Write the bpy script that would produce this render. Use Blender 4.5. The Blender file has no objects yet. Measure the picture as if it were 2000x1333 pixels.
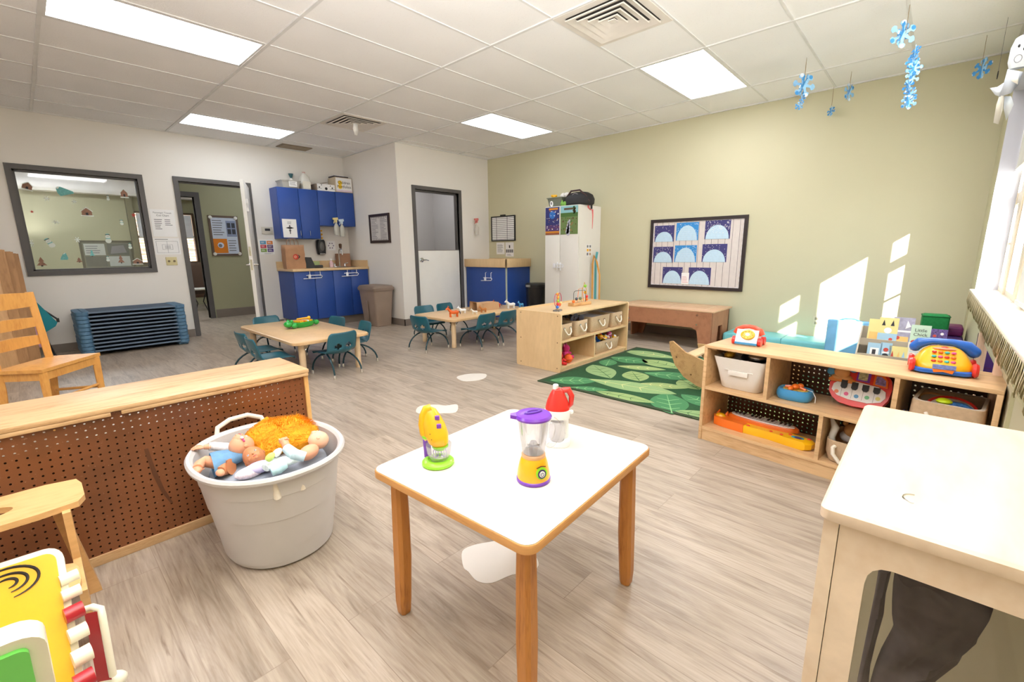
import bpy, bmesh, math, random
from math import sin, cos, pi, radians as R_, atan2, sqrt
from mathutils import Vector, Matrix, Euler
random.seed(7)
S = bpy.context.scene
COL = S.collection
CAM_H = 1.15; FPX = 874.79; YAW = .7488; PIT = .1990; ROL = -.0108
C_ = 2.738            # ceiling height
V = Vector
# ---------------------------------------------------------------- camera
fw = V((cos(YAW)*cos(PIT), sin(YAW)*cos(PIT), -sin(PIT)))
rt0 = V((sin(YAW), -cos(YAW), 0)); up0 = rt0.cross(fw)
rt = rt0*cos(ROL) + up0*sin(ROL); up = up0*cos(ROL) - rt0*sin(ROL)
cam = bpy.data.objects.new('camera', bpy.data.cameras.new('camera')); COL.objects.link(cam)
Mx = Matrix((rt, up, -fw)).transposed().to_4x4(); Mx.translation = V((0, 0, CAM_H)); cam.matrix_world = Mx
cam.data.sensor_fit = 'HORIZONTAL'; cam.data.sensor_width = 36; cam.data.lens = FPX/2000*36
cam.data.clip_start = .02; cam.data.clip_end = 200
S.camera = cam
def at(ax, v, px, py):
    "the real point on the plane axis=v that the photograph shows at a pixel"
    d = rt*((px-1000)/FPX) + up*((666.5-py)/FPX) + fw
    o = V((0, 0, CAM_H)); return o + d*((v-o[ax])/d[ax])
AX = lambda v, x, y: at(0, v, x, y)
AY = lambda v, x, y: at(1, v, x, y)
AZ = lambda v, x, y: at(2, v, x, y)
# ---------------------------------------------------------------- materials
def lin(c):
    c = [x/255 for x in c]
    return tuple((x/12.92 if x <= .04045 else ((x+.055)/1.055)**2.4) for x in c) + (1,)
class NT:
    def __init__(s, name):
        s.m = bpy.data.materials.new(name); s.m.use_nodes = True; s.t = s.m.node_tree
        s.t.nodes.clear(); s.o = s.n('ShaderNodeOutputMaterial'); s.b = s.n('ShaderNodeBsdfPrincipled')
        s.l(s.b.outputs[0], s.o.inputs[0])
    def n(s, t, **k):
        x = s.t.nodes.new(t)
        for a, b in k.items():
            if a.startswith('i_'): x.inputs[a[2:].replace('_', ' ')].default_value = b
            else: setattr(x, a, b)
        return x
    def l(s, a, b): s.t.links.new(a, b)
    def math(s, op, a, b=None, c=None):
        x = s.n('ShaderNodeMath', operation=op)
        for i, q in enumerate((a, b, c)):
            if q is None: continue
            if isinstance(q, (int, float)): x.inputs[i].default_value = q
            else: s.l(q, x.inputs[i])
        return x.outputs[0]
    def mix(s, f, a, b, mode='MIX'):
        x = s.n('ShaderNodeMix', data_type='RGBA', blend_type=mode)
        for i, q in ((0, f), (6, a), (7, b)):
            if isinstance(q, (int, float, tuple)): x.inputs[i].default_value = q
            else: s.l(q, x.inputs[i])
        return x.outputs[2]
    def ramp(s, f, stops):
        x = s.n('ShaderNodeValToRGB'); s.l(f, x.inputs[0]); e = x.color_ramp.elements
        while len(e) < len(stops): e.new(.5)
        for k, (p, c) in zip(e, stops): k.position = p; k.color = c if len(c) == 4 else lin(c)
        return x.outputs[0]
    def bump(s, h, st, d=.01):
        x = s.n('ShaderNodeBump'); x.inputs['Strength'].default_value = st; x.inputs['Distance'].default_value = d
        s.l(h, x.inputs['Height']); s.l(x.outputs[0], s.b.inputs['Normal'])
MATS = {}
def mat(name, rgb, rough=.5, metal=0, var=.06, scale=6, bump=0, bscale=200, emit=0, alpha=1, trans=0, coat=0, spec=.5, sub=0):
    if name in MATS: return MATS[name]
    q = NT(name); c = lin(rgb)
    co = q.n('ShaderNodeTexCoord').outputs['Object']
    no = q.n('ShaderNodeTexNoise'); no.inputs['Scale'].default_value = scale; no.inputs['Detail'].default_value = 4; q.l(co, no.inputs[0])
    lo = tuple(x*(1-var) for x in c[:3])+(1,); hi = tuple(min(1, x*(1+var)) for x in c[:3])+(1,)
    q.l(q.ramp(no.outputs[0], [(.3, lo), (.7, hi)]), q.b.inputs['Base Color'])
    q.b.inputs['Roughness'].default_value = rough; q.b.inputs['Metallic'].default_value = metal
    q.b.inputs['Specular IOR Level'].default_value = spec
    if coat: q.b.inputs['Coat Weight'].default_value = coat; q.b.inputs['Coat Roughness'].default_value = .15
    if sub: q.b.inputs['Subsurface Weight'].default_value = sub; q.b.inputs['Subsurface Radius'].default_value = (.02, .008, .005); q.b.inputs['Subsurface Scale'].default_value = .5
    if emit: q.b.inputs['Emission Color'].default_value = c; q.b.inputs['Emission Strength'].default_value = emit
    if alpha < 1: q.b.inputs['Alpha'].default_value = alpha
    if trans: q.b.inputs['Transmission Weight'].default_value = trans
    if bump:
        nb = q.n('ShaderNodeTexNoise'); nb.inputs['Scale'].default_value = bscale; q.l(co, nb.inputs[0]); q.bump(nb.outputs[0], bump, .002)
    MATS[name] = q.m; return q.m
def wood(name, base, dark, scale=(1, 14, 14), rough=.4, amt=1, ring=6, strips=0):
    if name in MATS: return MATS[name]
    q = NT(name); co = q.n('ShaderNodeTexCoord').outputs['Object']
    mp = q.n('ShaderNodeMapping'); mp.inputs['Scale'].default_value = scale; q.l(co, mp.inputs[0])
    n1 = q.n('ShaderNodeTexNoise'); n1.inputs['Scale'].default_value = 2.2; n1.inputs['Detail'].default_value = 6; n1.inputs['Distortion'].default_value = .6; q.l(mp.outputs[0], n1.inputs[0])
    n2 = q.n('ShaderNodeTexNoise'); n2.inputs['Scale'].default_value = ring*3; n2.inputs['Detail'].default_value = 3; q.l(mp.outputs[0], n2.inputs[0])
    f = q.math('ADD', q.math('MULTIPLY', n1.outputs[0], .65), q.math('MULTIPLY', n2.outputs[0], .35))
    d = lin(dark); b = lin(base)
    b2 = tuple(min(1, x*1.1) for x in b[:3])+(1,)
    dd = tuple(x*(1-amt)+y*amt for x, y in zip(b, d))
    col = q.ramp(f, [(.34, dd), (.5, b), (.68, b2)])
    if strips:
        vo = q.n('ShaderNodeTexBrick'); vo.offset = .43; q.l(co, vo.inputs[0])
        for k, v in (('Scale', 1.0), ('Mortar Size', 0.0), ('Brick Width', .28), ('Row Height', strips)): vo.inputs[k].default_value = v
        vo.inputs['Color1'].default_value = (1, 1, 1, 1); vo.inputs['Color2'].default_value = (.72, .66, .6, 1)
        col = q.mix(.8, col, vo.outputs[0], 'MULTIPLY')
    q.l(col, q.b.inputs['Base Color']); q.b.inputs['Roughness'].default_value = rough
    q.bump(f, .12, .002)
    MATS[name] = q.m; return q.m
def pegboard(name, rgb, pitch, rad, axes, zsee=-9):
    "hardboard with a grid of holes, see-through above zsee, painted dark below it"
    q = NT(name); co = q.n('ShaderNodeTexCoord').outputs['Object']
    sx = q.n('ShaderNodeSeparateXYZ'); q.l(co, sx.inputs[0])
    def cell(o): return q.math('SUBTRACT', q.math('FRACT', q.math('DIVIDE', q.math('ADD', o, 10.0), pitch)), .5)
    a, b = cell(sx.outputs[axes[0]]), cell(sx.outputs[axes[1]])
    d = q.math('SQRT', q.math('ADD', q.math('MULTIPLY', a, a), q.math('MULTIPLY', b, b)))
    hole = q.math('LESS_THAN', d, rad/pitch)
    no = q.n('ShaderNodeTexNoise'); no.inputs['Scale'].default_value = 3; no.inputs['Detail'].default_value = 5; q.l(co, no.inputs[0])
    ns = q.n('ShaderNodeTexNoise'); ns.inputs['Scale'].default_value = 120; q.l(co, ns.inputs[0])
    c = lin(rgb)
    col = q.ramp(no.outputs[0], [(.35, tuple(x*.72 for x in c[:3])+(1,)), (.5, c), (.75, tuple(min(1, x*1.15) for x in c[:3])+(1,))])
    col = q.mix(q.ramp(ns.outputs[0], [(.68, (0, 0, 0, 1)), (.76, (.35, .35, .35, 1))]), col, lin((190, 150, 120)))
    q.l(col, q.b.inputs['Base Color']); q.b.inputs['Roughness'].default_value = .33
    tr = q.n('ShaderNodeBsdfTransparent'); mx = q.n('ShaderNodeMixShader')
    df = q.n('ShaderNodeBsdfDiffuse'); df.inputs[0].default_value = (.012, .007, .005, 1); m0 = q.n('ShaderNodeMixShader'); q.l(q.math('GREATER_THAN', sx.outputs[2], zsee), m0.inputs[0]); q.l(df.outputs[0], m0.inputs[1]); q.l(tr.outputs[0], m0.inputs[2]); tr = m0  # holes below zsee are painted near-black for the shaded shelf interior
    q.l(hole, mx.inputs[0]); q.l(q.b.outputs[0], mx.inputs[1]); q.l(tr.outputs[0], mx.inputs[2]); q.l(mx.outputs[0], q.o.inputs[0])
    MATS[name] = q.m; return q.m
# ---------------------------------------------------------------- mesh builder
class MB:
    def __init__(s): s.v = []; s.f = []; s.m = []
    def add(s, vs, fs, m=0):
        b = len(s.v); s.v += [V(x) for x in vs]
        for f in fs: s.f.append([b+i for i in f]); s.m.append(m)
        return s
    def xf(s, M, start=0):
        for i in range(start, len(s.v)): s.v[i] = M @ s.v[i]
        return s
    def box(s, a, b, m=0, bev=0, seg=2, M=None):
        a = V(a); b = V(b); lo = V(map(min, a, b)); hi = V(map(max, a, b)); k = len(s.v)
        if bev <= 0:
            s.add([(x, y, z) for x in (lo.x, hi.x) for y in (lo.y, hi.y) for z in (lo.z, hi.z)],
                  [(0, 1, 3, 2), (4, 6, 7, 5), (0, 4, 5, 1), (2, 3, 7, 6), (0, 2, 6, 4), (1, 5, 7, 3)], m)
        else:
            bm = bmesh.new(); bmesh.ops.create_cube(bm, size=1)
            sz = hi-lo; ce = (hi+lo)/2
            for v in bm.verts: v.co = V((v.co.x*sz.x, v.co.y*sz.y, v.co.z*sz.z)) + ce
            bmesh.ops.bevel(bm, geom=bm.edges[:], offset=min(bev, min(sz)*.49), segments=seg, affect='EDGES', profile=.5)
            s.bm(bm, m)
        if M is not None: s.xf(M, k)
        return s
    def bm(s, bm, m=0):
        bm.verts.index_update(); s.add([v.co.copy() for v in bm.verts], [[v.index for v in f.verts] for f in bm.faces], m); bm.free()
    def loft(s, rings, m=0, cap=(1, 1), closed=True):
        k = len(s.v); n = len(rings[0]); vs = [p for r in rings for p in r]; fs = []
        for i in range(len(rings)-1):
            for j in range(n if closed else n-1):
                a, b = i*n+j, i*n+(j+1) % n
                fs.append((a, b, b+n, a+n))
        if cap[0]: fs.append(tuple(range(n-1, -1, -1)))
        if cap[1]: fs.append(tuple((len(rings)-1)*n+j for j in range(n)))
        s.add(vs, fs, m); return s
    def tube(s, pts, r, n=8, m=0, closed=False, cap=1, flat=1):
        pts = [V(p) for p in pts]; N = len(pts); rs = r if isinstance(r, (list, tuple)) else [r]*N
        rings = []; prev = None
        for i, p in enumerate(pts):
            if closed: t = pts[(i+1) % N]-pts[i-1]
            else: t = pts[min(i+1, N-1)]-pts[max(i-1, 0)]
            t.normalize()
            if prev is None:
                a = V((0, 0, 1)) if abs(t.z) < .9 else V((1, 0, 0)); u = t.cross(a).normalized()
            else:
                u = (prev-t*prev.dot(t)); u = u.normalized() if u.length > 1e-6 else t.orthogonal().normalized()
            prev = u; w = t.cross(u)
            rings.append([p+(u*cos(2*pi*j/n)+w*sin(2*pi*j/n)*flat)*rs[i] for j in range(n)])
        if closed: rings.append(rings[0])
        s.loft(rings, m, (0, 0) if closed else (cap, cap)); return s
    def cyl(s, a, b, r0, r1=None, n=20, m=0): return s.tube([a, b], [r0, r0 if r1 is None else r1], n, m)
    def lathe(s, prof, c=(0, 0, 0), n=24, m=0, sx=1, sy=1, M=None, cap=(1, 1)):
        k = len(s.v); c = V(c)
        s.loft([[c+V((r*cos(2*pi*j/n)*sx, r*sin(2*pi*j/n)*sy, z)) for j in range(n)] for r, z in prof], m, cap)
        if M is not None: s.xf(M, k)
        return s
    def ell(s, c, r, m=0, n=14, M=None):
        if isinstance(r, (int, float)): r = (r, r, r)
        k = len(s.v); h = n//2+1; c = V(c)
        rings = [[V((r[0]*sin(a)*cos(2*pi*j/n), r[1]*sin(a)*sin(2*pi*j/n), -r[2]*cos(a))) for j in range(n)] for a in [pi*(i+.001)/(h+.002) for i in range(h+1)]]
        s.loft(rings, m, (1, 1))
        if M is not None: s.xf(M.to_3x3().to_4x4(), k)
        for i in range(k, len(s.v)): s.v[i] += c
        return s
    def prism(s, pts, o=(0, 0, 0), u=(1, 0, 0), v=(0, 1, 0), d=.01, m=0, mside=None):
        o, u, v = V(o), V(u), V(v); w = u.cross(v).normalized()*d; n = len(pts)
        a = [o+u*x+v*y for x, y in pts]; ms = m if mside is None else mside
        s.add(a+[p+w for p in a], [], m); b = len(s.v)-2*n
        s.f.append([b+i for i in range(n-1, -1, -1)]); s.m.append(m)
        s.f.append([b+n+i for i in range(n)]); s.m.append(m)
        for i in range(n): s.f.append([b+i, b+(i+1) % n, b+n+(i+1) % n, b+n+i]); s.m.append(ms)
        return s
    def frame(s, outer, inner, o, u, v, d, m=0):
        "flat ring between two outlines with the same point count, extruded"
        o, u, v = V(o), V(u), V(v); w = u.cross(v).normalized()*d; n = len(outer)
        A = [o+u*x+v*y for x, y in outer]; B = [o+u*x+v*y for x, y in inner]
        vs = A+B+[p+w for p in A]+[p+w for p in B]; fs = []
        for i in range(n):
            j = (i+1) % n
            fs += [(i, n+i, n+j, j), (2*n+i, 2*n+j, 3*n+j, 3*n+i), (i, j, 2*n+j, 2*n+i), (n+i, 3*n+i, 3*n+j, n+j)]
        s.add(vs, fs, m); return s
    def obj(s, name, mats, parent=None, ang=38, mod=None):
        me = bpy.data.meshes.new(name); me.from_pydata([tuple(x) for x in s.v], [], s.f); 
        if not isinstance(mats, (list, tuple)): mats = [mats]
        for q in mats: me.materials.append(q)
        if len(mats) > 1: me.polygons.foreach_set('material_index', s.m)
        bm = bmesh.new(); bm.from_mesh(me); bmesh.ops.recalc_face_normals(bm, faces=bm.faces[:]); bm.to_mesh(me); bm.free()
        me.polygons.foreach_set('use_smooth', [True]*len(me.polygons)); me.set_sharp_from_angle(angle=R_(ang)); me.update()
        o = bpy.data.objects.new(name, me); COL.objects.link(o)
        if parent: o.parent = parent
        return o
def sel(a, b, p=2.0, n=28, ph=0):
    out = []
    for i in range(n):
        t = 2*pi*i/n+ph; c, q = cos(t), sin(t)
        out.append((a*math.copysign(abs(c)**(2/p), c), b*math.copysign(abs(q)**(2/p), q)))
    return out
def ring(cx, cy, z, a, b, p=2.0, n=28, rot=0):
    return [V((cx+x*cos(rot)-y*sin(rot), cy+x*sin(rot)+y*cos(rot), z)) for x, y in sel(a, b, p, n)]
def rrect(x0, y0, x1, y1, r, k=4):
    out = []
    for cx, cy, a0 in ((x1-r, y1-r, 0), (x0+r, y1-r, 90), (x0+r, y0+r, 180), (x1-r, y0+r, 270)):
        for i in range(k+1): a = R_(a0+90*i/k); out.append((cx+r*cos(a), cy+r*sin(a)))
    return out
def arc(c, r, a0, a1, n=10, pl='xz'):
    out = []
    for i in range(n+1):
        a = R_(a0+(a1-a0)*i/n); p = [c[0], c[1], c[2]]
        ix = {'xz': (0, 2), 'yz': (1, 2), 'xy': (0, 1)}[pl]; p[ix[0]] += r*cos(a); p[ix[1]] += r*sin(a); out.append(tuple(p))
    return out
# ---------------------------------------------------------------- things
def thing(name, label, cat, loc=(0, 0, 0), rot=0, group=None):
    o = bpy.data.objects.new(name, None); COL.objects.link(o); o.empty_display_size = .1
    o.location = loc; o.rotation_euler = (0, 0, rot) if not isinstance(rot, (tuple, Euler)) else rot
    return tag(o, label, cat, group)
def tag(o, label, cat, group=None, kind=None):
    if label: o['label'] = label
    if cat: o['category'] = cat
    if group: o['group'] = group
    if kind: o['kind'] = kind
    return o
def place(o, loc, rot=0):
    o.location = loc; o.rotation_euler = (0, 0, rot) if isinstance(rot, (int, float)) else rot; return o
def dup(o, loc=None, rot=None, label=None, group=None):
    def cp(a, par):
        c = a.copy(); COL.objects.link(c); c.parent = par
        for ch in a.children: cp(ch, c)
        return c
    c = cp(o, None)
    if loc is not None: c.location = loc
    if rot is not None: c.rotation_euler = (0, 0, rot) if isinstance(rot, (int, float)) else rot
    if label: c['label'] = label
    if group: c['group'] = group
    return c
def struct(mb, name, mats, parent=None, **k):
    o = mb.obj(name, mats, parent, **k)
    if parent is None: o['kind'] = 'structure'
    return o
_tc = {}
def text(mb, body, o, u, v, size, m=0, d=.0006, align='CENTER'):
    "lettering as thin raised shapes on the frame (o, u, v)"
    key = (body, align)
    if key not in _tc:
        cu = bpy.data.curves.new('lettering', 'FONT'); cu.body = body; cu.size = 1; cu.extrude = .01; cu.align_x = align; cu.align_y = 'CENTER'; cu.resolution_u = 2
        ob = bpy.data.objects.new('lettering', cu); COL.objects.link(ob); bpy.context.view_layer.update()
        me = bpy.data.meshes.new_from_object(ob.evaluated_get(bpy.context.evaluated_depsgraph_get()))
        _tc[key] = ([v_.co.copy() for v_ in me.vertices], [list(p.vertices) for p in me.polygons])
        bpy.data.objects.remove(ob); bpy.data.meshes.remove(me); bpy.data.curves.remove(cu)
    vs, fs = _tc[key]; o, u, v = V(o), V(u).normalized(), V(v).normalized(); w = u.cross(v)
    mb.add([o+u*p.x*size+v*p.y*size+w*(d*(p.z/.01+1)/2) for p in vs], fs, m); return mb
class Sheet:
    "drawing on a flat board: origin at its lower left, u right, v up; later layers stand a hair further out"
    def __init__(s, o, u, v, w, h, th=.002):
        s.o, s.u, s.v = V(o), V(u).normalized(), V(v).normalized(); s.w, s.h = w, h; s.n = s.u.cross(s.v); s.mb = MB(); s.th = th
        s.mb.prism([(0, 0), (w, 0), (w, h), (0, h)], s.o, s.u, s.v, th, 0)
    def at(s, x, y, k=0): return s.o+s.u*(x*s.w)+s.v*(y*s.h)+s.n*(s.th+.0007*k)
    def poly(s, pts, m, k=0): s.mb.prism([(x*s.w, y*s.h) for x, y in pts], s.o+s.n*(s.th+.0007*k), s.u, s.v, .0006, m); return s
    def rect(s, x0, y0, x1, y1, m, k=0): return s.poly([(x0, y0), (x1, y0), (x1, y1), (x0, y1)], m, k)
    def disc(s, x, y, r, m, k=0, n=16, a0=0, a1=360):
        full = a1-a0 >= 360
        return s.poly([(x+r/s.w*cos(R_(a0+(a1-a0)*i/n)), y+r/s.h*sin(R_(a0+(a1-a0)*i/n))) for i in range(n if full else n+1)], m, k)
    def lines(s, x0, x1, y0, y1, n, m, k=0, th=.35, rag=.35):
        dy = (y1-y0)/n
        for i in range(n):
            y = y1-dy*(i+.5); s.rect(x0, y-dy*th/2, x1-(x1-x0)*rag*random.random(), y+dy*th/2, m, k)
        return s
    def text(s, body, x, y, size, m, k=1, align='CENTER'): text(s.mb, body, s.at(x, y, k), s.u, s.v, size, m, align=align); return s
UX, UY, UZ = V((1, 0, 0)), V((0, 1, 0)), V((0, 0, 1))
# palette
white = mat('white_paint', (236, 232, 225), .45, var=.02)
paper = mat('white_paper', (240, 238, 236), .8, var=.02)
ink = mat('dark_ink', (45, 42, 45), .7)
greyink = mat('grey_ink', (120, 118, 122), .7)
black = mat('black_plastic', (28, 27, 28), .4)
chrome = mat('chrome_metal', (205, 205, 205), .15, 1)
maple = wood('maple_laminate', (222, 190, 144), (208, 172, 124), (3, 3, 1), .35, .5, 4)
birch = wood('birch_plywood', (228, 206, 180), (214, 184, 150), (1.2, 5, 5), .36, .5, 3)
oak = wood('oak_board', (212, 166, 110), (172, 118, 66), (2, 16, 16), .35, .8, 5)
shelfwood = wood('butcher_block_maple', (220, 182, 136), (190, 144, 98), (1.4, 14, 14), .35, .7, 5, strips=0)
legwood = wood('honey_oak', (196, 130, 62), (158, 92, 36), (16, 16, 1.6), .38, .8, 5)
chairwood = wood('orange_pine', (216, 158, 84), (192, 126, 58), (9, 9, 2), .35, .7, 4)
cream = mat('cream_plastic', (238, 232, 212), .35, coat=.2)
yellow = mat('yellow_plastic', (244, 182, 22), .3, coat=.3, var=.03)
red = mat('red_plastic', (228, 52, 44), .3, coat=.3, var=.03)
orange = mat('orange_plastic', (246, 120, 34), .3, coat=.3, var=.03)
blue = mat('blue_plastic', (28, 100, 196), .3, coat=.3, var=.03)
skyb = mat('light_blue_plastic', (62, 150, 208), .3, coat=.3, var=.03)
green = mat('green_plastic', (44, 168, 62), .3, coat=.3, var=.03)
lime = mat('lime_plastic', (150, 222, 40), .3, coat=.3, var=.03)
purple = mat('purple_plastic', (122, 56, 190), .3, coat=.3, var=.03)
pink = mat('pink_plastic', (232, 86, 150), .35, coat=.2, var=.03)
whitep = mat('white_plastic', (240, 240, 240), .3, coat=.3, var=.02)
greyp = mat('dark_grey_paint', (88, 84, 82), .5, var=.04)
rope = mat('cotton_rope', (236, 226, 210), .9, bump=.5, bscale=300)
linen = mat('tan_linen', (198, 170, 138), .95, bump=.6, bscale=500, var=.08, scale=60)
navyblue = mat('royal_blue_laminate', (38, 74, 152), .42, var=.04)
skin = mat('doll_skin', (232, 168, 132), .5, var=.05, sub=.1)
def glassy(name, tint=(1, 1, 1, 1), mixf=.12, rough=.03):
    if name in MATS: return MATS[name]
    q = NT(name); tr = q.n('ShaderNodeBsdfTransparent'); tr.inputs[0].default_value = tint
    gl = q.n('ShaderNodeBsdfGlossy'); gl.inputs['Roughness'].default_value = rough
    lw = q.n('ShaderNodeLayerWeight'); lw.inputs[0].default_value = .35
    no = q.n('ShaderNodeTexNoise'); no.inputs['Scale'].default_value = 3
    f = q.math('ADD', q.math('MULTIPLY', lw.outputs['Fresnel'], .4), q.math('MULTIPLY', no.outputs[0], mixf))
    mx = q.n('ShaderNodeMixShader'); q.l(f, mx.inputs[0]); q.l(tr.outputs[0], mx.inputs[1]); q.l(gl.outputs[0], mx.inputs[2]); q.l(mx.outputs[0], q.o.inputs[0])
    MATS[name] = q.m; return q.m
clear = glassy('clear_plastic', (.965, .965, .975, 1), .10, .04)
pane = glassy('window_glass', (.97, .98, .98, 1), .06)
LWARM, LCOOL, WORLD, SUN, EXPO, FLASH = 13.0, 6.5, 9.0, 34.0, 0.42, 560.0
# ================================================================ THE ROOM
w_white = mat('warm_white_wall_paint', (233, 227, 219), .6, var=.015, scale=1.2, bump=.12, bscale=180)
w_green = mat('sage_green_wall_paint', (203, 197, 165), .6, var=.02, scale=1.2, bump=.12, bscale=180)
w_olive = mat('olive_hall_wall_paint', (166, 162, 130), .6, var=.02, scale=1.2)
w_grey = mat('grey_bathroom_wall_paint', (196, 192, 188), .6, var=.02, scale=1.2)
basec = mat('grey_brown_vinyl_base', (128, 116, 106), .5)
XG, YB, YW, XB, YBW = 5.87, 7.6, -.285, 3.98, 6.0
XL = -2.2
def floor_mat():
    q = NT('grey_wood_plank_vinyl'); co = q.n('ShaderNodeTexCoord').outputs['Object']
    sp = q.n('ShaderNodeSeparateXYZ'); q.l(co, sp.inputs[0])
    cb = q.n('ShaderNodeCombineXYZ'); q.l(sp.outputs[1], cb.inputs[0]); q.l(sp.outputs[0], cb.inputs[1])
    br = q.n('ShaderNodeTexBrick'); br.offset = .37; br.offset_frequency = 2
    for k, v in (('Scale', 1.0), ('Mortar Size', .0012), ('Mortar Smooth', .2), ('Bias', 0.0), ('Brick Width', 1.22), ('Row Height', .178)): br.inputs[k].default_value = v
    br.inputs['Color1'].default_value = (0, 0, 0, 1); br.inputs['Color2'].default_value = (1, 1, 1, 1); br.inputs['Mortar'].default_value = (.5, .5, .5, 1)
    q.l(cb.outputs[0], br.inputs[0])
    rnd = br.outputs[0]
    # each plank slides the grain by its own amount
    sh = q.n('ShaderNodeVectorMath', operation='MULTIPLY_ADD'); q.l(rnd, sh.inputs[0]); sh.inputs[1].default_value = (9, 5, 3); 
    mp = q.n('ShaderNodeMapping'); mp.inputs['Scale'].default_value = (9, 1.1, 1); q.l(co, mp.inputs[0]); q.l(mp.outputs[0], sh.inputs[2])
    n1 = q.n('ShaderNodeTexNoise'); q.l(sh.outputs[0], n1.inputs[0]); n1.inputs['Scale'].default_value = 1.6; n1.inputs['Detail'].default_value = 8; n1.inputs['Roughness'].default_value = .62; n1.inputs['Distortion'].default_value = 1.2
    mp2 = q.n('ShaderNodeMapping'); mp2.inputs['Scale'].default_value = (70, 3.5, 1); q.l(co, mp2.inputs[0])
    n2 = q.n('ShaderNodeTexNoise'); q.l(mp2.outputs[0], n2.inputs[0]); n2.inputs['Scale'].default_value = 2; n2.inputs['Detail'].default_value = 4
    mp3 = q.n('ShaderNodeMapping'); mp3.inputs['Scale'].default_value = (5, 1.6, 1); q.l(sh.outputs[0], mp3.inputs[0])
    n3 = q.n('ShaderNodeTexNoise'); q.l(mp3.outputs[0], n3.inputs[0]); n3.inputs['Scale'].default_value = .9; n3.inputs['Detail'].default_value = 6; n3.inputs['Distortion'].default_value = 2.5
    base = q.ramp(n1.outputs[0], [(.25, (108, 92, 76)), (.42, (158, 141, 124)), (.55, (182, 166, 148)), (.8, (198, 184, 168))])
    base = q.mix(.35, base, q.ramp(n2.outputs[0], [(.3, (146, 128, 110)), (.7, (202, 190, 174))]))
    base = q.mix(q.ramp(n3.outputs[0], [(.60, (0, 0, 0, 1)), (.76, (.7, .7, .7, 1))]), base, lin((112, 90, 72)))
    tone = q.mix(rnd, (.88, .88, .88, 1), (1.06, 1.06, 1.06, 1))
    base = q.mix(1.0, base, tone, 'MULTIPLY')
    base = q.mix(q.math('MULTIPLY', br.outputs['Fac'], .55), base, lin((118, 98, 82)))
    q.l(base, q.b.inputs['Base Color']); q.b.inputs['Roughness'].default_value = .36
    q.bump(q.math('SUBTRACT', n2.outputs[0], q.math('MULTIPLY', br.outputs['Fac'], .8)), .12, .002)
    return q.m
struct(MB().box((XL, YW-.16, -.05), (XG+.1, 13, 0)), 'floor', floor_mat())
def ceil_mat():
    q = NT('mineral_ceiling_tile'); co = q.n('ShaderNodeTexCoord').outputs['Object']
    n = q.n('ShaderNodeTexNoise'); n.inputs['Scale'].default_value = 90; n.inputs['Detail'].default_value = 3; q.l(co, n.inputs[0])
    vo = q.n('ShaderNodeTexVoronoi'); vo.inputs['Scale'].default_value = 55; q.l(co, vo.inputs[0])
    dots = q.math('LESS_THAN', vo.outputs[0], .12)
    n3 = q.n('ShaderNodeTexNoise'); n3.inputs['Scale'].default_value = 1.5; q.l(co, n3.inputs[0])
    col = q.ramp(n3.outputs[0], [(.3, (238, 236, 234)), (.7, (244, 242, 240))])
    col = q.mix(q.math('MULTIPLY', dots, .35), col, lin((200, 190, 180)))
    q.l(col, q.b.inputs['Base Color']); q.b.inputs['Roughness'].default_value = .85; q.bump(n.outputs[0], .35, .004)
    return q.m
GX = lambda i: .3344+1.2192*i
GY = lambda j: 4.603+.6096*j
struct(MB().box((XL, YW-.16, C_), (XG+.1, 13, C_+.05)), 'ceiling', ceil_mat())
g = MB(); gridm = mat('ceiling_grid_paint', (222, 220, 217), .5)
for i in range(-2, 5): g.box((GX(i)-.012, YW, C_-.009), (GX(i)+.012, YB, C_))
for j in range(-8, 5): g.box((XL, GY(j)-.009, C_-.006), (XG, GY(j)+.009, C_))
g.box((XL, YB-.02, C_-.012), (XB, YB, C_)); g.box((XG-.02, YW, C_-.012), (XG, YBW, C_)); g.box((XB, YBW-.02, C_-.012), (XG, YBW, C_)); g.box((XB-.02, YBW, C_-.012), (XB, YB, C_))
struct(g, 'trim_1', gridm)
# back wall, with its window and its doorway
WX0, WX1, WZ0, WZ1 = .085, 1.17, .975, 2.10
DX0, DX1, DZ = 1.60, 2.44, 2.12
g = MB()
for a, b, c, d in ((XL, WX0, 0, C_), (WX0, WX1, 0, WZ0), (WX0, WX1, WZ1, C_), (WX1, DX0, 0, C_), (DX0, DX1, DZ, C_), (DX1, XB+.1, 0, C_)):
    g.box((a, YB, c), (b, YB+.12, d))
struct(g, 'wall_back', w_white)
# bump-out with the half-height door
BX0, BX1, BZ = 4.285, 5.165, 2.10
g = MB(); g.box((XB, YBW, 0), (XB+.1, YB, C_))
for a, b, c, d in ((XB+.1, BX0, 0, C_), (BX0, BX1, BZ, C_), (BX1, XG, 0, C_)): g.box((a, YBW, c), (b, YBW+.1, d))
struct(g, 'wall_bumpout', w_white)
g = MB().box((XB+.1, YB-.02, 0), (XG, YB, C_)).box((XB+.1, YBW+.1, 0), (XB+.12, YB-.02, C_)).box((XG-.02, YBW+.1, 0), (XG, YB-.02, C_))
struct(g, 'wall_bathroom', w_grey)
struct(MB().box((XG, YW-.16, 0), (XG+.1, YB+.12, C_)), 'wall_right', w_green)
struct(MB().box((XL-.1, YW-.16, 0), (XL, 13, C_)), 'wall_left', w_white)
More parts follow.
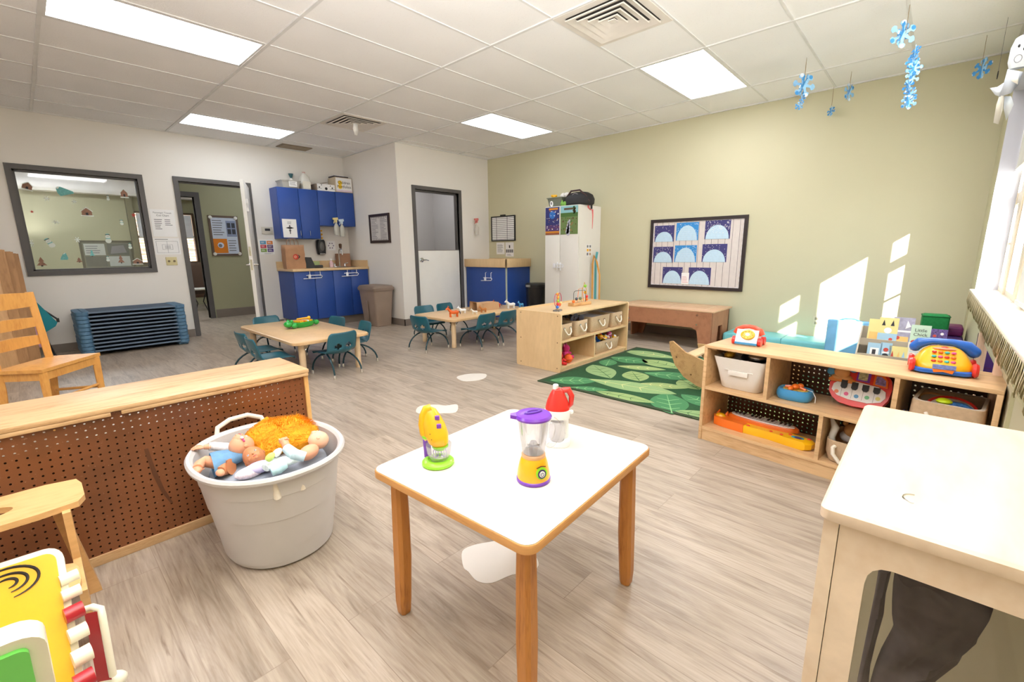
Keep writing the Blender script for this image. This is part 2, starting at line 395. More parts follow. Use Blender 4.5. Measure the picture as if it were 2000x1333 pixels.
# window wall: one long opening over a deep sill
OX0, OX1, OZ0, OZ1 = 2.3, 5.3, .80, 2.3
g = MB()
for a, b, c, d in ((XL, OX0, 0, C_), (OX0, OX1, 0, OZ0), (OX0, OX1, OZ1, C_), (OX1, XG, 0, C_)): g.box((a, YW-.155, c), (b, YW, d))
struct(g, 'wall_window', w_green)
rev = mat('reveal_paint', (196, 196, 204), .35, var=.01)
g = MB().box((OX1-.006, YW-.155, OZ0), (OX1+.002, YW+.002, OZ1)).box((OX0, YW-.155, OZ1-.006), (OX1, YW, OZ1)).box((OX0, YW-.155, OZ0), (OX0+.006, YW, OZ1))
struct(g, 'trim_2', rev)
sash = mat('sash_paint', (214, 200, 176), .4, var=.03)
YG = YW-.155
def window(x0, x1, name, muntins, rail):
    g = MB(); t = .035
    g.box((x0-t, YG, OZ0), (x0, YG+.03, OZ1)).box((x1, YG, OZ0), (x1+t, YG+.03, OZ1))
    g.box((x0, YG, OZ0), (x1, YG+.03, OZ0+.035)).box((x0, YG, OZ1-.05), (x1, YG+.03, OZ1))
    o = struct(g, name, sash)
    if rail: MB().box((x0, YG-.005, 1.46), (x1, YG+.025, 1.545)).obj('meeting_rail', sash, o)
    if muntins:
        m = MB()
        for z in (1.155, 1.86): m.box((x0, YG+.006, z), (x1, YG+.018, z+.018))
        m.box((x0+.23, YG+.006, .83), (x0+.245, YG+.018, 1.46)); m.box((x0+.19, YG+.006, 1.545), (x0+.205, YG+.018, 2.25))
        m.obj('muntins', sash, o)
    MB().box((x0, YG+.009, OZ0+.03), (x1, YG+.013, OZ1-.05)).obj('pane', pane, o)
    return o
window(4.97, 5.262, 'window_1', True, True)
window(4.306, 4.785, 'window_2', False, False)
window(3.875, 4.12, 'window_3', False, True)
window(2.55, 3.62, 'window_4', False, True)
g = MB()
for a, b in ((4.82, 4.935), (4.155, 4.271), (3.655, 3.84), (2.3, 2.515)): g.box((a, YG-.01, OZ0), (b, YG+.04, OZ1))
struct(g, 'trim_3', sash)
shade = mat('white_roller_shade', (238, 236, 230), .8, trans=0)
def blind(x0, x1, z, lab):
    t = thing('roller_shade', lab, 'blind', ((x0+x1)/2, YG+.06, OZ1), group=None)
    w = (x1-x0)/2
    MB().cyl((-w, 0, -.03), (w, 0, -.03), .02, n=12).obj('roller', white, t)
    MB().box((-w, -.002, z-OZ1), (w, .002, -.03)).obj('fabric', shade, t)
    MB().box((-w, -.007, z-OZ1-.02), (w, .007, z-OZ1)).obj('hem_bar', white, t)
blind(3.86, 5.29, 1.735, 'white roller shade half lowered over the sunlit end of the window')
blind(2.33, 3.85, .845, 'white roller shade fully lowered over the near part of the window')
# sill, its paper border, wall panel mouldings
sl = mat('sill_laminate', (236, 228, 214), .25, var=.02)
g = MB().box((.9, YW-.15, OZ0-.022), (OX1+.02, YW+.035, OZ0), bev=.005); g.box((.9, YW+.015, OZ0-.06), (OX1+.02, YW+.03, OZ0-.022))
struct(g, 'trim_4', sl)
g = MB(); mm = mat('wall_moulding', (196, 190, 152), .5)
g.box((1.2, YW, .625), (5.6, YW+.012, .64)).box((5.585, YW, 0.1), (5.6, YW+.012, .63)); g.box((2.40, YW, .1), (2.412, YW+.012, .63))
struct(g, 'trim_5', mm)
bo = MB(); k = 0; x = 5.25
while x > 1.4:
    w = .045+.02*random.random(); h = .06+.035*random.random(); y0 = YW+.034
    bo.add([(x, y0, OZ0-.015), (x-w, y0+.004, OZ0-.015), (x-w*.9, y0+.012, OZ0-.02-h), (x-w*.35, y0+.004, OZ0-.03-h*1.1), (x-.004, y0+.001, OZ0-.02-h*.8)], [(0, 1, 2, 3, 4)], k % 3)
    x -= w*.82; k += 1
bo = bo.obj('paper_border', [mat('cream_paper', (232, 222, 190), .8), mat('tan_paper', (200, 186, 148), .8), mat('olive_paper', (176, 164, 124), .8)])
bo.modifiers.new('thick', 'SOLIDIFY').thickness = .0015
tag(bo, 'ragged cream and olive paper leaf border pinned along the window sill edge', 'border')
# baseboards
def base(name, pts):
    g = MB()
    for a, b in pts: g.box(a, b)
    struct(g, name, basec)
base('baseboard_back', [((XL, YB-.012, 0), (1.54, YB, .105)), ((2.5, YB-.012, 0), (2.75, YB, .105))])
base('baseboard_bumpout', [((XB-.012, YBW-.012, 0), (XB, 7.0, .105)), ((XB-.012, YBW-.012, 0), (4.22, YBW, .105))])
base('baseboard_right', [((XG-.012, YW, 0), (XG, 5.0, .105))])
base('baseboard_window', [((XL, YW, 0), (XG, YW+.012, .105))])
# door and window frames in dark grey steel
def casing(g, x0, x1, z0, z1, y0, y1, w=.055, sill=False):
    g.box((x0-w, y0, z0 if sill else 0), (x0, y1, z1+w)); g.box((x1, y0, z0 if sill else 0), (x1+w, y1, z1+w)); g.box((x0, y0, z1), (x1, y1, z1+w))
    if sill: g.box((x0-w, y0, z0-w), (x1+w, y1, z0))
g = MB(); casing(g, DX0, DX1, 0, DZ, YB-.02, YB+.14); g.box((DX0, YB+.05, 0), (DX0+.018, YB+.08, DZ)).box((DX1-.018, YB+.05, 0), (DX1, YB+.08, DZ)).box((DX0, YB+.05, DZ-.018), (DX1, YB+.08, DZ))
struct(g, 'door_1', greyp)
g = MB(); casing(g, BX0, BX1, 0, BZ, YBW-.02, YBW+.12); g.box((BX1-.03, YBW+.04, 0), (BX1, YBW+.08, BZ)).box((BX0, YBW+.04, BZ-.03), (BX1, YBW+.08, BZ))
struct(g, 'door_2', greyp)
g = MB(); casing(g, WX0, WX1, WZ0, WZ1, YB-.02, YB+.14, .055, True)
g.box((WX0, YB+.03, WZ0), (WX0+.02, YB+.09, WZ1)).box((WX1-.02, YB+.03, WZ0), (WX1, YB+.09, WZ1)).box((WX0, YB+.03, WZ0), (WX1, YB+.09, WZ0+.02)).box((WX0, YB+.03, WZ1-.02), (WX1, YB+.09, WZ1))
o = struct(g, 'window_5', greyp)
MB().box((WX0+.02, YB+.055, WZ0+.02), (WX1-.02, YB+.06, WZ1-.02)).obj('pane', pane, o)
# rooms beyond the back wall
YH = 9.53
g = MB()
for a, b, c, d in ((1.62, 1.72, 0, C_), (1.72, 2.20, 2.12, C_), (2.20, 6.0, 0, C_)): g.box((a, YH, c), (b, YH+.1, d))
struct(g, 'wall_hall', w_olive)
base('baseboard_hall', [((2.3, YH-.012, 0), (5.9, YH, .15))])
g = MB(); casing(g, 1.78, 2.20, 0, 2.12, YH-.02, YH+.12, .08); struct(g, 'door_3', greyp)
YF = 12.4
g = MB()
for a, b, c, d in ((XL, 1.73, 0, 2.35), (1.73, 2.80, 0, .96), (1.73, 2.80, 2.04, 2.35), (2.80, 6, 0, 2.35)): g.box((a, YF, c), (b, YF+.1, d))
struct(g, 'wall_far', w_olive)
struct(MB().box((XL, YF-.25, 2.33), (6, YF+.1, C_)), 'trim_6', mat('soffit_white', (228, 222, 214), .6))
struct(MB().box((1.64, YF-.14, 0), (1.74, YF, 2.331)), 'trim_7', mat('olive_pier_paint', (120, 114, 86), .6))
struct(MB().box((5.9, YB+.12, 0), (6, YF, C_)), 'wall_far_right', w_olive)
g = MB(); dk = mat('brown_window_frame', (92, 72, 54), .5)
casing(g, 1.77, 2.76, .99, 2.01, YF-.03, YF+.08, .04, True); g.box((1.77, YF, 1.5), (2.76, YF+.05, 1.55)); g.box((2.25, YF, .99), (2.265, YF+.03, 1.5)).box((2.56, YF, .99), (2.57, YF+.03, 1.5)).box((1.77, YF, 1.24), (2.76, YF+.03, 1.252))
struct(g, 'window_6', dk)
t = thing('pleated_shade', 'white pleated shade over the upper half of the far room window', 'blind', (2.265, YF-.03, 2.0))
pl = MB()
for i in range(24): pl.box((-.48, -.012, -.02*i-.019), (.48, .0+.004*(i % 2), -.02*i))
pl.obj('pleats', mat('pale_shade_fabric', (232, 236, 242), .8), t); MB().box((-.49, -.018, -.5), (.49, .008, -.48)).obj('bottom_rail', white, t)
def brick():
    q = NT('sunny_brick'); b = q.n('ShaderNodeTexBrick'); co = q.n('ShaderNodeTexCoord').outputs['Object']
    sp = q.n('ShaderNodeSeparateXYZ'); q.l(co, sp.inputs[0]); cb = q.n('ShaderNodeCombineXYZ'); q.l(sp.outputs[0], cb.inputs[0]); q.l(sp.outputs[2], cb.inputs[1]); q.l(cb.outputs[0], b.inputs[0])
    b.inputs['Color1'].default_value = lin((112, 82, 60)); b.inputs['Color2'].default_value = lin((92, 62, 46)); b.inputs['Mortar'].default_value = lin((126, 116, 104))
    for k, v in (('Scale', 1.0), ('Mortar Size', .012), ('Brick Width', .22), ('Row Height', .075)): b.inputs[k].default_value = v
    q.l(b.outputs[0], q.b.inputs['Base Color']); q.b.inputs['Roughness'].default_value = .9; return q.m
struct(MB().box((-3, 16, -1), (9, 16.3, 5)), 'wall_outside', brick())
struct(MB().box((-30, -40, -.35), (40, YW-.3, -.3)).box((-30, 13.1, -.35), (40, 40, -.3)), 'ground', mat('outside_paving', (196, 192, 184), .9, var=.1, scale=2))
# ---------------------------------------------------------------- doors
t = thing('door_leaf', 'white door standing open into the room beside the hall doorway', 'door', (2.435, 7.575, 0), atan2(6.76-7.575, 2.115-2.435))
MB().box((0, -.022, .01), (.87, .022, 2.105), bev=.002).obj('slab', white, t)
for s in (-1, 1):
    o = MB().cyl((.80, s*.022, 1.0), (.80, s*.03, 1.0), .028, n=16).tube([(.80, s*.03, 1.0), (.80, s*.06, 1.0), (.68, s*.065, 1.0)], [.011, .011, .009], 8).obj('lever_handle', chrome, t)
MB().box((.868, -.013, .93), (.873, .013, 1.07)).box((.868, -.011, 1.12), (.873, .011, 1.24)).obj('latch_plate', chrome, t)
MB().box((.70, .022, 1.75), (.86, .05, 1.80)).box((.82, .022, 1.70), (.86, .05, 1.86)).obj('door_closer', whitep, t)
t = thing('half_door', 'white lower half of a Dutch door under the grey opening', 'door', (BX0+.44, YBW+.02, 0))
MB().box((-.437, 0, .01), (.437, .04, 1.165), bev=.003).obj('slab', white, t)
MB().box((-.437, -.003, 1.165), (.437, .045, 1.175)).obj('top_cap', mat('door_cap_grey', (150, 142, 134), .5), t)
MB().lathe([(.036, 0), (.036, .01), (.02, .014), (.016, .04)], n=18, M=Matrix.Translation((-.355, 0, 1.02)) @ Matrix.Rotation(R_(90), 4, 'X')).tube([(-.355, -.04, 1.02), (-.30, -.045, 1.022), (-.245, -.04, 1.01)], [.013, .009, .007]).obj('lever_handle', chrome, t)
# coat hook on the bathroom wall
t = tag(MB().tube([(0, 0, 0), (0, -.05, .02), (0, -.06, .1), (0, -.02, .16)], [.018, .02, .02, .012], 10).obj('wall_hook', black), 'black curved hook on the grey wall above the half door', 'hook')
t.location = (4.82, YB-.03, 1.2)
# ---------------------------------------------------------------- ceiling fixtures
def diffm(name, c, e):
    q = NT(name); co = q.n('ShaderNodeTexCoord').outputs['Object']; sp = q.n('ShaderNodeSeparateXYZ'); q.l(co, sp.inputs[0])
    f = q.math('ADD', q.math('MULTIPLY', q.math('COSINE', q.math('MULTIPLY', sp.outputs[1], 2*pi/.26)), -.15), .85)
    q.b.inputs['Base Color'].default_value = (.8, .8, .8, 1); q.b.inputs['Emission Color'].default_value = lin(c); q.l(q.math('MULTIPLY', f, e), q.b.inputs['Emission Strength']); return q.m
d_warm = diffm('warm_lit_diffuser', (248, 248, 255), LWARM)
d_cool = diffm('cool_lit_diffuser', (236, 246, 255), LCOOL)
def clight(i, j, dm, lab, w=1.2, h=.59):
    t = thing('ceiling_light', lab, 'ceiling light', (GX(i)+.6096, GY(j)+.3048, C_))
    g = MB(); a, b = w/2, h/2
    g.frame([(-a, -b), (a, -b), (a, b), (-a, b)], [(-a+.02, -b+.02), (a-.02, -b+.02), (a-.02, b-.02), (-a+.02, b-.02)], (0, 0, -.006), (1, 0, 0), (0, 1, 0), .006)
    g.obj('frame', gridm, t); MB().box((-a+.02, -b+.02, -.003), (a-.02, b-.02, -.001)).obj('diffuser', dm, t)
clight(0, -1, d_warm, 'long lit ceiling panel at the upper left, nearest of the left row')
clight(1, 3, d_cool, 'cool white ceiling panel near the back wall above the doorway')
clight(3, -1, d_cool, 'cool white ceiling panel in front of the bump-out corner')
clight(3, -5, d_warm, 'warm lit ceiling panel near the sage green wall')
clight(0, -5, d_warm, 'added warm lit ceiling panel over the play table, out of the frame')  # this and the next two panels are unseen, added to brighten the near room
clight(2, -8, d_warm, 'added unseen warm lit ceiling panel beside the window wall')
clight(-2, -4, d_warm, 'added unseen warm lit ceiling panel over the left of the room')
for q_, (x, y) in (('bright ceiling panel in the far room behind the interior window', (.6, 10.6)), ('dim ceiling panel of the hall', (3.4, 8.5))):
    t = thing('ceiling_light', q_, 'ceiling light', (x, y, C_)); MB().box((-.6, -.3, -.012), (.6, .3, -.001)).obj('diffuser', diffm('bright_diffuser', (240, 248, 255), 26.0) if y > 10 else d_cool, t)
vw = mat('vent_enamel', (226, 218, 208), .4)
def vent(x, y, lab, flap=False):
    t = thing('ceiling_vent', lab, 'air vent', (x, y, C_))
    S_ = lambda r: [(-r, -r), (r, -r), (r, r), (-r, r)]
    MB().frame(S_(.30), S_(.245), (0, 0, -.01), (1, 0, 0), (0, 1, 0), .009).obj('frame', vw, t)
    MB().box((-.25, -.25, -.003), (.25, .25, -.001)).obj('duct_shade_sheet', mat('duct_shadow', (60, 54, 48), .9), t)  # flat dark sheet painted for the shade up inside the duct
    for r in (.243, .185, .130, .078):
        g = MB(); g.loft([[V((x_, y_, z)) for x_, y_ in S_(rr)] for rr, z in ((r, -.020), (r-.052, -.004), (r-.054, -.007), (r-.006, -.025), (r, -.020))], cap=(0, 0)); g.obj('louver', vw, t)
    MB().box((-.026, -.026, -.020), (.026, .026, -.014)).obj('centre_plate', vw, t)
    return t
vent(GX(2)+.3048, GY(-5)+.3048, 'large square louvered air vent overhead at the top of the room')
v2 = vent(GX(2)+.3048, GY(1)+.3048, 'square air vent farther back with a white strip hanging from it')
tag(MB().add([(0, 0, 0), (.05, 0, 0), (.06, .01, -.07), (.05, .03, -.13), (.03, .03, -.12), (.02, .03, -.13), (-.01, .01, -.06)], [(0, 1, 2, 3, 4, 5, 6)]).obj('paper_strip', paper), 'white paper strip hanging from the farther ceiling vent', 'paper').location = (GX(2)+.25, GY(1)+.2, C_-.04)
bpy.data.objects['paper_strip'].modifiers.new('thick', 'SOLIDIFY').thickness = .001
t = thing('return_grille', 'small brown slotted ceiling grille by the back wall above the blue cabinets', 'air vent', (GX(2)+.33, YB-.22, C_))
MB().box((-.22, -.13, -.012), (.22, .13, -.001)).obj('plate', mat('brown_grille', (132, 116, 98), .5), t)
g = MB()
for i in range(9): g.box((-.2, -.11+.025*i, -.018), (.2, -.10+.025*i, -.012))
g.obj('slats', mat('brown_grille_slat', (158, 142, 122), .5), t)
# ================================================================ KITCHEN CORNER
t = thing('ceiling_light', 'added unseen bathroom ceiling panel behind the half door wall', 'ceiling light', (4.9, 6.8, C_)); MB().box((-.3, -.3, -.012), (.3, .3, -.001)).obj('diffuser', diffm('bathroom_diffuser', (246, 248, 255), 9.0), t)  # unseen lamp added to brighten the bathroom
strap_m = mat('white_child_lock', (236, 236, 240), .4)
def childlock(x, z, par, y=-.02):
    g = MB(); g.tube([(x-.03, y+.01, z+.10), (x-.03, y-.02, z+.09), (x-.03, y-.02, z), (x-.03, y+.01, z-.005)], .005, 6)
    g.tube([(x+.13, y+.01, z+.10), (x+.13, y-.02, z+.09), (x+.13, y-.02, z), (x+.13, y+.01, z-.005)], .005, 6)
    g.tube([(x-.09, y-.03, z+.012), (x+.14, y-.03, z+.012), (x+.155, y-.03, z-.005), (x+.14, y-.03, z-.03), (x-.14, y-.04, z-.035)], .006, 6)
    g.box((x-.06, y-.045, z-.04), (x-.025, y-.018, z+.025), bev=.005)
    g.obj('child_lock', strap_m, par)
t = thing('base_cabinet', 'royal blue base cabinet with four doors under the maple counter', 'cabinet', (3.36, 7.6, 0))
W = .61
MB().box((-W, -.6+.02, .125), (W, -.001, .875)).obj('body', navyblue, t)
MB().box((-W+.02, -.53, .0), (W-.02, -.05, .125)).obj('toe_kick', basec, t)
xs = [-.61, -.30, -.005, .295, .61]
for i in range(4): MB().box((xs[i]+.003, -.60, .13), (xs[i+1]-.003, -.581, .87), bev=.002).obj('door', navyblue, t)
childlock(-.35, .80, t, -.60); childlock(.26, .81, t, -.60)
ct = MB().box((-.63, -.635, .875), (.615, 0, .912), bev=.006).box((-.63, -.02, .912), (.615, -.001, 1.02)).box((.595, -.60, .912), (.615, -.02, 1.02))
tag(ct.obj('countertop', maple), 'maple laminate countertop with backsplash over the blue base cabinet', 'countertop').location = (3.36, 7.6, 0)
t = thing('wall_cabinet', 'royal blue wall cabinets with taller left half hung above the sink', 'cabinet', (3.36, 7.6, 1.37))
MB().box((-.61, -.28, 0), (-.005, -.002, .755)).box((-.005, -.28, .21), (.61, -.002, .755)).obj('body', navyblue, t)
for i in range(4): MB().box((xs[i]+.003, -.30, .003 if i < 2 else .213), (xs[i+1]-.003, -.281, .752), bev=.002).obj('door', navyblue, t)
for x in (-.325, -.18): MB().tube([(x, -.30, .04), (x, -.32, .05), (x, -.32, .12), (x, -.30, .13)], .004, 6).obj('pull_handle', chrome, t)
# faucet with sink
t = thing('sink_faucet', 'tall chrome gooseneck faucet at the small sink', 'faucet', (3.68, 7.40, .912))
MB().box((-.11, -.03, 0), (.11, .03, .012), bev=.004).obj('base_plate', chrome, t)
MB().tube([(0, 0, .01), (0, 0, .24)]+[(0, -.06+.06*cos(a), .24+.06*sin(a)) for a in [pi*k/8 for k in range(1, 9)]]+[(0, -.12, .20)], .010, 10).obj('spout', chrome, t)
for s in (-1, 1): MB().lathe([(.018, 0), (.016, .03), (.008, .05)], (s*.09, 0, .01), 12).tube([(s*.09, 0, .055), (s*.14, -.02, .065)], [.007, .009], 8).obj('tap_handle', chrome, t)
t = thing('sink_basin', 'small stainless sink basin set into the maple counter', 'sink', (3.68, 7.2, .912))
MB().loft([ring(0, 0, z, a, b, 5, 28) for z, a, b in ((.004, .18, .15), (.006, .165, .135), (.002, .16, .13), (.001, .05, .05))], cap=(0, 1)).obj('rim', chrome, t)
# things on the counter
def paperbag(name, lab, cat, loc, rot, w, d, h, handles, logo=None):
    t = thing(name, lab, cat, loc, rot); km = mat('kraft_paper', (176, 132, 98), .85, bump=.4, bscale=40, var=.1, scale=9)
    g = MB(); w2, d2 = w/2, d/2; rr = random.Random(3)
    rings = []
    for k in range(6):
        z = h*k/5; j = lambda: rr.uniform(-.006, .006)
        rings.append([V((-w2+j(), -d2+j(), z)), V((0+j(), -d2-.004, z)), V((w2+j(), -d2+j(), z)), V((w2-.012*sin(k), 0, z)), V((w2+j(), d2+j(), z)), V((0, d2, z)), V((-w2+j(), d2+j(), z)), V((-w2+.012*sin(k), 0, z))])
    g.loft(rings, cap=(1, 0)); o = g.obj('bag_body', km, t, ang=60); o.modifiers.new('thick', 'SOLIDIFY').thickness = .0015
    if handles:
        for y in (-d2, d2): MB().tube([(-w*.22, y, h-.03), (-w*.2, y, h+.07), (-w*.1, y, h+.11), (-w*.06, y, h+.06), (-w*.05, y, h-.03)] if False else [(-w*.2, y, h-.03), (-w*.2, y*.9, h+.05), (-w*.1, y*.8, h+.09), (w*.1, y*.8, h+.09), (w*.2, y*.9, h+.05), (w*.2, y, h-.03)], .004, 6).obj('handle', km, t)
    if logo: logo(t, w, d, h)
    return t
def baglogo(t, w, d, h):
    s = Sheet((-w/2+.07, -d/2-.009, h*.38), UX, UZ, .14, .09, .001); s.mb = MB(); s.disc(.5, .5, .04, 0, 0, 20); s.disc(.45, .5, .022, 1, 1, 16); s.poly([(.72, .2), (.9, .35), (.95, .5), (.9, .7), (.7, .85), (.85, .55)], 2, 0)
    s.text('G', .42, .5, .034, 0, 2); s.mb.obj('printed_logo', [mat('logo_red', (196, 60, 44), .7), mat('logo_pale', (222, 150, 120), .7), black], t)
paperbag('paper_bag', 'brown paper carrier bag with a red round logo at the left of the counter', 'bag', (2.86, 7.22, .9125), -.05, .28, .17, .36, True, baglogo)
b = thing('cardboard_box', 'brown cardboard box behind the faucet', 'box', (3.79, 7.49, .9125)); cb = mat('cardboard', (168, 126, 98), .85)
MB().box((-.10, -.07, 0), (.10, .07, .22)).obj('box_body', cb, b); MB().box((-.10, -.02, .22), (.10, .02, .2215)).obj('tape', mat('packing_tape', (190, 156, 120), .3), b)
t = thing('soap_brush', 'brown-handled dish brush standing behind the cardboard box', 'brush', (3.80, 7.565, .9125))
MB().cyl((0, 0, 0), (0, 0, .3), .008, n=8).obj('handle', whitep, t); MB().lathe([(.012, .29), (.022, .33), (.026, .38), (.01, .39)], n=10).obj('bristles', mat('brush_bristle', (110, 84, 66), .9), t)
t = thing('soap_bottle', 'clear soap pump bottle left of the faucet', 'bottle', (3.50, 7.33, .9125))
MB().lathe([(.03, 0), (.032, .01), (.032, .08), (.012, .10), (.012, .115)], n=16).obj('bottle_body', mat('pink_soap', (226, 190, 196), .2), t); MB().lathe([(.013, .115), (.013, .13), (.005, .132), (.005, .15)], n=12).tube([(0, 0, .15), (-.03, 0, .152)], .005, 6).obj('pump', whitep, t)
t = thing('tablet_stand', 'black tablet computer and cable box leaning on the counter', 'tablet', (3.10, 7.25, .9125), -.2)
MB().prism([(-.09, 0), (.09, 0), (.04, .16), (-.09, .17)], (0, 0, 0), (1, 0, 0), (0, .25, 1), .03).obj('tablet', black, t)
MB().box((.07, -.03, 0), (.20, .05, .045), bev=.01).obj('base', black, t)
t = thing('paper_cup', 'white paper cup with grey utensils behind the tablet', 'cup', (3.02, 7.43, .9125))
MB().lathe([(.03, 0), (.045, .16), (.042, .16), (.028, .005)], n=16).obj('cup', paper, t)
for k, (a, b_) in enumerate(((.02, .03), (-.02, .01), (.0, -.02))): MB().tube([(a*.3, b_*.3, .02), (a*1.6, b_, .26)], .008, 6).box((a*1.6-.012, b_-.004, .24), (a*1.6+.02, b_+.004, .32)).obj('utensil', mat('utensil_grey', (120, 118, 116), .4), t)
t = thing('sponge_pad', 'pale green folded paper pad lying against the backsplash', 'paper pad', (3.27, 7.54, .9125))
MB().box((-.12, -.02, 0), (.12, .005, .10), bev=.004).obj('pad', mat('pale_green_paper', (186, 202, 140), .8), t); MB().tube([(-.09, -.025, .02), (-.05, -.03, .07), (0, -.03, .04), (-.05, -.03, .01)], .002, 5).obj('cord', greyink, t)
# soap / towel dispenser with yellow flowers
t = thing('soap_dispenser', 'black oval wall dispenser hanging under the blue cabinets', 'dispenser', (3.45, 7.6, 1.12))
MB().loft([ring(0, -.05, z, a, .05, 3, 24) for z, a in ((0, .055), (.02, .07), (.12, .078), (.22, .068), (.245, .05))]).obj('housing', black, t)
MB().loft([[V((x*1.0, -.101-k*.004, .135+y)) for x, y in sel(.04-k*.006, .075-k*.01, 2, 20)] for k in range(3)]).obj('window', mat('dispenser_window', (96, 94, 92), .2), t)
MB().box((-.045, -.105, .0), (.045, -.06, .02), bev=.006).obj('push_bar', mat('light_grey_plastic', (176, 172, 166), .4), t)
t = thing('paper_flowers', 'small bunch of yellow flowers clipped above the black dispenser', 'flowers', (3.455, 7.535, 1.37))
yf = mat('flower_yellow', (236, 176, 32), .6)
for k in range(7): MB().ell((.02*cos(k*2.1), -.01*sin(k), .02+.02*k), (.02, .012, .016), 0, 8).obj('blossom', yf, t)
MB().cyl((0, .01, -.01), (-.03, .01, .18), .004, n=6).ell((-.03, .01, .19), .01, 0, 6).obj('clip', black, t)
# spray bottles hanging on the upper cabinet
sm = mat('frosted_bottle', (206, 204, 192), .25, alpha=.8)
def spray(loc, lab, trig, rot=0, s=1.0, bm_=sm):
    t = thing('spray_bottle', lab, 'spray bottle', loc, rot)
    MB().lathe([(.0, 0), (.038*s, .002), (.042*s, .02), (.042*s, .13), (.03*s, .165), (.014*s, .19), (.014*s, .205)], n=18, sy=.75).obj('bottle_body', bm_, t)
    MB().prism([(-.014, .205), (.014, .205), (.012, .24), (.05, .245), (.055, .275), (-.03, .285), (-.035, .25), (-.015, .24)], (0, .012, 0), (1, 0, 0), (0, 0, 1), .024).obj('spray_head', trig, t)
    MB().prism([(.018, .242), (.03, .242), (.042, .19), (.034, .185)], (0, .006, 0), (1, 0, 0), (0, 0, 1), .012).obj('trigger', trig, t)
    MB().box((-.025, -.034, .05), (.025, -.028, .12)).obj('label', paper, t)
    return t
spray((3.605, 7.255, 1.43), 'spray bottle with a yellow and white head, left of the pair under the cabinet', mat('cream_trigger', (232, 214, 150), .4), pi)
spray((3.70, 7.25, 1.41), 'spray bottle with a pale blue head, right of the pair under the cabinet', mat('pale_blue_trigger', (206, 222, 232), .4), pi)
spray((5.51, 5.93, 1.43), 'clear spray bottle with a red nozzle hung on the wall beside the half door', mat('red_white_trigger', (216, 120, 112), .4), pi, .9, mat('clear_frost', (222, 216, 206), .2, alpha=.55))
# on top of the wall cabinets
def bin_(name, lab, cat, loc, w, d, h, m, rot=0, taper=.85, th=.004):
    t = thing(name, lab, cat, loc, rot); g = MB()
    g.loft([[V((x, y, z)) for x, y in rrect(-w/2*k, -d/2*k, w/2*k, d/2*k, .02)] for z, k in ((0, taper), (h, 1), (h, 1-.02), (th, taper-.02))], cap=(1, 1)); g.obj('tub', m, t)
    g = MB(); g.frame(rrect(-w/2-.008, -d/2-.008, w/2+.008, d/2+.008, .02), rrect(-w/2+.002, -d/2+.002, w/2-.002, d/2-.002, .016), (0, 0, h-.012), (1, 0, 0), (0, 1, 0), .012); g.obj('rim', m, t)
    return t
t = bin_('storage_bin', 'low frosted plastic bin with a white label at the left end of the cabinet top', 'storage bin', (2.975, 7.42, 2.126), .28, .24, .11, mat('frosted_grey', (186, 182, 174), .3, alpha=.85))
s = Sheet((-.04, -.122, .015), UX, UZ, .12, .08, .001); s.lines(.1, .9, .2, .9, 4, 1); s.mb.obj('label', [paper, greyink], t)
t = thing('bleach_jug', 'pale gallon jug standing on the blue wall cabinets', 'jug', (3.225, 7.42, 2.126))
MB().loft([ring(0, 0, z, a, b, 4, 24) for z, a, b in ((0, .07, .07), (.01, .075, .075), (.14, .075, .075), (.20, .055, .055), (.235, .024, .024), (.25, .022, .022))]).obj('jug_body', mat('milky_plastic', (220, 216, 206), .35), t)
MB().cyl((0, 0, .248), (0, 0, .27), .024, n=16).obj('cap', mat('jug_cap_rose', (206, 170, 160), .4), t); MB().tube([(.03, 0, .23), (.08, 0, .20), (.085, 0, .13)], .012, 8).obj('grip', MATS['milky_plastic'], t)
MB().box((-.06, -.0765, .02), (.06, -.074, .12)).obj('label', mat('cream_label', (232, 226, 210), .7), t)
t = thing('funnel_bottle', 'small teal-capped bottle behind the frosted bin', 'bottle', (3.085, 7.565, 2.126))
MB().lathe([(.03, 0), (.03, .15), (.012, .18)], n=14).obj('bottle_body', white, t); MB().lathe([(.014, .18), (.035, .24), (.036, .245)], n=14).obj('cap', mat('teal_cap', (60, 104, 110), .4), t)
t = thing('patterned_box', 'low white box with black flower pattern on the cabinet top', 'box', (3.49, 7.43, 2.126))
s = Sheet((-.11, -.10, 0), UX, UZ, .29, .105, .002); 
s.disc(.5, .35, .022, 1, 0); s.disc(.12, .5, .012, 1); s.disc(.85, .5, .012, 1); s.disc(.75, .8, .008, 1); s.disc(.25, .85, .008, 1); s.rect(.0, .3, .25, .34, 1); s.rect(.72, .3, 1, .34, 1)
s.mb.obj('front_panel', [paper, ink], t); MB().box((-.13, -.098, 0), (.18, .10, .10)).obj('box_body', mat('box_brown_grey', (142, 124, 108), .7), t)
MB().add([(-.10, -.09, .10), (.08, -.09, .145), (.08, .09, .145), (-.10, .09, .10)], [(0, 1, 2, 3)]).obj('open_flap', MATS['box_brown_grey'], t).modifiers.new('t', 'SOLIDIFY').thickness = .003
t = thing('portfolio_box', 'white file box lettered Children Portfolios on the right of the cabinet top', 'box', (3.815, 7.44, 2.126))
MB().box((-.14, -.13, 0), (.155, .12, .235), bev=.004).obj('box_body', mat('box_tan', (206, 188, 160), .7), t)
s = Sheet((-.13, -.133, .01), UX, UZ, .275, .215, .0015); ym = mat('highlight_yellow', (250, 206, 40), .7)
s.disc(.26, .64, .036, 1); s.disc(.25, .36, .036, 1); s.text('Children', .50, .66, .062, 2, 2); s.text('Portfolios', .50, .36, .062, 2, 2); s.rect(0, 0, 1, .12, 3)
s.mb.obj('sign', [paper, ym, ink, mat('sign_pink', (226, 206, 220), .7)], t)
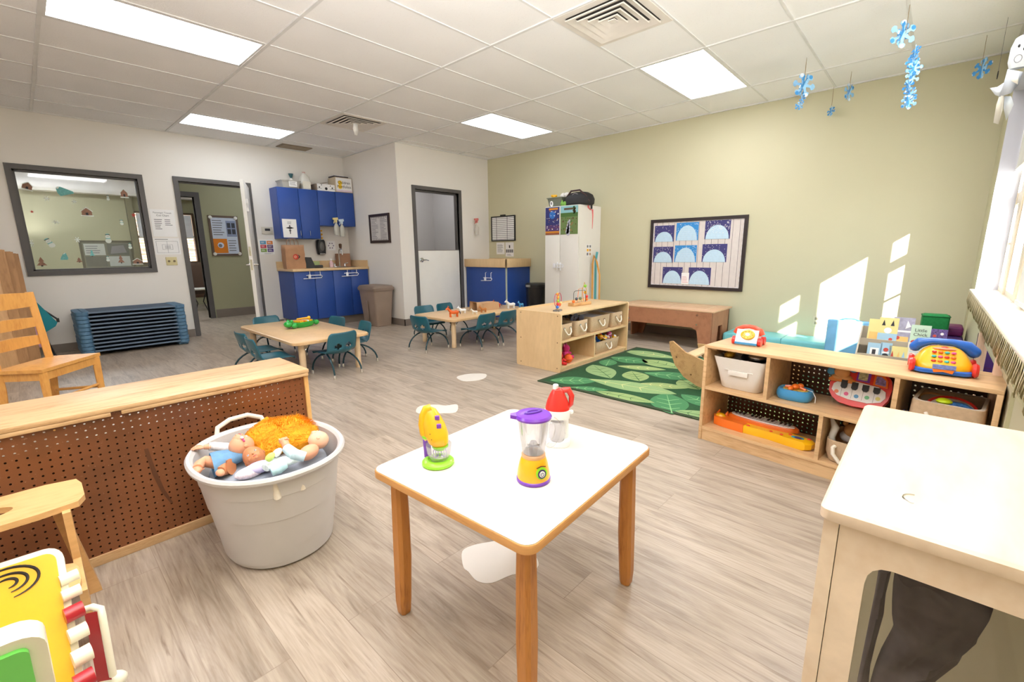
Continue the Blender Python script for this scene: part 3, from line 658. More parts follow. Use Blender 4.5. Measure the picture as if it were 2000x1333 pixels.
t = thing('black_binder', 'dark binder lying on top of the portfolio box', 'binder', (3.80, 7.42, 2.3615), .05); MB().box((-.13, -.09, 0), (.12, .10, .02), bev=.003).obj('cover', mat('binder_black', (54, 42, 50), .5), t); MB().box((-.12, -.08, .021), (.05, .08, .03)).obj('papers', paper, t)
# ---------------------------------------------------------------- papers on the walls
def wallsheet(name, lab, cat, o, u, w, h, mats, draw, th=.002):
    s = Sheet((0, 0, 0), u, UZ, w, h, th); s.n = s.u.cross(s.v); draw(s); ob = s.mb.obj(name, mats); ob.location = o; tag(ob, lab, cat); return ob
YP = YB-.001
PM = [paper, greyink, ink]
wallsheet('cot_chart', 'white page titled Passenger Transit Cot Chart beside the interior window', 'notice', (1.245, YP, 1.385), UX, .26, .35, PM, lambda s: s.text('Passenger Transit', .5, .88, .028, 1).text('Cot Chart', .5, .78, .032, 2).lines(.12, .45, .25, .66, 6, 1).lines(.55, .9, .4, .66, 4, 1))
def plan(s):
    s.lines(.05, .6, .88, .96, 1, 2); 
    for x0, y0, x1, y1 in ((.08, .1, .5, .8), (.5, .1, .92, .8), (.3, .3, .7, .6)):
        s.rect(x0, y0, x1, y0+.012, 1).rect(x0, y1, x1, y1+.012, 1).rect(x0, y0, x0+.01, y1, 1).rect(x1, y0, x1+.01, y1, 1)
    s.lines(.4, .65, .35, .55, 3, 1)
wallsheet('floor_plan', 'white hand-drawn room plan taped below the cot chart', 'notice', (1.235, YP, 1.15), UX, .28, .215, PM, plan)
t = thing('wall_socket_plate', 'yellowed double control plate below the room plan', 'wall plate', (1.395, YP, 1.06)); pm_ = mat('aged_ivory', (214, 200, 150), .45)
MB().box((-.062, -.008, -.055), (.062, 0, .055), bev=.004).obj('plate', pm_, t)
for x in (-.03, .03): MB().cyl((x, -.008, 0), (x, -.014, 0), .014, n=12).obj('knob', mat('ivory_dark', (120, 104, 76), .5), t)
t = thing('thermostat', 'beige wall controller plate right of the hall doorway', 'thermostat', (2.655, YP, 1.495)); MB().box((-.08, -.012, -.055), (.08, 0, .055), bev=.004).obj('cover', mat('beige_plastic', (206, 198, 182), .5), t)
MB().box((-.035, -.014, -.005), (.04, -.012, .03)).obj('display', ink, t)
def poster6(s):
    cs = [1, 2, 3, 4, 5, 6]; k = 0
    for r in range(3):
        for c in range(2): s.rect(.08+.45*c, .68-.26*r, .48+.45*c, .91-.26*r, cs[k]).lines(.14+.45*c, .42+.45*c, .74-.26*r, .86-.26*r, 2, 0, 1); k += 1
    s.lines(.3, .9, .02, .1, 2, 7)
wallsheet('safety_poster', 'poster of six coloured squares beside the hall doorway', 'poster', (2.515, YP, 1.135), UX, .215, .225, [paper, mat('c_teal', (92, 150, 186), .7), mat('c_orange', (220, 128, 62), .7), mat('c_crimson', (196, 60, 72), .7), mat('c_plum', (96, 70, 110), .7), mat('c_olive', (130, 160, 76), .7), mat('c_violet', (90, 72, 130), .7), greyink], poster6)
def cad(s):
    s.lines(.35, .65, .72, .88, 3, 1, rag=.1); s.poly([(.2, .52), (.5, .60), (.8, .52), (.5, .46)], 2); s.poly([(.47, .2), (.53, .2), (.53, .62), (.47, .62)], 2, 1); s.disc(.5, .64, .01, 2); s.poly([(.4, .4), (.6, .4), (.5, .3)], 2)
o = wallsheet('medical_notice', 'white page with a black medical emblem taped to the blue cabinet door', 'notice', (2.775, 7.2985, 1.385), UX, .21, .275, PM, cad)
def flowerpage(s):
    for k in range(6): a = k*pi/3; s.disc(.5+.28*cos(a), .5+.28*sin(a), .012, 1)
wallsheet('hand_wash_page', 'small white page with a ring of grey pictures beside the dispenser', 'notice', (3.575, YP, 1.19), UX, .15, .155, [paper, mat('page_mauve', (150, 140, 156), .7)], flowerpage)
# framed notice on the bump-out side wall (faces -X)
t = thing('framed_notice', 'black framed pair of typed pages on the side wall above the bin', 'framed notice', (XB-.001, 6.545, 1.52))
s = Sheet((-.012, .26, -.195), -UY, UZ, .52, .39, .002); s.lines(.06, .45, .1, .9, 14, 1, rag=.5).lines(.55, .94, .1, .9, 14, 1, rag=.5); s.mb.obj('pages', [mat('grey_page', (206, 200, 196), .8), greyink], t)
g = MB(); g.frame([(-.295, -.225), (.295, -.225), (.295, .225), (-.295, .225)], [(-.25, -.185), (.25, -.185), (.25, .185), (-.25, .185)], (0, 0, 0), (0, -1, 0), (0, 0, 1), .022); g.obj('frame', mat('dark_brown_frame', (54, 38, 34), .4), t)
g = MB()
g2 = MB()
for k in range(9): x = -.23+.05*k; g.prism([(x, .185), (x+.05, .185), (x+.025, .15)], (-.015, 0, 0), (0, -1, 0), (0, 0, 1), .001); g2.prism([(x, -.185), (x+.025, -.15), (x+.05, -.185)], (-.015, 0, 0), (0, -1, 0), (0, 0, 1), .001)
g2.obj('paper_edging', mat('edging_grey', (150, 142, 140), .7), t)
g.obj('paper_edging', mat('edging_grey', (150, 142, 140), .7), t)
# green wall, left of the tall cabinet
t = thing('wall_schedule', 'black framed wipe-off schedule grid on the sage wall', 'notice board', (XG-.001, 5.63, 1.535))
s = Sheet((-.01, .27, -.20), -UY, UZ, .54, .40, .002)
for k in range(12): s.rect(0, .04+.08*k, 1, .055+.08*k, 2)
s.rect(.20, 0, .215, 1, 2).rect(.68, 0, .695, 1, 2); s.mb.obj('grid_sheet', PM, t)
g = MB(); g.frame([(-.29, -.215), (.29, -.215), (.29, .215), (-.29, .215)], [(-.27, -.195), (.27, -.195), (.27, .195), (-.27, .195)], (0, 0, 0), (0, -1, 0), (0, 0, 1), .02); g.box((-.03, -.06, .21), (-.005, .05, .235)); g.obj('frame', black, t)
wallsheet('typed_notice', 'white typed page under the schedule, left of the two', 'notice', (XG-.001, 5.81, 1.09), -UY, .2, .205, PM, lambda s: s.lines(.12, .88, .15, .85, 8, 1))
wallsheet('photo_notice', 'white page with a strip of small photos, right of the two under the schedule', 'notice', (XG-.001, 5.585, 1.05), -UY, .195, .245, PM, lambda s: s.rect(.43, .6, .57, .8, 2).rect(.05, .28, .26, .5, 1).rect(.29, .28, .5, .5, 1).rect(.53, .28, .72, .5, 1).rect(.75, .28, .94, .5, 1).lines(.2, .8, .05, .2, 2, 1))
# waste bins
t = thing('waste_bin', 'taupe step-on waste bin beside the blue base cabinet', 'waste bin', (3.765, 6.44, 0)); tm = mat('taupe_plastic', (146, 126, 110), .5, bump=.2, bscale=200)
MB().loft([[V((x, y, z)) for x, y in rrect(-a, -b, a, b, .03)] for z, a, b in ((0, .13, .19), (.03, .135, .195), (.56, .17, .235))]).obj('bin_body', tm, t)
MB().loft([[V((x, y, z)) for x, y in rrect(-a, -b, a, b, .035)] for z, a, b in ((.56, .185, .25), (.60, .19, .255), (.635, .17, .23), (.645, .12, .18))]).obj('lid', mat('taupe_lid', (132, 114, 100), .5), t)
MB().box((-.20, -.06, .02), (-.12, .06, .035), bev=.005).obj('pedal', tm, t); MB().box((-.178, -.02, .06), (-.165, .02, .40), bev=.004).obj('rib', MATS['taupe_lid'], t)
t = thing('waste_bin', 'round black waste bin between the blue cabinet and the white wardrobe', 'waste bin', (5.64, 4.70, 0))
MB().lathe([(.135, 0), (.14, .01), (.165, .55), (.165, .57)], n=28).obj('bin_body', mat('black_gloss_bin', (34, 33, 34), .25), t); MB().lathe([(.172, .57), (.172, .61), (.15, .63), (.02, .635)], n=28).obj('lid', black, t)
MB().box((-.19, -.03, .575), (-.165, .05, .61), bev=.005).obj('latch', mat('silver_latch', (170, 170, 168), .3, .6), t)
# changing cabinet in the corner
t = thing('changing_cabinet', 'royal blue corner cabinet with a raised maple tray top beside the half door', 'cabinet', (5.28, 5.02, 0))
MB().box((.02, 0, .06), (.585, .975, .885)).obj('body', navyblue, t); MB().box((.0, .015, .09), (.019, .96, .88), bev=.002).obj('door', navyblue, t)
MB().box((.05, .02, 0), (.58, .96, .06)).obj('toe_kick', basec, t); MB().box((-.004, -.006, .06), (.018, .012, .885)).obj('edge_strip', mat('pale_edge', (180, 186, 170), .5), t)
g = MB().box((-.03, -.03, .885), (-.008, .975, 1.02), bev=.003).box((-.03, -.03, .885), (.585, -.008, 1.02), bev=.003).box((-.008, -.008, .885), (.585, .975, .93)).box((.57, -.008, .93), (.585, .975, 1.02))
g.obj('tray_top', maple, t)
g = MB(); k = len(g.v)
g.tube([(0, .46, .90-.1), (-.02, .46, .79), (-.02, .46, .71), (0, .46, .70)], .005, 6).tube([(0, .33, .80), (-.02, .33, .79), (-.02, .33, .71), (0, .33, .70)], .005, 6).tube([(-.03, .5, .71), (-.03, .32, .71), (-.03, .30, .69), (-.03, .32, .67), (-.03, .56, .66)], .006, 6).box((-.045, .44, .665), (-.018, .475, .72), bev=.005)
g.obj('child_lock', strap_m, t)
# tall white wardrobe
t = thing('wardrobe', 'tall white two-door wardrobe against the sage wall', 'wardrobe', (5.30, 3.65, 0)); wl = mat('white_laminate', (232, 228, 220), .4, var=.01)
MB().box((.02, 0, .0), (.565, .59, 1.765)).obj('body', wl, t)
MB().box((0, .005, .06), (.019, .312, 1.76), bev=.002).obj('door', wl, t); MB().box((0, .318, .06), (.019, .585, 1.76), bev=.002).obj('door', wl, t)
for y in (.29, .345): MB().box((-.02, y, .86), (0, y+.012, .98), bev=.003).obj('pull_handle', whitep, t)
g = MB().tube([(-.025, .40, .95), (-.03, .24, .95), (-.03, .23, .93), (-.03, .24, .91), (-.03, .42, .90)], .006, 6).box((-.045, .37, .90), (-.018, .41, .965), bev=.005); g.obj('child_lock', strap_m, t)
cols = [mat('night_blue_print', (48, 50, 110), .6), mat('earth_blue', (44, 110, 190), .6), mat('print_amber', (214, 140, 40), .6), paper, mat('print_rust', (150, 84, 52), .6), mat('print_violet', (84, 56, 110), .6)]
def space(s):
    s.rect(0, 0, 1, .07, 4); s.rect(0, .07, 1, .13, 2, 0); s.rect(0, .13, 1, .35, 5, 0); s.rect(.25, .90, .9, .965, 2, 1); s.disc(.5, .72, .055, 1, 1)
    rr = random.Random(4)
    for k in range(34): x, y = rr.uniform(.05, .95), rr.uniform(.12, .88); s.rect(x, y, x+.07, y+.012*rr.uniform(.5, 2.5), 3 if k % 3 else 2, 2)
o = wallsheet('space_poster', 'dark blue outer space poster on the left door of the wardrobe', 'poster', (5.298, 4.228, 1.37), -UY, .25, .385, cols, space)
cols2 = [mat('garden_green', (110, 132, 76), .6), mat('sky_print', (140, 190, 196), .6), mat('path_lilac', (186, 186, 200), .6), mat('soil_print', (150, 118, 70), .6), mat('bark_print', (96, 74, 46), .6), mat('leaf_print', (74, 110, 50), .6)]
def garden(s):
    s.rect(0, .62, 1, 1, 1); s.rect(0, .62, 1, .76, 5, 1); s.rect(.2, .86, .75, .93, 4, 1)
    rr = random.Random(5)
    for k in range(26): s.disc(rr.uniform(.05, .95), rr.uniform(.05, .6), .012*rr.uniform(.5, 1.3), rr.choice([3, 4, 5]), 1, 6)
    for k in range(9): s.disc(.45-.05*(k % 2)+.01*k, .04+.055*k, .034-.0022*k, 2, 2, 10)
    for k in range(10): s.disc(.75+.03*(k % 4), .72+.025*k, .016, rr.choice([4, 5]), 2, 6)
o = wallsheet('garden_poster', 'green garden path poster on the right door of the wardrobe', 'poster', (5.298, 3.955, 1.37), -UY, .295, .385, cols2, garden)
o = wallsheet('picture_labels', 'small set of six picture labels on the side of the wardrobe', 'notice', (5.50, 3.649, 1.06), UX, .13, .17, [paper, yellow, mat('label_tan', (190, 150, 110), .7), greyink], lambda s: s.rect(.1, .72, .4, .92, 3).rect(.6, .72, .9, .92, 3).rect(.1, .4, .45, .62, 1).rect(.55, .4, .9, .62, 2).rect(.1, .08, .4, .3, 3).rect(.6, .08, .9, .3, 2))
# on the wardrobe
t = bin_('storage_bin', 'grey bin with a white oval tag on top of the wardrobe', 'storage bin', (5.47, 4.12, 1.766), .24, .26, .13, mat('grey_green_plastic', (118, 122, 106), .5), 0, .8)
MB().prism(sel(.028, .04, 2, 20), (-.11, .05, .045), (0, -1, .0), (-.08, 0, 1), -.004).obj('tag', paper, t); MB().prism(sel(.012, .02, 2, 14), (-.115, .05, .05), (0, -1, .0), (-.08, 0, 1), -.003).obj('tag_mark', greyink, t)
for k, (m_, x, y, lab) in enumerate(((yellow, -.04, .05, 'yellow toy flower sticking out of the grey bin on the wardrobe'), (mat('soft_white_cloth', (222, 216, 208), .9), .02, -.07, 'rolled white cloth in the grey bin on the wardrobe'))):
    o = MB(); o.ell((0, 0, .05), (.05, .05, .05) if k else (.035, .03, .03), 0, 12); o.cyl((0, 0, -.08), (0, 0, .03), .012 if not k else .03, n=8)
    if not k: o.ell((.03, .02, .055), .018, 0, 8).ell((-.03, .02, .06), .018, 0, 8).ell((0, -.03, .06), .018, 0, 8)
    else: o.ell((0, -.06, .06), (.045, .05, .04), 0, 12)
    tag(o.obj('toy_flower' if not k else 'cloth_roll', m_), lab, 'toy' if not k else 'cloth').location = (5.47+x, 4.12+y, 1.766+.10)
tag(MB().ell((0, 0, .03), (.03, .03, .03), 0, 10).ell((.02, -.03, .035), (.025, .025, .03), 0, 10).ell((0, .0, .06), (.015, .015, .02), 0, 8).obj('green_toy', mat('leaf_toy_green', (120, 170, 70), .6)), 'small light green soft toy between the bin and the black bag', 'toy').location = (5.35, 3.968, 1.766)
t = thing('duffel_bag', 'black duffel bag slumped on top of the wardrobe', 'bag', (5.50, 3.775, 1.766)); bk = mat('black_nylon', (40, 38, 40), .75, bump=.5, bscale=30)
MB().loft([ring(0, 0, z, a, b, 3, 28) for z, a, b in ((0, .12, .18), (.02, .15, .20), (.08, .155, .205), (.14, .13, .18), (.175, .09, .12), (.185, .04, .06))]).obj('bag_body', bk, t)
MB().tube([(-.10, .15, .12), (-.14, .05, .19), (-.12, -.08, .195), (-.09, -.16, .12), (-.06, -.20, .04)], .012, 8).obj('strap', mat('strap_dark', (70, 46, 46), .7), t)
MB().tube([(-.12, .12, .10), (-.13, 0, .16), (-.11, -.12, .12)], .004, 6).obj('zipper', mat('zip_grey', (150, 140, 140), .4), t)
t = thing('pink_ribbon', 'pink ribbon and black strap hanging over the wardrobe corner', 'ribbon', (5.62, 3.648, 1.766)); pk = mat('coral_pink_ribbon', (236, 120, 124), .6)
MB().tube([(-.10, .0, .005), (-.11, -.012, -.03), (-.05, -.012, -.06), (.0, -.012, -.055), (.01, -.012, -.14), (.005, -.012, -.32)], [.012, .012, .012, .012, .008, .003], 8, flat=.3).obj('ribbon', pk, t)
MB().box((-.03, -.012, -.045), (.0, .05, .008), bev=.003).obj('strap', black, t)
# bead hoop standing beside the wardrobe
t = thing('bead_maze_arch', 'tall wooden arch toy in orange and teal beside the wardrobe', 'toy', (5.60, 3.53, 0))
MB().tube([(0, .06, 0), (0, .07, .95), (0, .05, 1.07), (0, .0, .98), (0, -.05, .8), (0, -.06, 0)], .013, 8).obj('arch', mat('amber_wood', (222, 160, 76), .4), t); MB().tube([(.05, .04, 0), (.05, .05, 1.0), (.05, .03, 1.12)], .02, 8, flat=.5).obj('side_strip', mat('aqua_strip', (90, 178, 186), .5), t)
# ---------------------------------------------------------------- bulletin board
t = thing('bulletin_board', 'black framed bulletin board on the sage wall behind igloo pictures', 'bulletin board', (XG-.001, 2.25, 1.085))
plank = mat('pale_plank_paper', (216, 206, 200), .8, var=.03, scale=20); gap = mat('plank_gap', (84, 74, 76), .8)
s = Sheet((-.012, .60, -.445), -UY, UZ, 1.20, .89, .002); rr = random.Random(2)
for k in range(1, 15): s.rect(k/15, 0, k/15+.003, 1, 1)
for k in range(40): x = rr.random(); y = rr.random()*.9; s.rect(x, y, x+.0015, y+.08, 2)
s.mb.obj('backing_paper', [plank, gap, mat('plank_line', (196, 184, 180), .8)], t)
g = MB(); g.frame([(-.605, -.45), (.605, -.45), (.605, .45), (-.605, .45)], [(-.565, -.41), (.565, -.41), (.565, .41), (-.565, .41)], (0, 0, 0), (0, -1, 0), (0, 0, 1), .026); g.obj('frame', mat('black_brown_frame', (48, 38, 38), .4), t)
g = MB(); sc = []; n = 24
def scal(L, n): return [(-L/2+L*i/(n*4), .012*abs(sin(pi*i/4))) for i in range(n*4+1)]
for a, b_, uu, vv, L in (((0, -.41), 0, (0, -1, 0), (0, 0, 1), 1.13), ((0, .41), 0, (0, 1, 0), (0, 0, -1), 1.13)):
    g.prism(scal(L, 18)+[(L/2, -.01), (-L/2, -.01)], (-.0155, 0, a[1]), uu, vv, .001)
for y in (.565, -.565): g.prism(scal(.82, 13)+[(.41, -.01), (-.41, -.01)], (-.0165, y, 0), (0, 0, 1 if y > 0 else -1), (0, -1 if y > 0 else 1, 0), .001)
g.obj('scalloped_edging', mat('scallop_white', (226, 220, 222), .8), t)
def igloo(y, z, dark, w, h, top, lab, snow):
    cs = [mat('night_card', (66, 62, 118), .8), mat('bright_blue_card', (56, 140, 208), .8)][dark]
    s = Sheet((0, 0, 0), -UY, UZ, w, h, .0015); rr = random.Random(int(y*1000+z*77)); top = top/h
    pts = [(.5+.46*cos(R_(a)), .0+top*sin(R_(a))) for a in range(0, 181, 12)]
    s.poly(pts, 1, 1)
    for k in range(7): yy = .08+.1*k*top/.8; ww = .42*sqrt(max(0, 1-(yy/top)**2)); s.rect(.5-ww, yy, .5+ww, yy+.008, 3, 2) if yy < top*.95 else None
    for k in range(snow): x_, y_ = rr.uniform(.02, .96), rr.uniform(.3, .97); s.rect(x_, y_, x_+.022, y_+.022, 2, 3 if snow > 60 else 0)
    o = s.mb.obj('igloo_picture', [cs, mat('igloo_pale_blue', (188, 216, 234), .8, var=.04, scale=40), paper, mat('igloo_line', (222, 232, 238), .8)]); o.location = (XG-.0165, y, z)
    tag(o, lab, 'picture', 'igloo pictures pinned on the bulletin board')
by = lambda x: 2.25+.60-x   # x from the board's left edge
for x, z, d, w, h, tp, lab, sn in ((.055, 1.245, 0, .265, .21, .13, 'purple igloo picture in the top left of the bulletin board', 30), (.35, 1.255, 1, .285, .225, .19, 'bright blue igloo picture in the top middle of the board', 60), (.715, 1.265, 0, .30, .225, .17, 'purple igloo picture with thick snow in the top right of the board', 110),
    (.05, .975, 0, .275, .205, .14, 'purple igloo picture at the left of the middle row', 60), (.345, .98, 1, .285, .215, .185, 'bright blue igloo picture in the centre of the board', 55), (.70, .985, 0, .295, .22, .155, 'purple igloo picture at the right of the middle row', 35),
    (.195, .70, 0, .27, .215, .17, 'purple igloo picture at the left of the bottom row', 14), (.545, .70, 0, .28, .215, .175, 'purple igloo picture at the right of the bottom row', 18)): igloo(by(x), z, d, w, h, tp, lab, sn)
wallsheet('board_caption', 'small pinkish caption card between the two bottom igloo pictures', 'card', (XG-.0185, by(.455), .70), -UY, .10, .145, [paper, mat('caption_pink', (222, 160, 170), .8)], lambda s: s.lines(.1, .9, .1, .7, 5, 1))
# ================================================================ COTS, TABLES, CHAIRS
cotb = mat('slate_blue_cot', (84, 122, 152), .6, bump=.5, bscale=160, var=.08, scale=40); cotf = mat('dark_cot_mesh', (74, 92, 112), .8); raild = mat('cot_rail_blue', (98, 116, 136), .5)
c0 = None
for k in range(11):
    z = .045+.0445*k
    if c0 is None:
        t = thing('stacking_cot', 'slate blue stacking cot, the lowest of the stack under the interior window', 'cot', (.83, 7.24, z), .02, 'slate blue cots stacked under the interior window')
        for s in (-1, 1):
            MB().loft([[V((s*.455+x, y, zz)) for x, y in rrect(-a, -.27+i_, a, .27-i_, .055)] for zz, a, i_ in ((-.014, .052, .006), (-.010, .058, 0), (.026, .06, 0), (.030, .05, .008))]).obj('end_frame', cotb, t)
        for s in (-1, 1): MB().box((-.41, s*.262-.008, .004), (.41, s*.262+.008, .024), bev=.006).obj('side_rail', raild, t)
        MB().box((-.42, -.25, .014), (.42, .25, .02)).obj('bed_fabric', cotf, t)
        c0 = t
    else:
        dup(c0, (.83+.003*sin(k*2), 7.24, z), None, 'slate blue stacking cot, the topmost of the stack under the interior window' if k == 10 else 'slate blue stacking cot, number %s from the bottom of the stack under the interior window' % ('one two three four five six seven eight nine ten'.split()[k]))
# bottom feet of the stack
for x in (-.455, .455): MB().box((x-.05, -.2, -.044), (x+.05, .2, -.0145), bev=.005).obj('foot_block', cotb, c0)
tabm = wood('table_maple', (216, 180, 134), (204, 164, 114), (4, 4, 1), .3, .4, 4)
def activity_table(lab, x0, y0, x1, y1, h=.36):
    t = thing('activity_table', lab, 'table', ((x0+x1)/2, (y0+y1)/2, 0)); a, b = (x1-x0)/2, (y1-y0)/2
    MB().loft([[V((x, y, z)) for x, y in rrect(-a+i_, -b+i_, a-i_, b-i_, .07, 6)] for z, i_ in ((h-.032, .004), (h-.028, 0), (h-.006, 0), (h, .006))]).obj('tabletop', tabm, t)
    for sx in (-1, 1):
        for sy in (-1, 1):
            l = MB().lathe([(.026, .0), (.030, .01), (.030, .05), (.028, .055), (.031, h-.05), (.031, h-.033)], (sx*(a-.10), sy*(b-.10), 0), 16).obj('leg', mat('leg_sand_enamel', (214, 186, 148), .35), t)
            MB().tube([(sx*(a-.10), sy*(b-.10), h-.13), (sx*(a-.19), sy*(b-.10), h-.034)], .004, 6).tube([(sx*(a-.10), sy*(b-.10), h-.13), (sx*(a-.10), sy*(b-.19), h-.034)], .004, 6).obj('brace', chrome, l)
    return t
activity_table('maple toddler table in front of the blue base cabinet, with a green toy on it', 1.54, 4.08, 2.29, 5.58)
activity_table('maple toddler table in front of the half door, scattered with toy animals', 3.33, 4.05, 4.80, 4.84)
teal = mat('teal_chair_plastic', (24, 92, 108), .33, coat=.25, var=.05); tealf = mat('teal_steel_tube', (24, 58, 66), .3, .3)
def shell(rows, width, hole=None, nx=14):
    "curved plastic panel; rows = list of (y, z, half width, hollow)"
    g = MB(); n = len(rows); vs = []
    for (y, z, hw, cup, dy, dz) in rows:
        for i in range(nx+1):
            s = -1+2*i/nx; vs.append(V((s*hw, y+dy*s*s*cup, z+dz*s*s*cup)))
    fs = []
    for r in range(n-1):
        for i in range(nx):
            if hole and hole(r, i): continue
            a = r*(nx+1)+i; fs.append((a, a+1, a+nx+2, a+nx+1))
    g.add(vs, fs); return g
def make_chair():
    t = thing('toddler_chair', 'teal', 'chair')
    rows = [(.155-.016*k if k else .16, .205+(.012 if 1 < k < 6 else .006*(k > 0)) - (.006 if k == 0 else 0), .125+.012*min(k, 3)/3, .02, 0, 1) for k in range(8)]
    rows = [(.17, .198, .125, .0, 0, 1), (.16, .210, .14, .01, 0, 1), (.12, .215, .15, .012, 0, 1), (.07, .212, .155, .016, 0, 1), (.02, .207, .158, .02, 0, 1), (-.03, .204, .158, .024, 0, 1), (-.075, .206, .155, .028, 0, 1), (-.105, .216, .152, .034, .8, .6)]
    o = shell(rows, 0).obj('seat', teal, t, 60); m_ = o.modifiers.new('thick', 'SOLIDIFY'); m_.thickness = .006; m_.offset = 1
    br = [(-.105, .216, .152, .034, .8, .6)]
    for k in range(1, 15):
        f = k/14; y = -.105-.03*min(1, f*5)-.045*f; z = .216+.205*f; hw = .152 if f < .7 else .152-.02*((f-.7)/.3)**2-.012*(f > .95)
        br.append((y, z, hw, .036*(1-.3*f), 1, 0))
    def hole(r, i):
        fz = (r-4.5)/2.4
        return any(((i-c)/1.25)**2+fz**2 < 1.0 for c in (4.0, 9.0))
    o = shell(br, 0, hole).obj('backrest', teal, t, 60); m_ = o.modifiers.new('thick', 'SOLIDIFY'); m_.thickness = .006; m_.offset = 1
    for sx in (-1, 1):
        for sy in (-1, 1):
            y0, y1 = sy*.06+.01, sy*.185-.01
            pts = [(sx*.09, .01+sy*.02, .200)]
            for k in range(1, 8): a = pi/2*k/7; pts.append((sx*(.09+.055*sin(a)), .01+sy*.02+(y1-.01-sy*.02)*sin(a)**1.2, .018+.185*cos(a*.98)))
            l = MB().tube(pts, .0085, 8).obj('leg', tealf, t)
            p = pts[-1]; MB().lathe([(.011, -.018), (.014, -.012), (.012, .004), (.009, .02)], (p[0], p[1], .018), 10).obj('foot', mat('foot_chrome', (216, 210, 200), .25, .6), l)
    return t
ch = make_chair(); first = True
chairs = [
 (1.93, 4.13, 0.12, 'teal toddler chair with its back to us at the near end of the green-toy table'),
 (1.46, 4.74, -pi/2+.05, 'farther of the two teal chairs on the left side of the green-toy table'),
 (1.42, 4.33, -pi/2-.05, 'nearer of the two teal chairs on the left side of the green-toy table'),
 (2.27, 4.42, pi/2-.1, 'teal chair on the right side of the green-toy table, seen edge-on'),
 (1.88, 5.55, pi+.1, 'teal chair at the far end of the green-toy table, left of the toy'),
 (2.25, 4.98, pi/2+.15, 'teal chair peeking above the right far edge of the green-toy table'),
 (3.19, 4.32, -pi/2+.12, 'teal chair at the left end of the toy animal table'),
 (3.68, 3.98, .05, 'teal chair on the near side of the animal table, left of the two'),
 (4.04, 3.96, .0, 'teal chair on the near side of the animal table, right one beside the maple shelf'),
 (3.66, 4.92, pi-.1, 'teal chair on the far side of the animal table, behind the orange horse'),
 (4.05, 4.93, pi+.05, 'teal chair on the far side of the animal table, behind the paper bag'),
]
for x, y, r, lab in chairs:
    o = ch if first else dup(ch); first = False
    place(o, (x, y, 0), r); o['label'] = lab; o['group'] = 'teal chairs around the toddler tables'
# green toy on the table
t = thing('toy_tray', 'bright green crocodile-shaped toy tray on the left toddler table', 'toy', (2.0, 4.98, .361), .35); glit = mat('glossy_green', (34, 166, 62), .25, coat=.4, bump=.6, bscale=60)
MB().loft([[V((x*k+.01*sin(5*x*10), y*k, z)) for x, y in sel(.13, .075, 3, 28)] for z, k in ((0, .8), (.02, .95), (.055, 1.05), (.058, 1.0), (.03, .9), (.02, .3))]).obj('tray', glit, t)
for x, y in ((-.15, .04), (-.15, -.04), (.14, .045), (.14, -.045)): MB().ell((x, y, .03), (.035, .022, .028)).obj('paw', glit, t)
MB().ell((-.19, 0, .05), (.05, .045, .035)).ell((-.17, .025, .08), .016).ell((-.17, -.025, .08), .016).obj('head', glit, t)
for k in range(7): MB().box((-.08+.025*k, -.05, .05), (-.062+.025*k, .05, .07), bev=.004).obj('key', [yellow, yellow, orange, yellow, whitep, yellow, yellow][k], t)
MB().tube([(-.06, .02, .085), (.06, -.02, .09)], .009, 8).ell((.065, -.021, .09), .018).obj('mallet', yellow, t)
# toy animals
def animal(name, lab, loc, rot, m, s, mane=None, lying=False):
    t = thing('toy_animal', lab, 'toy animal', loc, rot); b = MB(); L = .05*s
    z = .045*s
    b.tube([(-L, 0, z), (-L*.6, 0, z+.004*s), (0, 0, z), (L*.55, 0, z+.006*s), (L*.95, 0, z+.028*s), (L*1.25, 0, z+.045*s)], [.012*s, .019*s, .017*s, .018*s, .012*s, .010*s], 10)
    b.tube([(L*1.15, 0, z+.047*s), (L*1.65, 0, z+.032*s)], [.012*s, .007*s], 8).ell((L*1.12, .007*s, z+.062*s), (.003*s, .003*s, .007*s), n=6).ell((L*1.12, -.007*s, z+.062*s), (.003*s, .003*s, .007*s), n=6)
    o = b.obj('body', m, t)
    for sx in (-1, 1):
        for sy in (-1, 1): MB().tube([(sx*L*.7, sy*.010*s, z-.004*s), (sx*L*.72, sy*.011*s, z*.5), (sx*L*.7, sy*.011*s, .002)], [.009*s, .0055*s, .007*s], 8).obj('leg', m, t)
    if mane:
        MB().tube([(L*1.1, 0, z+.062*s), (L*.85, 0, z+.045*s), (L*.55, 0, z+.024*s)], [.006*s, .009*s, .004*s], 6).obj('mane', mane, t); MB().tube([(-L, 0, z+.008*s), (-L*1.35, 0, z), (-L*1.4, 0, z*.5)], [.005*s, .007*s, .003*s], 6).obj('tail', mane, t)
brn = mat('toy_brown', (96, 50, 36), .5); cara = mat('toy_caramel', (196, 124, 62), .5)
animal('a', 'orange toy horse with a dark mane on the animal table', (3.50, 4.22, .361), pi-.3, mat('toy_horse_orange', (232, 104, 36), .4), 1.25, brn)
animal('b', 'white toy lamb behind the orange horse on the animal table', (3.78, 4.38, .361), pi-.2, whitep, .95)
animal('c', 'small white toy calf beside the tan dog on the animal table', (3.83, 4.20, .361), pi/2+.6, mat('toy_calf', (232, 228, 216), .4), .7)
animal('d', 'tan toy dog lying in front of the paper bag', (4.02, 4.24, .361), 3.0, cara, .9)
animal('e', 'white toy pony with pink spots right of the paper bag', (4.55, 4.24, .361), pi-.3, whitep, 1.2)
animal('f', 'small red and orange toy lion behind the white pony', (4.50, 4.46, .361), pi/2+.5, mat('toy_red_orange', (206, 76, 50), .4), .95, brn)
animal('g', 'small blue toy elephant at the far right end of the animal table', (4.74, 4.22, .361), pi, skyb, .85)
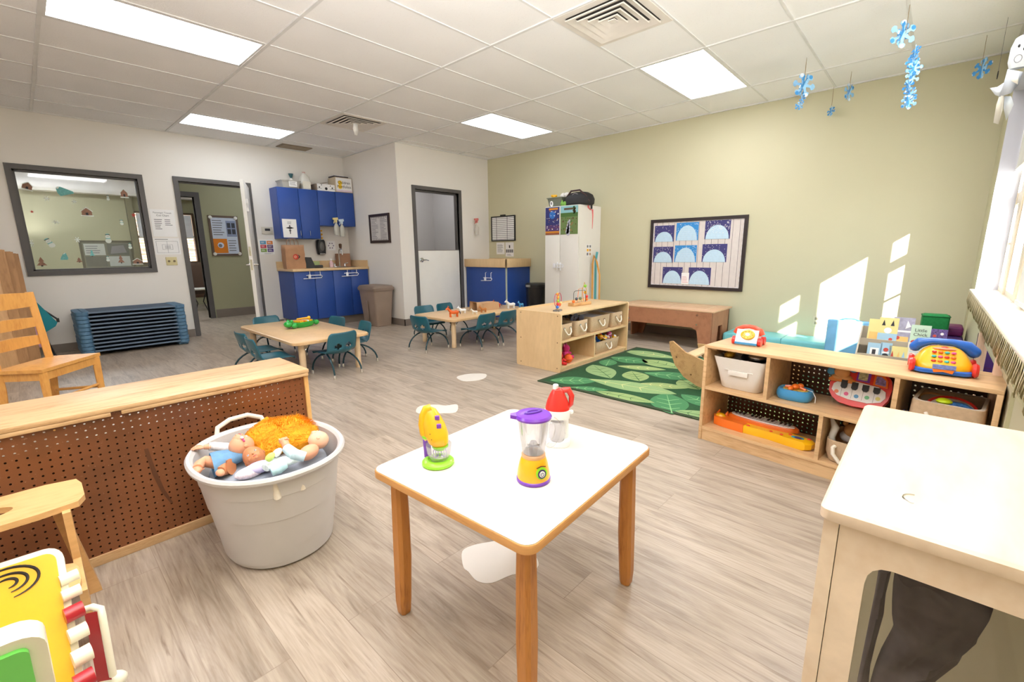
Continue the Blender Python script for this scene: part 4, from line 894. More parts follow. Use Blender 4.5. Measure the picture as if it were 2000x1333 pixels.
pb = thing('paper_bag', 'small brown paper bag lying on its side among the toy animals', 'bag', (4.22, 4.44, .361), -.12); km = MATS.get('kraft_paper')
g = MB(); g.loft([[V((x, y, z)) for y, z in ((-.09, 0), (.09, 0), (.08, hh), (-.08, hh))] for x, hh in ((-.18, .125), (-.12, .10), (.0, .10), (.12, .10), (.2, .095))], cap=(0, 1)); g.obj('bag_body', mat('kraft_light', (196, 156, 116), .85, bump=.5, bscale=40), pb).modifiers.new('t', 'SOLIDIFY').thickness = .0015
g = MB(); g.add([(-.18, -.09, .0), (-.18, -.08, .125), (-.10, -.082, .11), (-.06, -.085, .07), (-.12, -.092, .0)], [(0, 1, 2, 3, 4)]).obj('crumpled_side', MATS['kraft_light'], pb).modifiers.new('t', 'SOLIDIFY').thickness = .002
# ================================================================ OAK LADDER-BACK CHAIR
t = thing('ladder_back_chair', 'orange pine ladder-back chair behind the pegboard shelf at the left edge', 'chair', (-.02, 4.3, 0))
o0 = V((-.02, 4.3, 0)); Fp, Lp, N, R2 = [V(p)-o0 for p in ((.035, 4.55, 0), (-.215, 4.22, 0), (-.015, 4.05, 0), (.28, 4.42, 0))]
SH = .445
def quad(pts, z0, z1): return [[V((p.x, p.y, z)) for p in pts] for z in (z0, z1)]
cen = (Fp+Lp+N+R2)/4; ex = lambda p, k: cen+(p-cen)*k
g = MB(); g.loft(quad([ex(p, 1.06) for p in (N, R2, Fp, Lp)], SH-.022, SH)); g.obj('seat', chairwood, t)
def bar(a, b, w, h, nm, z0, z1=None):
    d = (b-a).normalized(); s = V((-d.y, d.x, 0))*w/2; z1 = z0 if z1 is None else z1
    g = MB(); g.loft([[V((p.x+q.x, p.y+q.y, z+k)) for q, k in ((s, -h/2), (s, h/2), (-s, h/2), (-s, -h/2))] for p, z in ((a, z0), ((a+b)/2, (z0+z1)/2), (b, z1))]); return g.obj(nm, chairwood, t)
for p in (N, R2):
    g = MB(); q = ex(p, .94); g.loft([[V((q.x+x, q.y+y, z)) for x, y in rrect(-k, -k, k, k, .004, 1)] for z, k in ((0, .018), (SH-.023, .022))]); g.obj('front_leg', chairwood, t)
for p in (Fp, Lp):
    q = ex(p, .96); bk_ = V((-.8, .6, 0)); g = MB(); g.loft([[V((q.x+bk_.x*o_+x, q.y+bk_.y*o_+y, z)) for x, y in rrect(-.021, -.021, .021, .021, .004, 1)] for z, o_ in ((0, .03), (.3, .0), (SH, 0), (.6, .01), (.905, .035))]); g.obj('back_post', chairwood, t)
qa, qb = ex(Fp, .96)+V((-.8, .6, 0))*.02, ex(Lp, .96)+V((-.8, .6, 0))*.02
for z, h in ((.855, .09), (.70, .06), (.575, .06)):
    mid = (qa+qb)/2+V((-.8, .6, 0))*.03; g = MB(); rr_ = []
    for f in [i/8 for i in range(9)]:
        p = qa*(1-f)+qb*f+V((-.8, .6, 0))*.035*sin(pi*f); s = V((.8, -.6, 0))*.009; hh = h/2+.008*sin(pi*f)
        rr_.append([V((p.x+s.x, p.y+s.y, z-hh)), V((p.x+s.x, p.y+s.y, z+hh)), V((p.x-s.x, p.y-s.y, z+hh)), V((p.x-s.x, p.y-s.y, z-hh))])
    g.loft(rr_); g.obj('back_rail', chairwood, t)
for a, b in ((N, R2), (R2, Fp), (N, Lp), (Fp, Lp)):
    bar(ex(a, .93), ex(b, .93), .02, .05, 'apron', SH-.05)
for a, b, z in ((N, R2, .22), (N, R2, .12), (R2, Fp, .20), (N, Lp, .20), (Fp, Lp, .15)): 
    g = MB().tube([ex(a, .93)+V((0, 0, z)), ex(b, .93)+V((0, 0, z))], .010, 8); g.obj('stretcher', chairwood, t)
# tall wooden gate panels folded against the back wall, and the teal bag
for k, (x, m_) in enumerate(((-.42, 0), (-.36, 1), (-.30, 2))):
    w_ = [wood('panel_birch', (216, 170, 120), (196, 146, 96), (9, 9, 1.5), .4, .6, 4), wood('panel_edge', (180, 134, 88), (150, 104, 62), (9, 9, 1.5), .5, .6, 4)][min(k, 1)]
    t = thing('wooden_panel', ['broad pale wooden folding panel at the left edge, nearest of the leaning panels', 'brown-edged wooden panel in the middle of the leaning panels', 'rearmost of the wooden panels leaning at the left edge'][k], 'panel', (-.5, 6.90+.07*k, 0), (-.06, 0, 0), 'wooden panels leaning at the left edge')
    MB().box((-.35, -.012, 0), (.41+.035*k-(.02 if k == 0 else 0), .012, 1.22-.02*k), bev=.004).obj('board', w_, t); MB().box((.33+.045*k, -.022, .0), (.425+.035*k-(.02 if k == 0 else 0), -.012, 1.215-.02*k)).obj('stile', wood('panel_edge', (0, 0, 0), (0, 0, 0)), t)
    MB().box((.31, -.03, 1.0), (.33, -.02, 1.03)).obj('hinge', chrome, t)
t = thing('folding_fabric_chair', 'teal and pink folded fabric chair with black legs against the back wall', 'folding chair', (.03, 7.3, 0))
tf = mat('teal_nylon', (24, 132, 144), .7, bump=.4, bscale=30)
MB().prism([(-.09, .80), (-.06, .80), (.15, .40), (.13, .36), (.04, .30), (-.06, .16), (-.09, .30)], (0, 0, 0), UX, UZ, .04).obj('fabric_seat', tf, t)
MB().prism([(-.09, .5), (-.05, .5), (.03, .2), (-.02, .14), (-.09, .15)], (0, -.05, 0), UX, UZ, .012).obj('pink_lining', mat('pink_print_fabric', (210, 160, 176), .8, var=.3, scale=30), t)
MB().tube([(-.08, .0, .72), (.16, -.0, .43)], .009, 8).box((.145, -.015, .40), (.17, .015, .445)).obj('top_pole', black, t)
MB().tube([(-.10, -.03, .28), (-.06, -.03, 0)], .012, 8).obj('leg', black, t)
MB().tube([(.02, .05, .3), (.08, .05, 0)], .010, 8).obj('leg', black, t)
# ================================================================ MAPLE SHELF AND WHAT IS ON IT
t = thing('toy_shelf', 'pale maple two-tier toy shelf standing beside the green leaf rug', 'shelf', (3.33, 2.47, 0))
LX, DY, HH = 1.28, .56, .57
P_ = maple
def sidep(x): return MB().prism(rrect(0, 0, DY, HH, .02, 3), (x, 0, 0), UY, UZ, .018)
sidep(0).obj('side_panel', P_, t); sidep(LX-.018).obj('side_panel', P_, t)
MB().box((.018, .0, HH-.05), (LX-.018, DY, HH-.032)).obj('top_panel', P_, t) if False else MB().box((.018, .012, HH-.022), (LX-.018, DY, HH-.004), bev=.002).box((.018, DY-.018, HH-.004), (LX-.018, DY, HH+.012)).obj('top_panel', P_, t)
MB().box((.018, .01, .285), (LX-.018, .40, .303)).obj('middle_shelf', P_, t); MB().box((.018, .01, .03), (LX-.018, .40, .048)).box((.018, .02, 0), (LX-.018, .035, .03)).obj('bottom_shelf', P_, t)
MB().box((.60, .012, .048), (.618, .40, .285)).obj('divider', P_, t); MB().box((.018, .40, .0), (LX-.018, .415, HH-.022)).obj('back_panel', P_, t)
g = MB()
for y, z in ((.04, .545), (.50, .545), (.04, .29), (.50, .29), (.04, .04), (.50, .04)): g.cyl((-.001, y, z), (.004, y, z), .006, n=8)
g.obj('screw_caps', mat('screw_brown', (110, 76, 44), .5), t)
def fabric_bin(lab, loc, rot, w, d, h, m=None, flop=0, rs=.007, sides='x', group='tan rope-handled fabric bins'):
    m = m or linen
    t = thing('fabric_bin', lab, 'storage bin', loc, rot, group); g = MB(); R3 = []
    for z, k in ((0, .90), (.004, .93), (h*.5, .98), (h, 1.0), (h+.002, .985), (h-.01, .965), (h*.5, .945), (.008, .9)):
        R3.append([V((x*(1+.01*sin(9*y+z*20)), y, z+(.006*sin(14*x+5*y)*flop if z > h*.4 else 0))) for x, y in rrect(-w/2*k, -d/2*k, w/2*k, d/2*k, .03, 4)])
    g.loft(R3); g.obj('fabric_body', m, t, 50)
    ends = {'x': [(-w/2, 0, -1, 0), (w/2, 0, 1, 0)], 'y': [(0, -d/2, 0, -1), (0, d/2, 0, 1)]}[sides]
    for ax_, ay_, dx, dy in ends:
        px_, py_ = -dy, dx; hw = .05
        pts = [V((ax_*.985+px_*hw*c+dx*(.008+o_), ay_*.985+py_*hw*c+dy*(.008+o_), h*.72-s)) for c, s, o_ in ((-1, -.005, -.004), (-1, .01, .004), (-.8, .035, .016), (-.35, .06, .02), (.35, .06, .02), (.8, .035, .016), (1, .01, .004), (1, -.005, -.004))]
        MB().tube(pts, rs, 8).obj('rope_handle', rope, t)
        for c in (-1, 1): MB().cyl(V((ax_*.97+px_*hw*c, ay_*.97+py_*hw*c, h*.73)), V((ax_*.99+px_*hw*c+dx*.01, ay_*.99+py_*hw*c+dy*.01, h*.73)), .011, n=10).obj('eyelet', chrome, t)
    return t
def put(o, shelf, loc): o.location = loc; return o
Z2 = .305
fabric_bin('tan fabric bin at the left end of the maple shelf top tier', (3.47, 2.63, Z2), 0, .20, .26, .15, sides='y')
fabric_bin('tan fabric bin with sunglasses piled in it on the maple shelf', (3.73, 2.63, Z2), .04, .23, .26, .155, sides='y')
fabric_bin('wide tan fabric bin on the right of the maple shelf top tier', (4.10, 2.66, Z2), 0, .38, .30, .16, sides='y')
fabric_bin('narrow tan fabric bin at the right end of the maple shelf top tier', (4.45, 2.65, Z2), 0, .23, .28, .16, sides='y')
fabric_bin('tan fabric bin heaped with coloured toy balls on the bottom tier', (4.27, 2.66, .049), 0, .50, .28, .13, sides='y')
def gadget(kind, m, lab, cat, loc, rot, s, m2=None, grp=None):
    "small toy: a car, a ring, a ribbed ball, a shoe, a camera"
    t = thing(kind, lab, cat, loc, rot, grp)
    if kind == 'toy_car':
        MB().loft([[V((x, y, z)) for x, y in rrect(-a, -b, a, b, .012*s)] for z, a, b in ((.012*s, .04*s, .022*s), (.016*s, .045*s, .025*s), (.03*s, .044*s, .024*s), (.034*s, .026*s, .02*s), (.05*s, .02*s, .017*s))]).obj('car_body', m, t)
        for sx in (-1, 1):
            for sy in (-1, 1): MB().cyl((sx*.026*s, sy*.018*s, .013*s), (sx*.026*s, sy*.028*s, .013*s), .013*s, n=12).obj('wheel', m2 or black, t)
    elif kind == 'toy_ball':
        MB().ell((0, 0, .03*s), .03*s).obj('ball', m, t); MB().tube([(.0301*s*cos(a), .0301*s*sin(a), .03*s) for a in [2*pi*k/16 for k in range(16)]], .004*s, 6, closed=True).ell((0, 0, .058*s), (.014*s, .014*s, .005*s)).obj('band', m2 or whitep, t)
    elif kind == 'toy_glasses':
        for s_ in (-1, 1): MB().lathe([(.0, -.006), (.032*s, -.004), (.036*s, .004), (.03*s, .006)], n=16, M=Matrix.Translation((s_*.04*s, 0, .035*s)) @ Matrix.Rotation(R_(80), 4, 'X')).obj('lens', m, t)
        MB().tube([(-.01*s, 0, .045*s), (.01*s, 0, .045*s)], .005*s, 6).tube([(-.075*s, 0, .04*s), (-.08*s, .09*s, .035*s)], .004*s, 6).tube([(.075*s, 0, .04*s), (.08*s, .09*s, .035*s)], .004*s, 6).obj('frame', m2 or black, t)
    elif kind == 'plush_toy':
        MB().ell((0, 0, .04*s), (.045*s, .035*s, .04*s)).obj('body', m, t); MB().ell((.0, -.01*s, .10*s), (.036*s, .034*s, .033*s)).obj('head', m, t)
        for s_ in (-1, 1): MB().ell((s_*.028*s, 0, .13*s), (.012*s, .007*s, .014*s)).obj('ear', m2 or m, t); MB().tube([(s_*.035*s, -.01*s, .06*s), (s_*.07*s, -.03*s, .04*s)], [.015*s, .012*s], 8).obj('arm', m, t); MB().tube([(s_*.025*s, -.02*s, .02*s), (s_*.05*s, -.065*s, .015*s)], [.018*s, .015*s], 8).obj('leg', m, t)
    return t
gl = mat('grey_glasses', (78, 74, 84), .3)
for k, (x, y, r) in enumerate(((3.68, 2.59, .2), (3.78, 2.60, -.3), (3.79, 2.70, .6), (3.67, 2.70, 1.2))):
    o = gadget('toy_glasses', gl, ['dark toy binoculars on the left of the pile in the tan bin', 'dark toy sunglasses in the middle of the pile in the tan bin', 'dark toy sunglasses at the right of the pile in the tan bin', 'dark toy sunglasses at the back of the pile in the tan bin'][k], 'toy', (x, y, Z2+.125+.012*k), (.3, .2, r), 1.0, black, 'dark glasses in the tan bin')
gadget('toy_car', mat('maroon_toy', (130, 40, 36), .4), 'small maroon toy car in the leftmost bin of the maple shelf', 'toy', (3.47, 2.60, Z2+.12), .4, 1.1)
# folders lying in the wide bins
for k, (x, w_, lab) in enumerate(((4.10, .33, 'stack of white cards lying in the wide tan bin'), (4.45, .17, 'stack of white cards in the narrow tan bin'))):
    t = thing('card_stack', lab, 'cards', (x, 2.66, Z2+.115))
    for j in range(4): MB().box((-w_/2+.006*j, -.12, .008*j), (w_/2-.008*j, .12, .008*j+.006)).obj('card', [paper, mat('taupe_card', (170, 150, 140), .7), paper, mat('lilac_card', (200, 196, 206), .7)][j], t)
rr = random.Random(11)
names = {'red': red, 'yellow': yellow, 'blue': blue, 'white': whitep, 'light blue': skyb, 'pink': pink, 'lime': lime}
spots = [(4.08, 2.60, 'blue'), (4.13, 2.66, 'light blue'), (4.18, 2.58, 'yellow'), (4.23, 2.66, 'blue'), (4.26, 2.58, 'yellow'), (4.30, 2.66, 'red'), (4.34, 2.58, 'white'), (4.38, 2.66, 'blue'), (4.41, 2.58, 'pink'), (4.45, 2.62, 'light blue'), (4.24, 2.72, 'red'), (4.34, 2.73, 'red'), (4.46, 2.57, 'yellow'), (4.15, 2.72, 'blue')]
for k, (x, y, c) in enumerate(spots):
    sd = ['in the front row', 'in the back row'][y > 2.62]
    gadget('toy_car' if k % 2 else 'toy_ball', names[c], '%s toy %s %s of the heaped bottom bin, %s' % (c, 'car' if k % 2 else 'ball', sd, 'left side' if x < 4.2 else ('middle' if x < 4.36 else 'right side')), 'toy', (x, y, .049+.10+.018*(k % 3)), (rr.uniform(-.5, .5), rr.uniform(-.5, .5), rr.uniform(0, 6)), 1.05, [whitep, yellow, red, blue][k % 4], 'small toys heaped in the bottom bin of the maple shelf')
gadget('toy_car', yellow, 'small yellow and black toy truck left of the heaped bin on the bottom tier', 'toy', (3.99, 2.57, .049), 1.2, 1.2, black)
gadget('plush_toy', mat('plush_magenta', (222, 60, 132), .9), 'magenta plush toy leaning in the bottom left of the maple shelf', 'plush toy', (3.66, 2.66, .049), .3, 1.15, pink)
gadget('plush_toy', mat('plush_red', (216, 50, 50), .9), 'red plush toy at the front of the bottom left compartment', 'plush toy', (3.43, 2.56, .049), -.2, .9, orange)
gadget('plush_toy', mat('plush_rose', (232, 150, 168), .9), 'pale pink plush toy behind the red one on the bottom tier', 'plush toy', (3.46, 2.74, .049), .1, 1.25, pink)
gadget('toy_ball', mat('plush_orange', (238, 96, 30), .7), 'orange ball in front of the pink plush toys on the bottom tier', 'toy', (3.55, 2.54, .049), 0, 1.5, mat('ball_orange_dark', (220, 80, 24), .6))
# bead mazes on top
t = thing('bead_maze', 'small bead maze with two pink wire loops on top of the maple shelf', 'bead maze', (3.49, 2.63, .566), .3)
for y, r_ in ((-.015, .062), (.015, .055)): MB().tube([(r_*cos(a), y, .11+r_*1.1*sin(a)) for a in [2*pi*k/24 for k in range(24)]], .0035, 6, closed=True).obj('wire_loop', mat('raspberry_wire', (196, 40, 90), .4), t)
MB().box((-.045, -.03, 0), (.045, .03, .014), bev=.003).obj('base', whitep, t)
for k in range(4): MB().box((-.045+.024*k, -.031, .001), (-.033+.024*k, .031, .0145)).obj('stripe', black, t)
MB().tube([(0, 0, .014), (0, 0, .17)], .004, 6).obj('post', yellow, t)
for k, (x, z, m_) in enumerate(((-.04, .045, blue), (-.025, .07, red), (.03, .065, orange), (.055, .075, mat('bead_cream', (244, 226, 150), .4)), (0, .10, lime), (0, .135, yellow), (.01, .04, whitep), (.0, .165, yellow))): MB().ell((x, -.01 if abs(x) > .02 else 0, z), .016, n=10).obj('bead', m_, t)
t = thing('bead_maze', 'wooden-based bead maze with arched wires on top of the maple shelf', 'bead maze', (4.03, 2.74, .566), -.08)
MB().box((-.15, -.04, 0), (.15, .04, .035), bev=.004).obj('base', oak, t)
MB().tube([(-.13, -.02, .035), (-.13, -.02, .13)]+arc((-.10, -.02, .13), .03, 180, 90, 4)+[(.04, -.02, .16)]+arc((.04, -.02, .13), .03, 90, 0, 4)+[(.07, -.02, .035)], .003, 6).obj('wire', mat('dark_green_wire', (54, 70, 56), .4), t)
MB().tube([(.04, .01, .035), (.05, .01, .16), (.085, .01, .24), (.12, .01, .16), (.13, .01, .035)], .003, 6).obj('wire', mat('mustard_wire', (210, 160, 50), .4), t); MB().tube([(-.02, .02, .035), (0, .02, .17), (.06, .02, .18), (.09, .02, .035)], .003, 6).obj('wire', orange, t)
for k, (x, z, m_) in enumerate(((-.13, .05, orange), (-.08, .075, mat('bead_grey', (70, 74, 86), .4)), (-.02, .075, mat('bead_olive', (96, 112, 80), .4)), (.13, .055, orange), (.13, .085, red), (.10, .13, yellow), (.10, .20, lime))): MB().ell((x, -.02 if k < 3 else .01, z), .017, n=10).obj('bead', m_, t)
# ================================================================ SAND TABLE
t = thing('play_table', 'low brown plywood activity table with a lidded tan top against the sage wall', 'table', (5.21, 1.75, 0)); pw = wood('red_brown_plywood', (172, 118, 86), (146, 92, 62), (6, 2, 2), .5, .7, 4); pt = wood('play_top_tan', (206, 166, 130), (192, 150, 112), (3, 3, 3), .4, .5, 4)
MB().box((-.02, -.02, .435), (.62, 1.22, .455), bev=.006).obj('top_lid', pt, t)
g = MB(); lm = mat('pale_inlay', (232, 210, 180), .5)
for y0, y1 in ((.12, .55), (.66, 1.08)):
    for a, b in (((.12, y0), (.13, y1)), ((.46, y0), (.47, y1)), ((.12, y0), (.47, y0+.01)), ((.12, y1-.01), (.47, y1))): g.box((a[0], a[1], .4545), (b[0], b[1], .4565))
g.obj('lid_inlay', lm, t)
def endpan(pts, o, u, d, nm): MB().prism(pts, o, u, UZ, d).obj(nm, pw, t)
L_ = 1.2
endpan([(0, 0), (.09, 0), (.14, .16), (.18, .25), (.98, .25), (1.04, .22), (1.08, 0), (L_, 0), (L_, .435), (0, .435)], (0, L_, 0), (0, -1, 0), .02, 'front_apron')
endpan([(0, 0), (.09, 0), (.14, .16), (.18, .25), (.98, .25), (1.04, .22), (1.08, 0), (L_, 0), (L_, .435), (0, .435)], (.58, L_, 0), (0, -1, 0), .02, 'back_apron')
endpan([(0.02, 0), (.20, 0), (.22, .26), (.36, .26), (.38, 0), (.58, 0), (.58, .435), (.02, .435)], (0, .02, 0), (1, 0, 0), .02, 'end_panel')
endpan([(0.02, 0), (.20, 0), (.22, .26), (.36, .26), (.38, 0), (.58, 0), (.58, .435), (.02, .435)], (0, L_, 0), (1, 0, 0), .02, 'end_panel')
g = MB()
for y in (.16, 1.02):
    for z in (.40, .29): g.cyl((-.022, y, z), (-.03, y, z), .010, n=10)
g.obj('bolt_heads', chrome, t)
# ================================================================ RUG
def rug():
    t = thing('leaf_rug', 'dark green area rug patterned with pale leaves', 'rug', (3.90, 1.17, 0))
    gr = mat('dark_green_carpet', (30, 78, 42), .95, bump=.8, bscale=600, var=.12, scale=80); ed = mat('rug_binding', (48, 66, 40), .9)
    cols = [mat('leaf_pale_green', (142, 172, 116), .95, bump=.8, bscale=600, var=.08, scale=120), mat('leaf_mid_green', (70, 132, 84), .95, bump=.8, bscale=600, var=.08, scale=120), mat('leaf_yellow_green', (148, 172, 110), .95, bump=.8, bscale=600, var=.08, scale=120), mat('vein_pale', (206, 206, 140), .95), mat('vein_dark', (70, 110, 62), .95), mat('vein_mint', (140, 190, 130), .95)]
    MB().box((-.905, -1.36, 0), (.915, 1.28, .008), bev=.003).obj('rug_pile', [gr], t); g = MB()
    g.frame([(-.92, -1.375), (.93, -1.375), (.93, 1.295), (-.92, 1.295)], [(-.885, -1.34), (.895, -1.34), (.895, 1.26), (-.885, 1.26)], (0, 0, .0), UX, UY, .0092); g.obj('binding', ed, t)
    def leaf(cx, cy, ang, L, W, fat, c, v, k):
        cx -= 3.90; cy -= 1.17; g = MB(); n = 14
        ca, sa = cos(ang), sin(ang)
        T = lambda x, y: (cx+x*ca-y*sa, cy+x*sa+y*ca)
        up_ = [(L*(i/n-.5), W*(sin(pi*(i/n)**fat))**.8) for i in range(n+1)]
        out = up_+[(x, -y) for x, y in up_[-2:0:-1]]
        g.prism([T(x, y) for x, y in out], (0, 0, .0078), UX, UY, .0010+.0002*(k % 2), c)
        w = .006+.004*W/.15
        g.prism([T(-L*.47, -w/2), (T(L*.40, -w*.15)), T(L*.40, w*.15), T(-L*.47, w/2)], (0, 0, .0088), UX, UY, .0008, v)
        for i in range(3):
            x = -L*.3+L*.2*i
            for s in (1, -1):
                hh = W*.66*sin(pi*min(.99, (x/L+.5+.05))**fat)
                g.prism([T(x, 0), T(x+w, 0), T(x+hh*.6+w*.4, s*hh), T(x+hh*.6, s*hh)][::s], (0, 0, .0088), UX, UY, .0007, v)
        g.obj('leaf_motif', cols, t, ang=10)
    Lf = [(4.58, 2.18, -1.55+3.14, .62, .13, 1.1, 0, 3), (4.20, 2.22, -1.5, .42, .14, 1, 1, 5), (3.96, 2.33, .4, .30, .09, 1, 1, 5), (4.25, 1.88, 1.35, .5, .13, 1.2, 2, 4), (3.98, 1.97, -1.2, .46, .085, 1, 2, 3),
          (3.62, 2.20, .9, .50, .14, 1.1, 0, 4), (3.68, 1.875, .7, .34, .12, 1, 2, 4), (3.90, 1.63, -1.3, .50, .13, 1.1, 1, 5), (3.19, 2.22, -.9, .42, .12, 1, 1, 5), (3.365, 1.76, -1.45, .78, .13, 1.15, 0, 3), (3.56, 1.55, -1.2, .40, .08, 1, 2, 3), (3.74, 1.40, .9, .30, .11, 1, 2, 4),
          (3.07, 1.99, -1.1, .34, .06, 1, 1, 5), (3.08, 1.66, -1.5, .50, .075, 1, 2, 4), (3.17, 1.33, .5, .48, .14, 1, 1, 5), (3.07, 1.03, -1.4, .40, .09, 1, 0, 4), (3.36, 1.16, 1.2, .40, .1, 1, 1, 5), (4.62, 1.62, -1.3, .5, .12, 1, 1, 5), (4.30, 1.45, 1.0, .45, .12, 1, 0, 4),
          (3.9, .95, .6, .5, .13, 1, 0, 3), (4.5, 1.0, -.8, .5, .12, 1, 1, 5), (3.4, .65, -1.2, .6, .13, 1, 2, 4), (4.0, .45, .9, .5, .12, 1, 1, 5), (4.55, .45, -1.3, .55, .12, 1, 0, 3)]
    for k, l in enumerate(Lf): leaf(*l, k)
rug()
# ================================================================ ROCKING BOAT
t = thing('rocking_boat', 'plywood rocking boat half behind the low open shelf, standing on the rug', 'rocking boat', (3.62, 1.05, .0095)); bw = wood('boat_plywood', (190, 150, 102), (160, 118, 74), (2, 9, 9), .45, .8, 5)
prof = [(.50, .375), (.49, .30), (.44, .18), (.36, .09), (.25, .035), (.12, .006), (0, 0), (-.12, .006), (-.25, .035), (-.36, .09), (-.44, .18), (-.49, .30), (-.50, .375), (-.47, .38), (-.36, .30), (-.2, .25), (0, .235), (.2, .25), (.36, .30), (.47, .38)]
for x in (0, .56): MB().prism(prof if x == 0 else [(y, min(z, .27)) for y, z in prof if abs(y) < .48], (x, 0, 0), UY, UZ, .02).obj('side_panel', bw, t)
for y0, z in ((.28, .26), (.12, .22), (-.36, .26), (-.22, .22), (-.05, .14)): MB().box((.02, y0, z), (.56, y0+.10, z+.018), bev=.003).obj('slat', maple, t)
g = MB()
for y, z in ((.43, .25), (.3, .12), (.1, .06), (-.2, .08), (.2, .2)): g.cyl((-.001, y, z), (.004, y, z), .008, n=8)
g.obj('screw_caps', mat('screw_brown', (110, 76, 44), .5), t)
# ================================================================ LOW OPEN SHELF ON THE RIGHT
RS = R_(-97.1); SX, SY = V((cos(RS), sin(RS), 0)), V((-sin(RS), cos(RS), 0)); SO = V((2.68, .93, 0))
def sh(x, y, z): return SO+SX*x+SY*y+V((0, 0, z))
def onsh(name, lab, cat, x, y, z, rot=0, group=None): return thing(name, lab, cat, sh(x, y, z), RS+rot, group)
t = thing('toy_shelf', 'low wooden open shelf with pegboard back on the right, toys in its five compartments', 'shelf', SO, RS)
SWD, SD, SHT = 1.21, .345, .592
pegb = pegboard('brown_pegboard', (92, 58, 40), .0254, .0045, (0, 2))
MB().box((0, 0, SHT-.018), (SWD, SD, SHT), bev=.003).obj('top_panel', shelfwood, t)
for x in (0, SWD-.019): MB().box((x, .0, 0), (x+.019, SD-.002, SHT-.018), bev=.002).obj('side_panel', shelfwood, t)
MB().box((.019, .003, .322), (SWD-.019, SD-.012, .340)).obj('middle_shelf', shelfwood, t)
MB().box((.019, .003, .068), (SWD-.019, SD-.012, .086)).obj('bottom_shelf', shelfwood, t)
MB().box((.019, .008, 0), (SWD-.019, .026, .068)).obj('kick_board', shelfwood, t)
for x in (.343, .878): MB().box((x, .003, .340), (x+.019, SD-.012, SHT-.018)).obj('divider', shelfwood, t)
MB().box((.612, .003, .086), (.631, SD-.012, .322)).obj('divider', shelfwood, t)
MB().box((.019, SD-.030, SHT-.05), (SWD-.019, SD-.012, SHT-.018)).box((.019, SD-.03, .296), (SWD-.019, SD-.012, .322)).obj('back_rail', shelfwood, t)
MB().box((.012, SD-.010, .03), (SWD-.012, SD-.005, SHT-.02)).obj('pegboard_back', pegb, t)
MB().cyl((.02, .05, SHT-.03), (.05, .05, SHT-.03), .006, n=8).obj('dowel', shelfwood, t)
# white canvas bin
canvas = mat('white_canvas', (232, 226, 218), .9, bump=.4, bscale=300, var=.02)
t = onsh('fabric_bin', 'white canvas bin holding a metal pan and gold tinsel in the top left compartment', 'storage bin', .185, .15, .341)
g = MB(); R3 = []
for z, k, p in ((0, .74, .05), (.004, .76, .045), (.10, .88, .03), (.185, 1.0, .02), (.186, .985, .02), (.18, .975, .02), (.10, .86, .03), (.01, .72, .04)):
    R3.append([V((x*(1+.008*sin(30*y)), y-.004*sin(12*x)*(1 if .02 < z < .17 else 0), z)) for x, y in rrect(-.147*k, -.115*k, .147*k, .115*k, p, 4)])
g.loft(R3); g.obj('fabric_body', canvas, t, 50)
MB().box((-.055, -.113, .085), (.055, -.105, .115), bev=.006).box((-.08, -.109, .112), (-.05, -.104, .118), bev=.002).box((.05, -.109, .112), (.08, -.104, .118), bev=.002).obj('handle', canvas, t)
t = onsh('toy_pan', 'shiny metal toy pan lying in the white canvas bin', 'toy', .245, .14, .341+.155, 0)
MB().lathe([(.0, 0), (.065, .002), (.08, .045), (.083, .045), (.083, .042), (.068, .0)], n=28, sy=.95, sx=.95).obj('pan', mat('brushed_pan', (150, 148, 146), .3, .9), t).rotation_euler = (.35, 0, 0)
MB().ell((0, 0, .038), (.05, .05, .022), n=20).obj('dome', mat('pan_dome', (196, 196, 196), .2, .9), t)
t = onsh('tinsel_ball', 'gold tinsel pom-pom in the left of the white canvas bin', 'toy', .105, .10, .341+.175)
gd = mat('gold_tinsel', (190, 150, 40), .35, .6); g = MB().ell((0, 0, .015), (.03, .03, .025), n=10); rr = random.Random(5)
for k in range(110):
    a, b_ = rr.uniform(0, 2*pi), rr.uniform(-.2, 1.5); d = V((cos(a)*cos(b_), sin(a)*cos(b_), sin(b_))); p = V((0, 0, .01))+d*.022; q = V((0, 0, .01))+d*.05; s_ = d.cross(V((.3, .5, .8))).normalized()*.004; g.add([p-s_, p+s_, q], [(0, 1, 2)])
g.obj('tinsel', gd, t)
# blue pond toy with orange creature
t = onsh('fishing_game', 'light blue rounded tray toy with an orange figure on top in the middle compartment', 'toy', .455, .14, .341, .1)
MB().loft([[V((x*k, y*k, z)) for x, y in sel(.085, .07, 3.2, 32)] for z, k in ((0, .86), (.006, .94), (.02, 1), (.04, 1.0), (.055, .93), (.058, .82), (.05, .74), (.045, .2))]).obj('tray', skyb, t)
MB().loft([[V((x*k, y*k, z)) for x, y in sel(.06, .046, 3, 28)] for z, k in ((.047, 1), (.054, .95), (.055, .3))]).obj('game_face', mat('game_face_print', (226, 190, 90), .5, var=.5, scale=60), t)
MB().ell((.0, -.01, .07), (.018, .022, .015)).ell((-.016, -.035, .062), (.014, .022, .014)).ell((.02, .01, .072), (.016, .014, .014)).tube([(.02, .0, .065), (.05, -.01, .058)], .008, 6).tube([(-.02, 0, .065), (-.05, 0, .06)], .008, 6).obj('figure', orange, t)
MB().tube([(.04, 0, .06), (.08, -.01, .058), (.098, -.02, .03), (.1, -.03, .004)], .0015, 5).obj('cord', whitep, t)
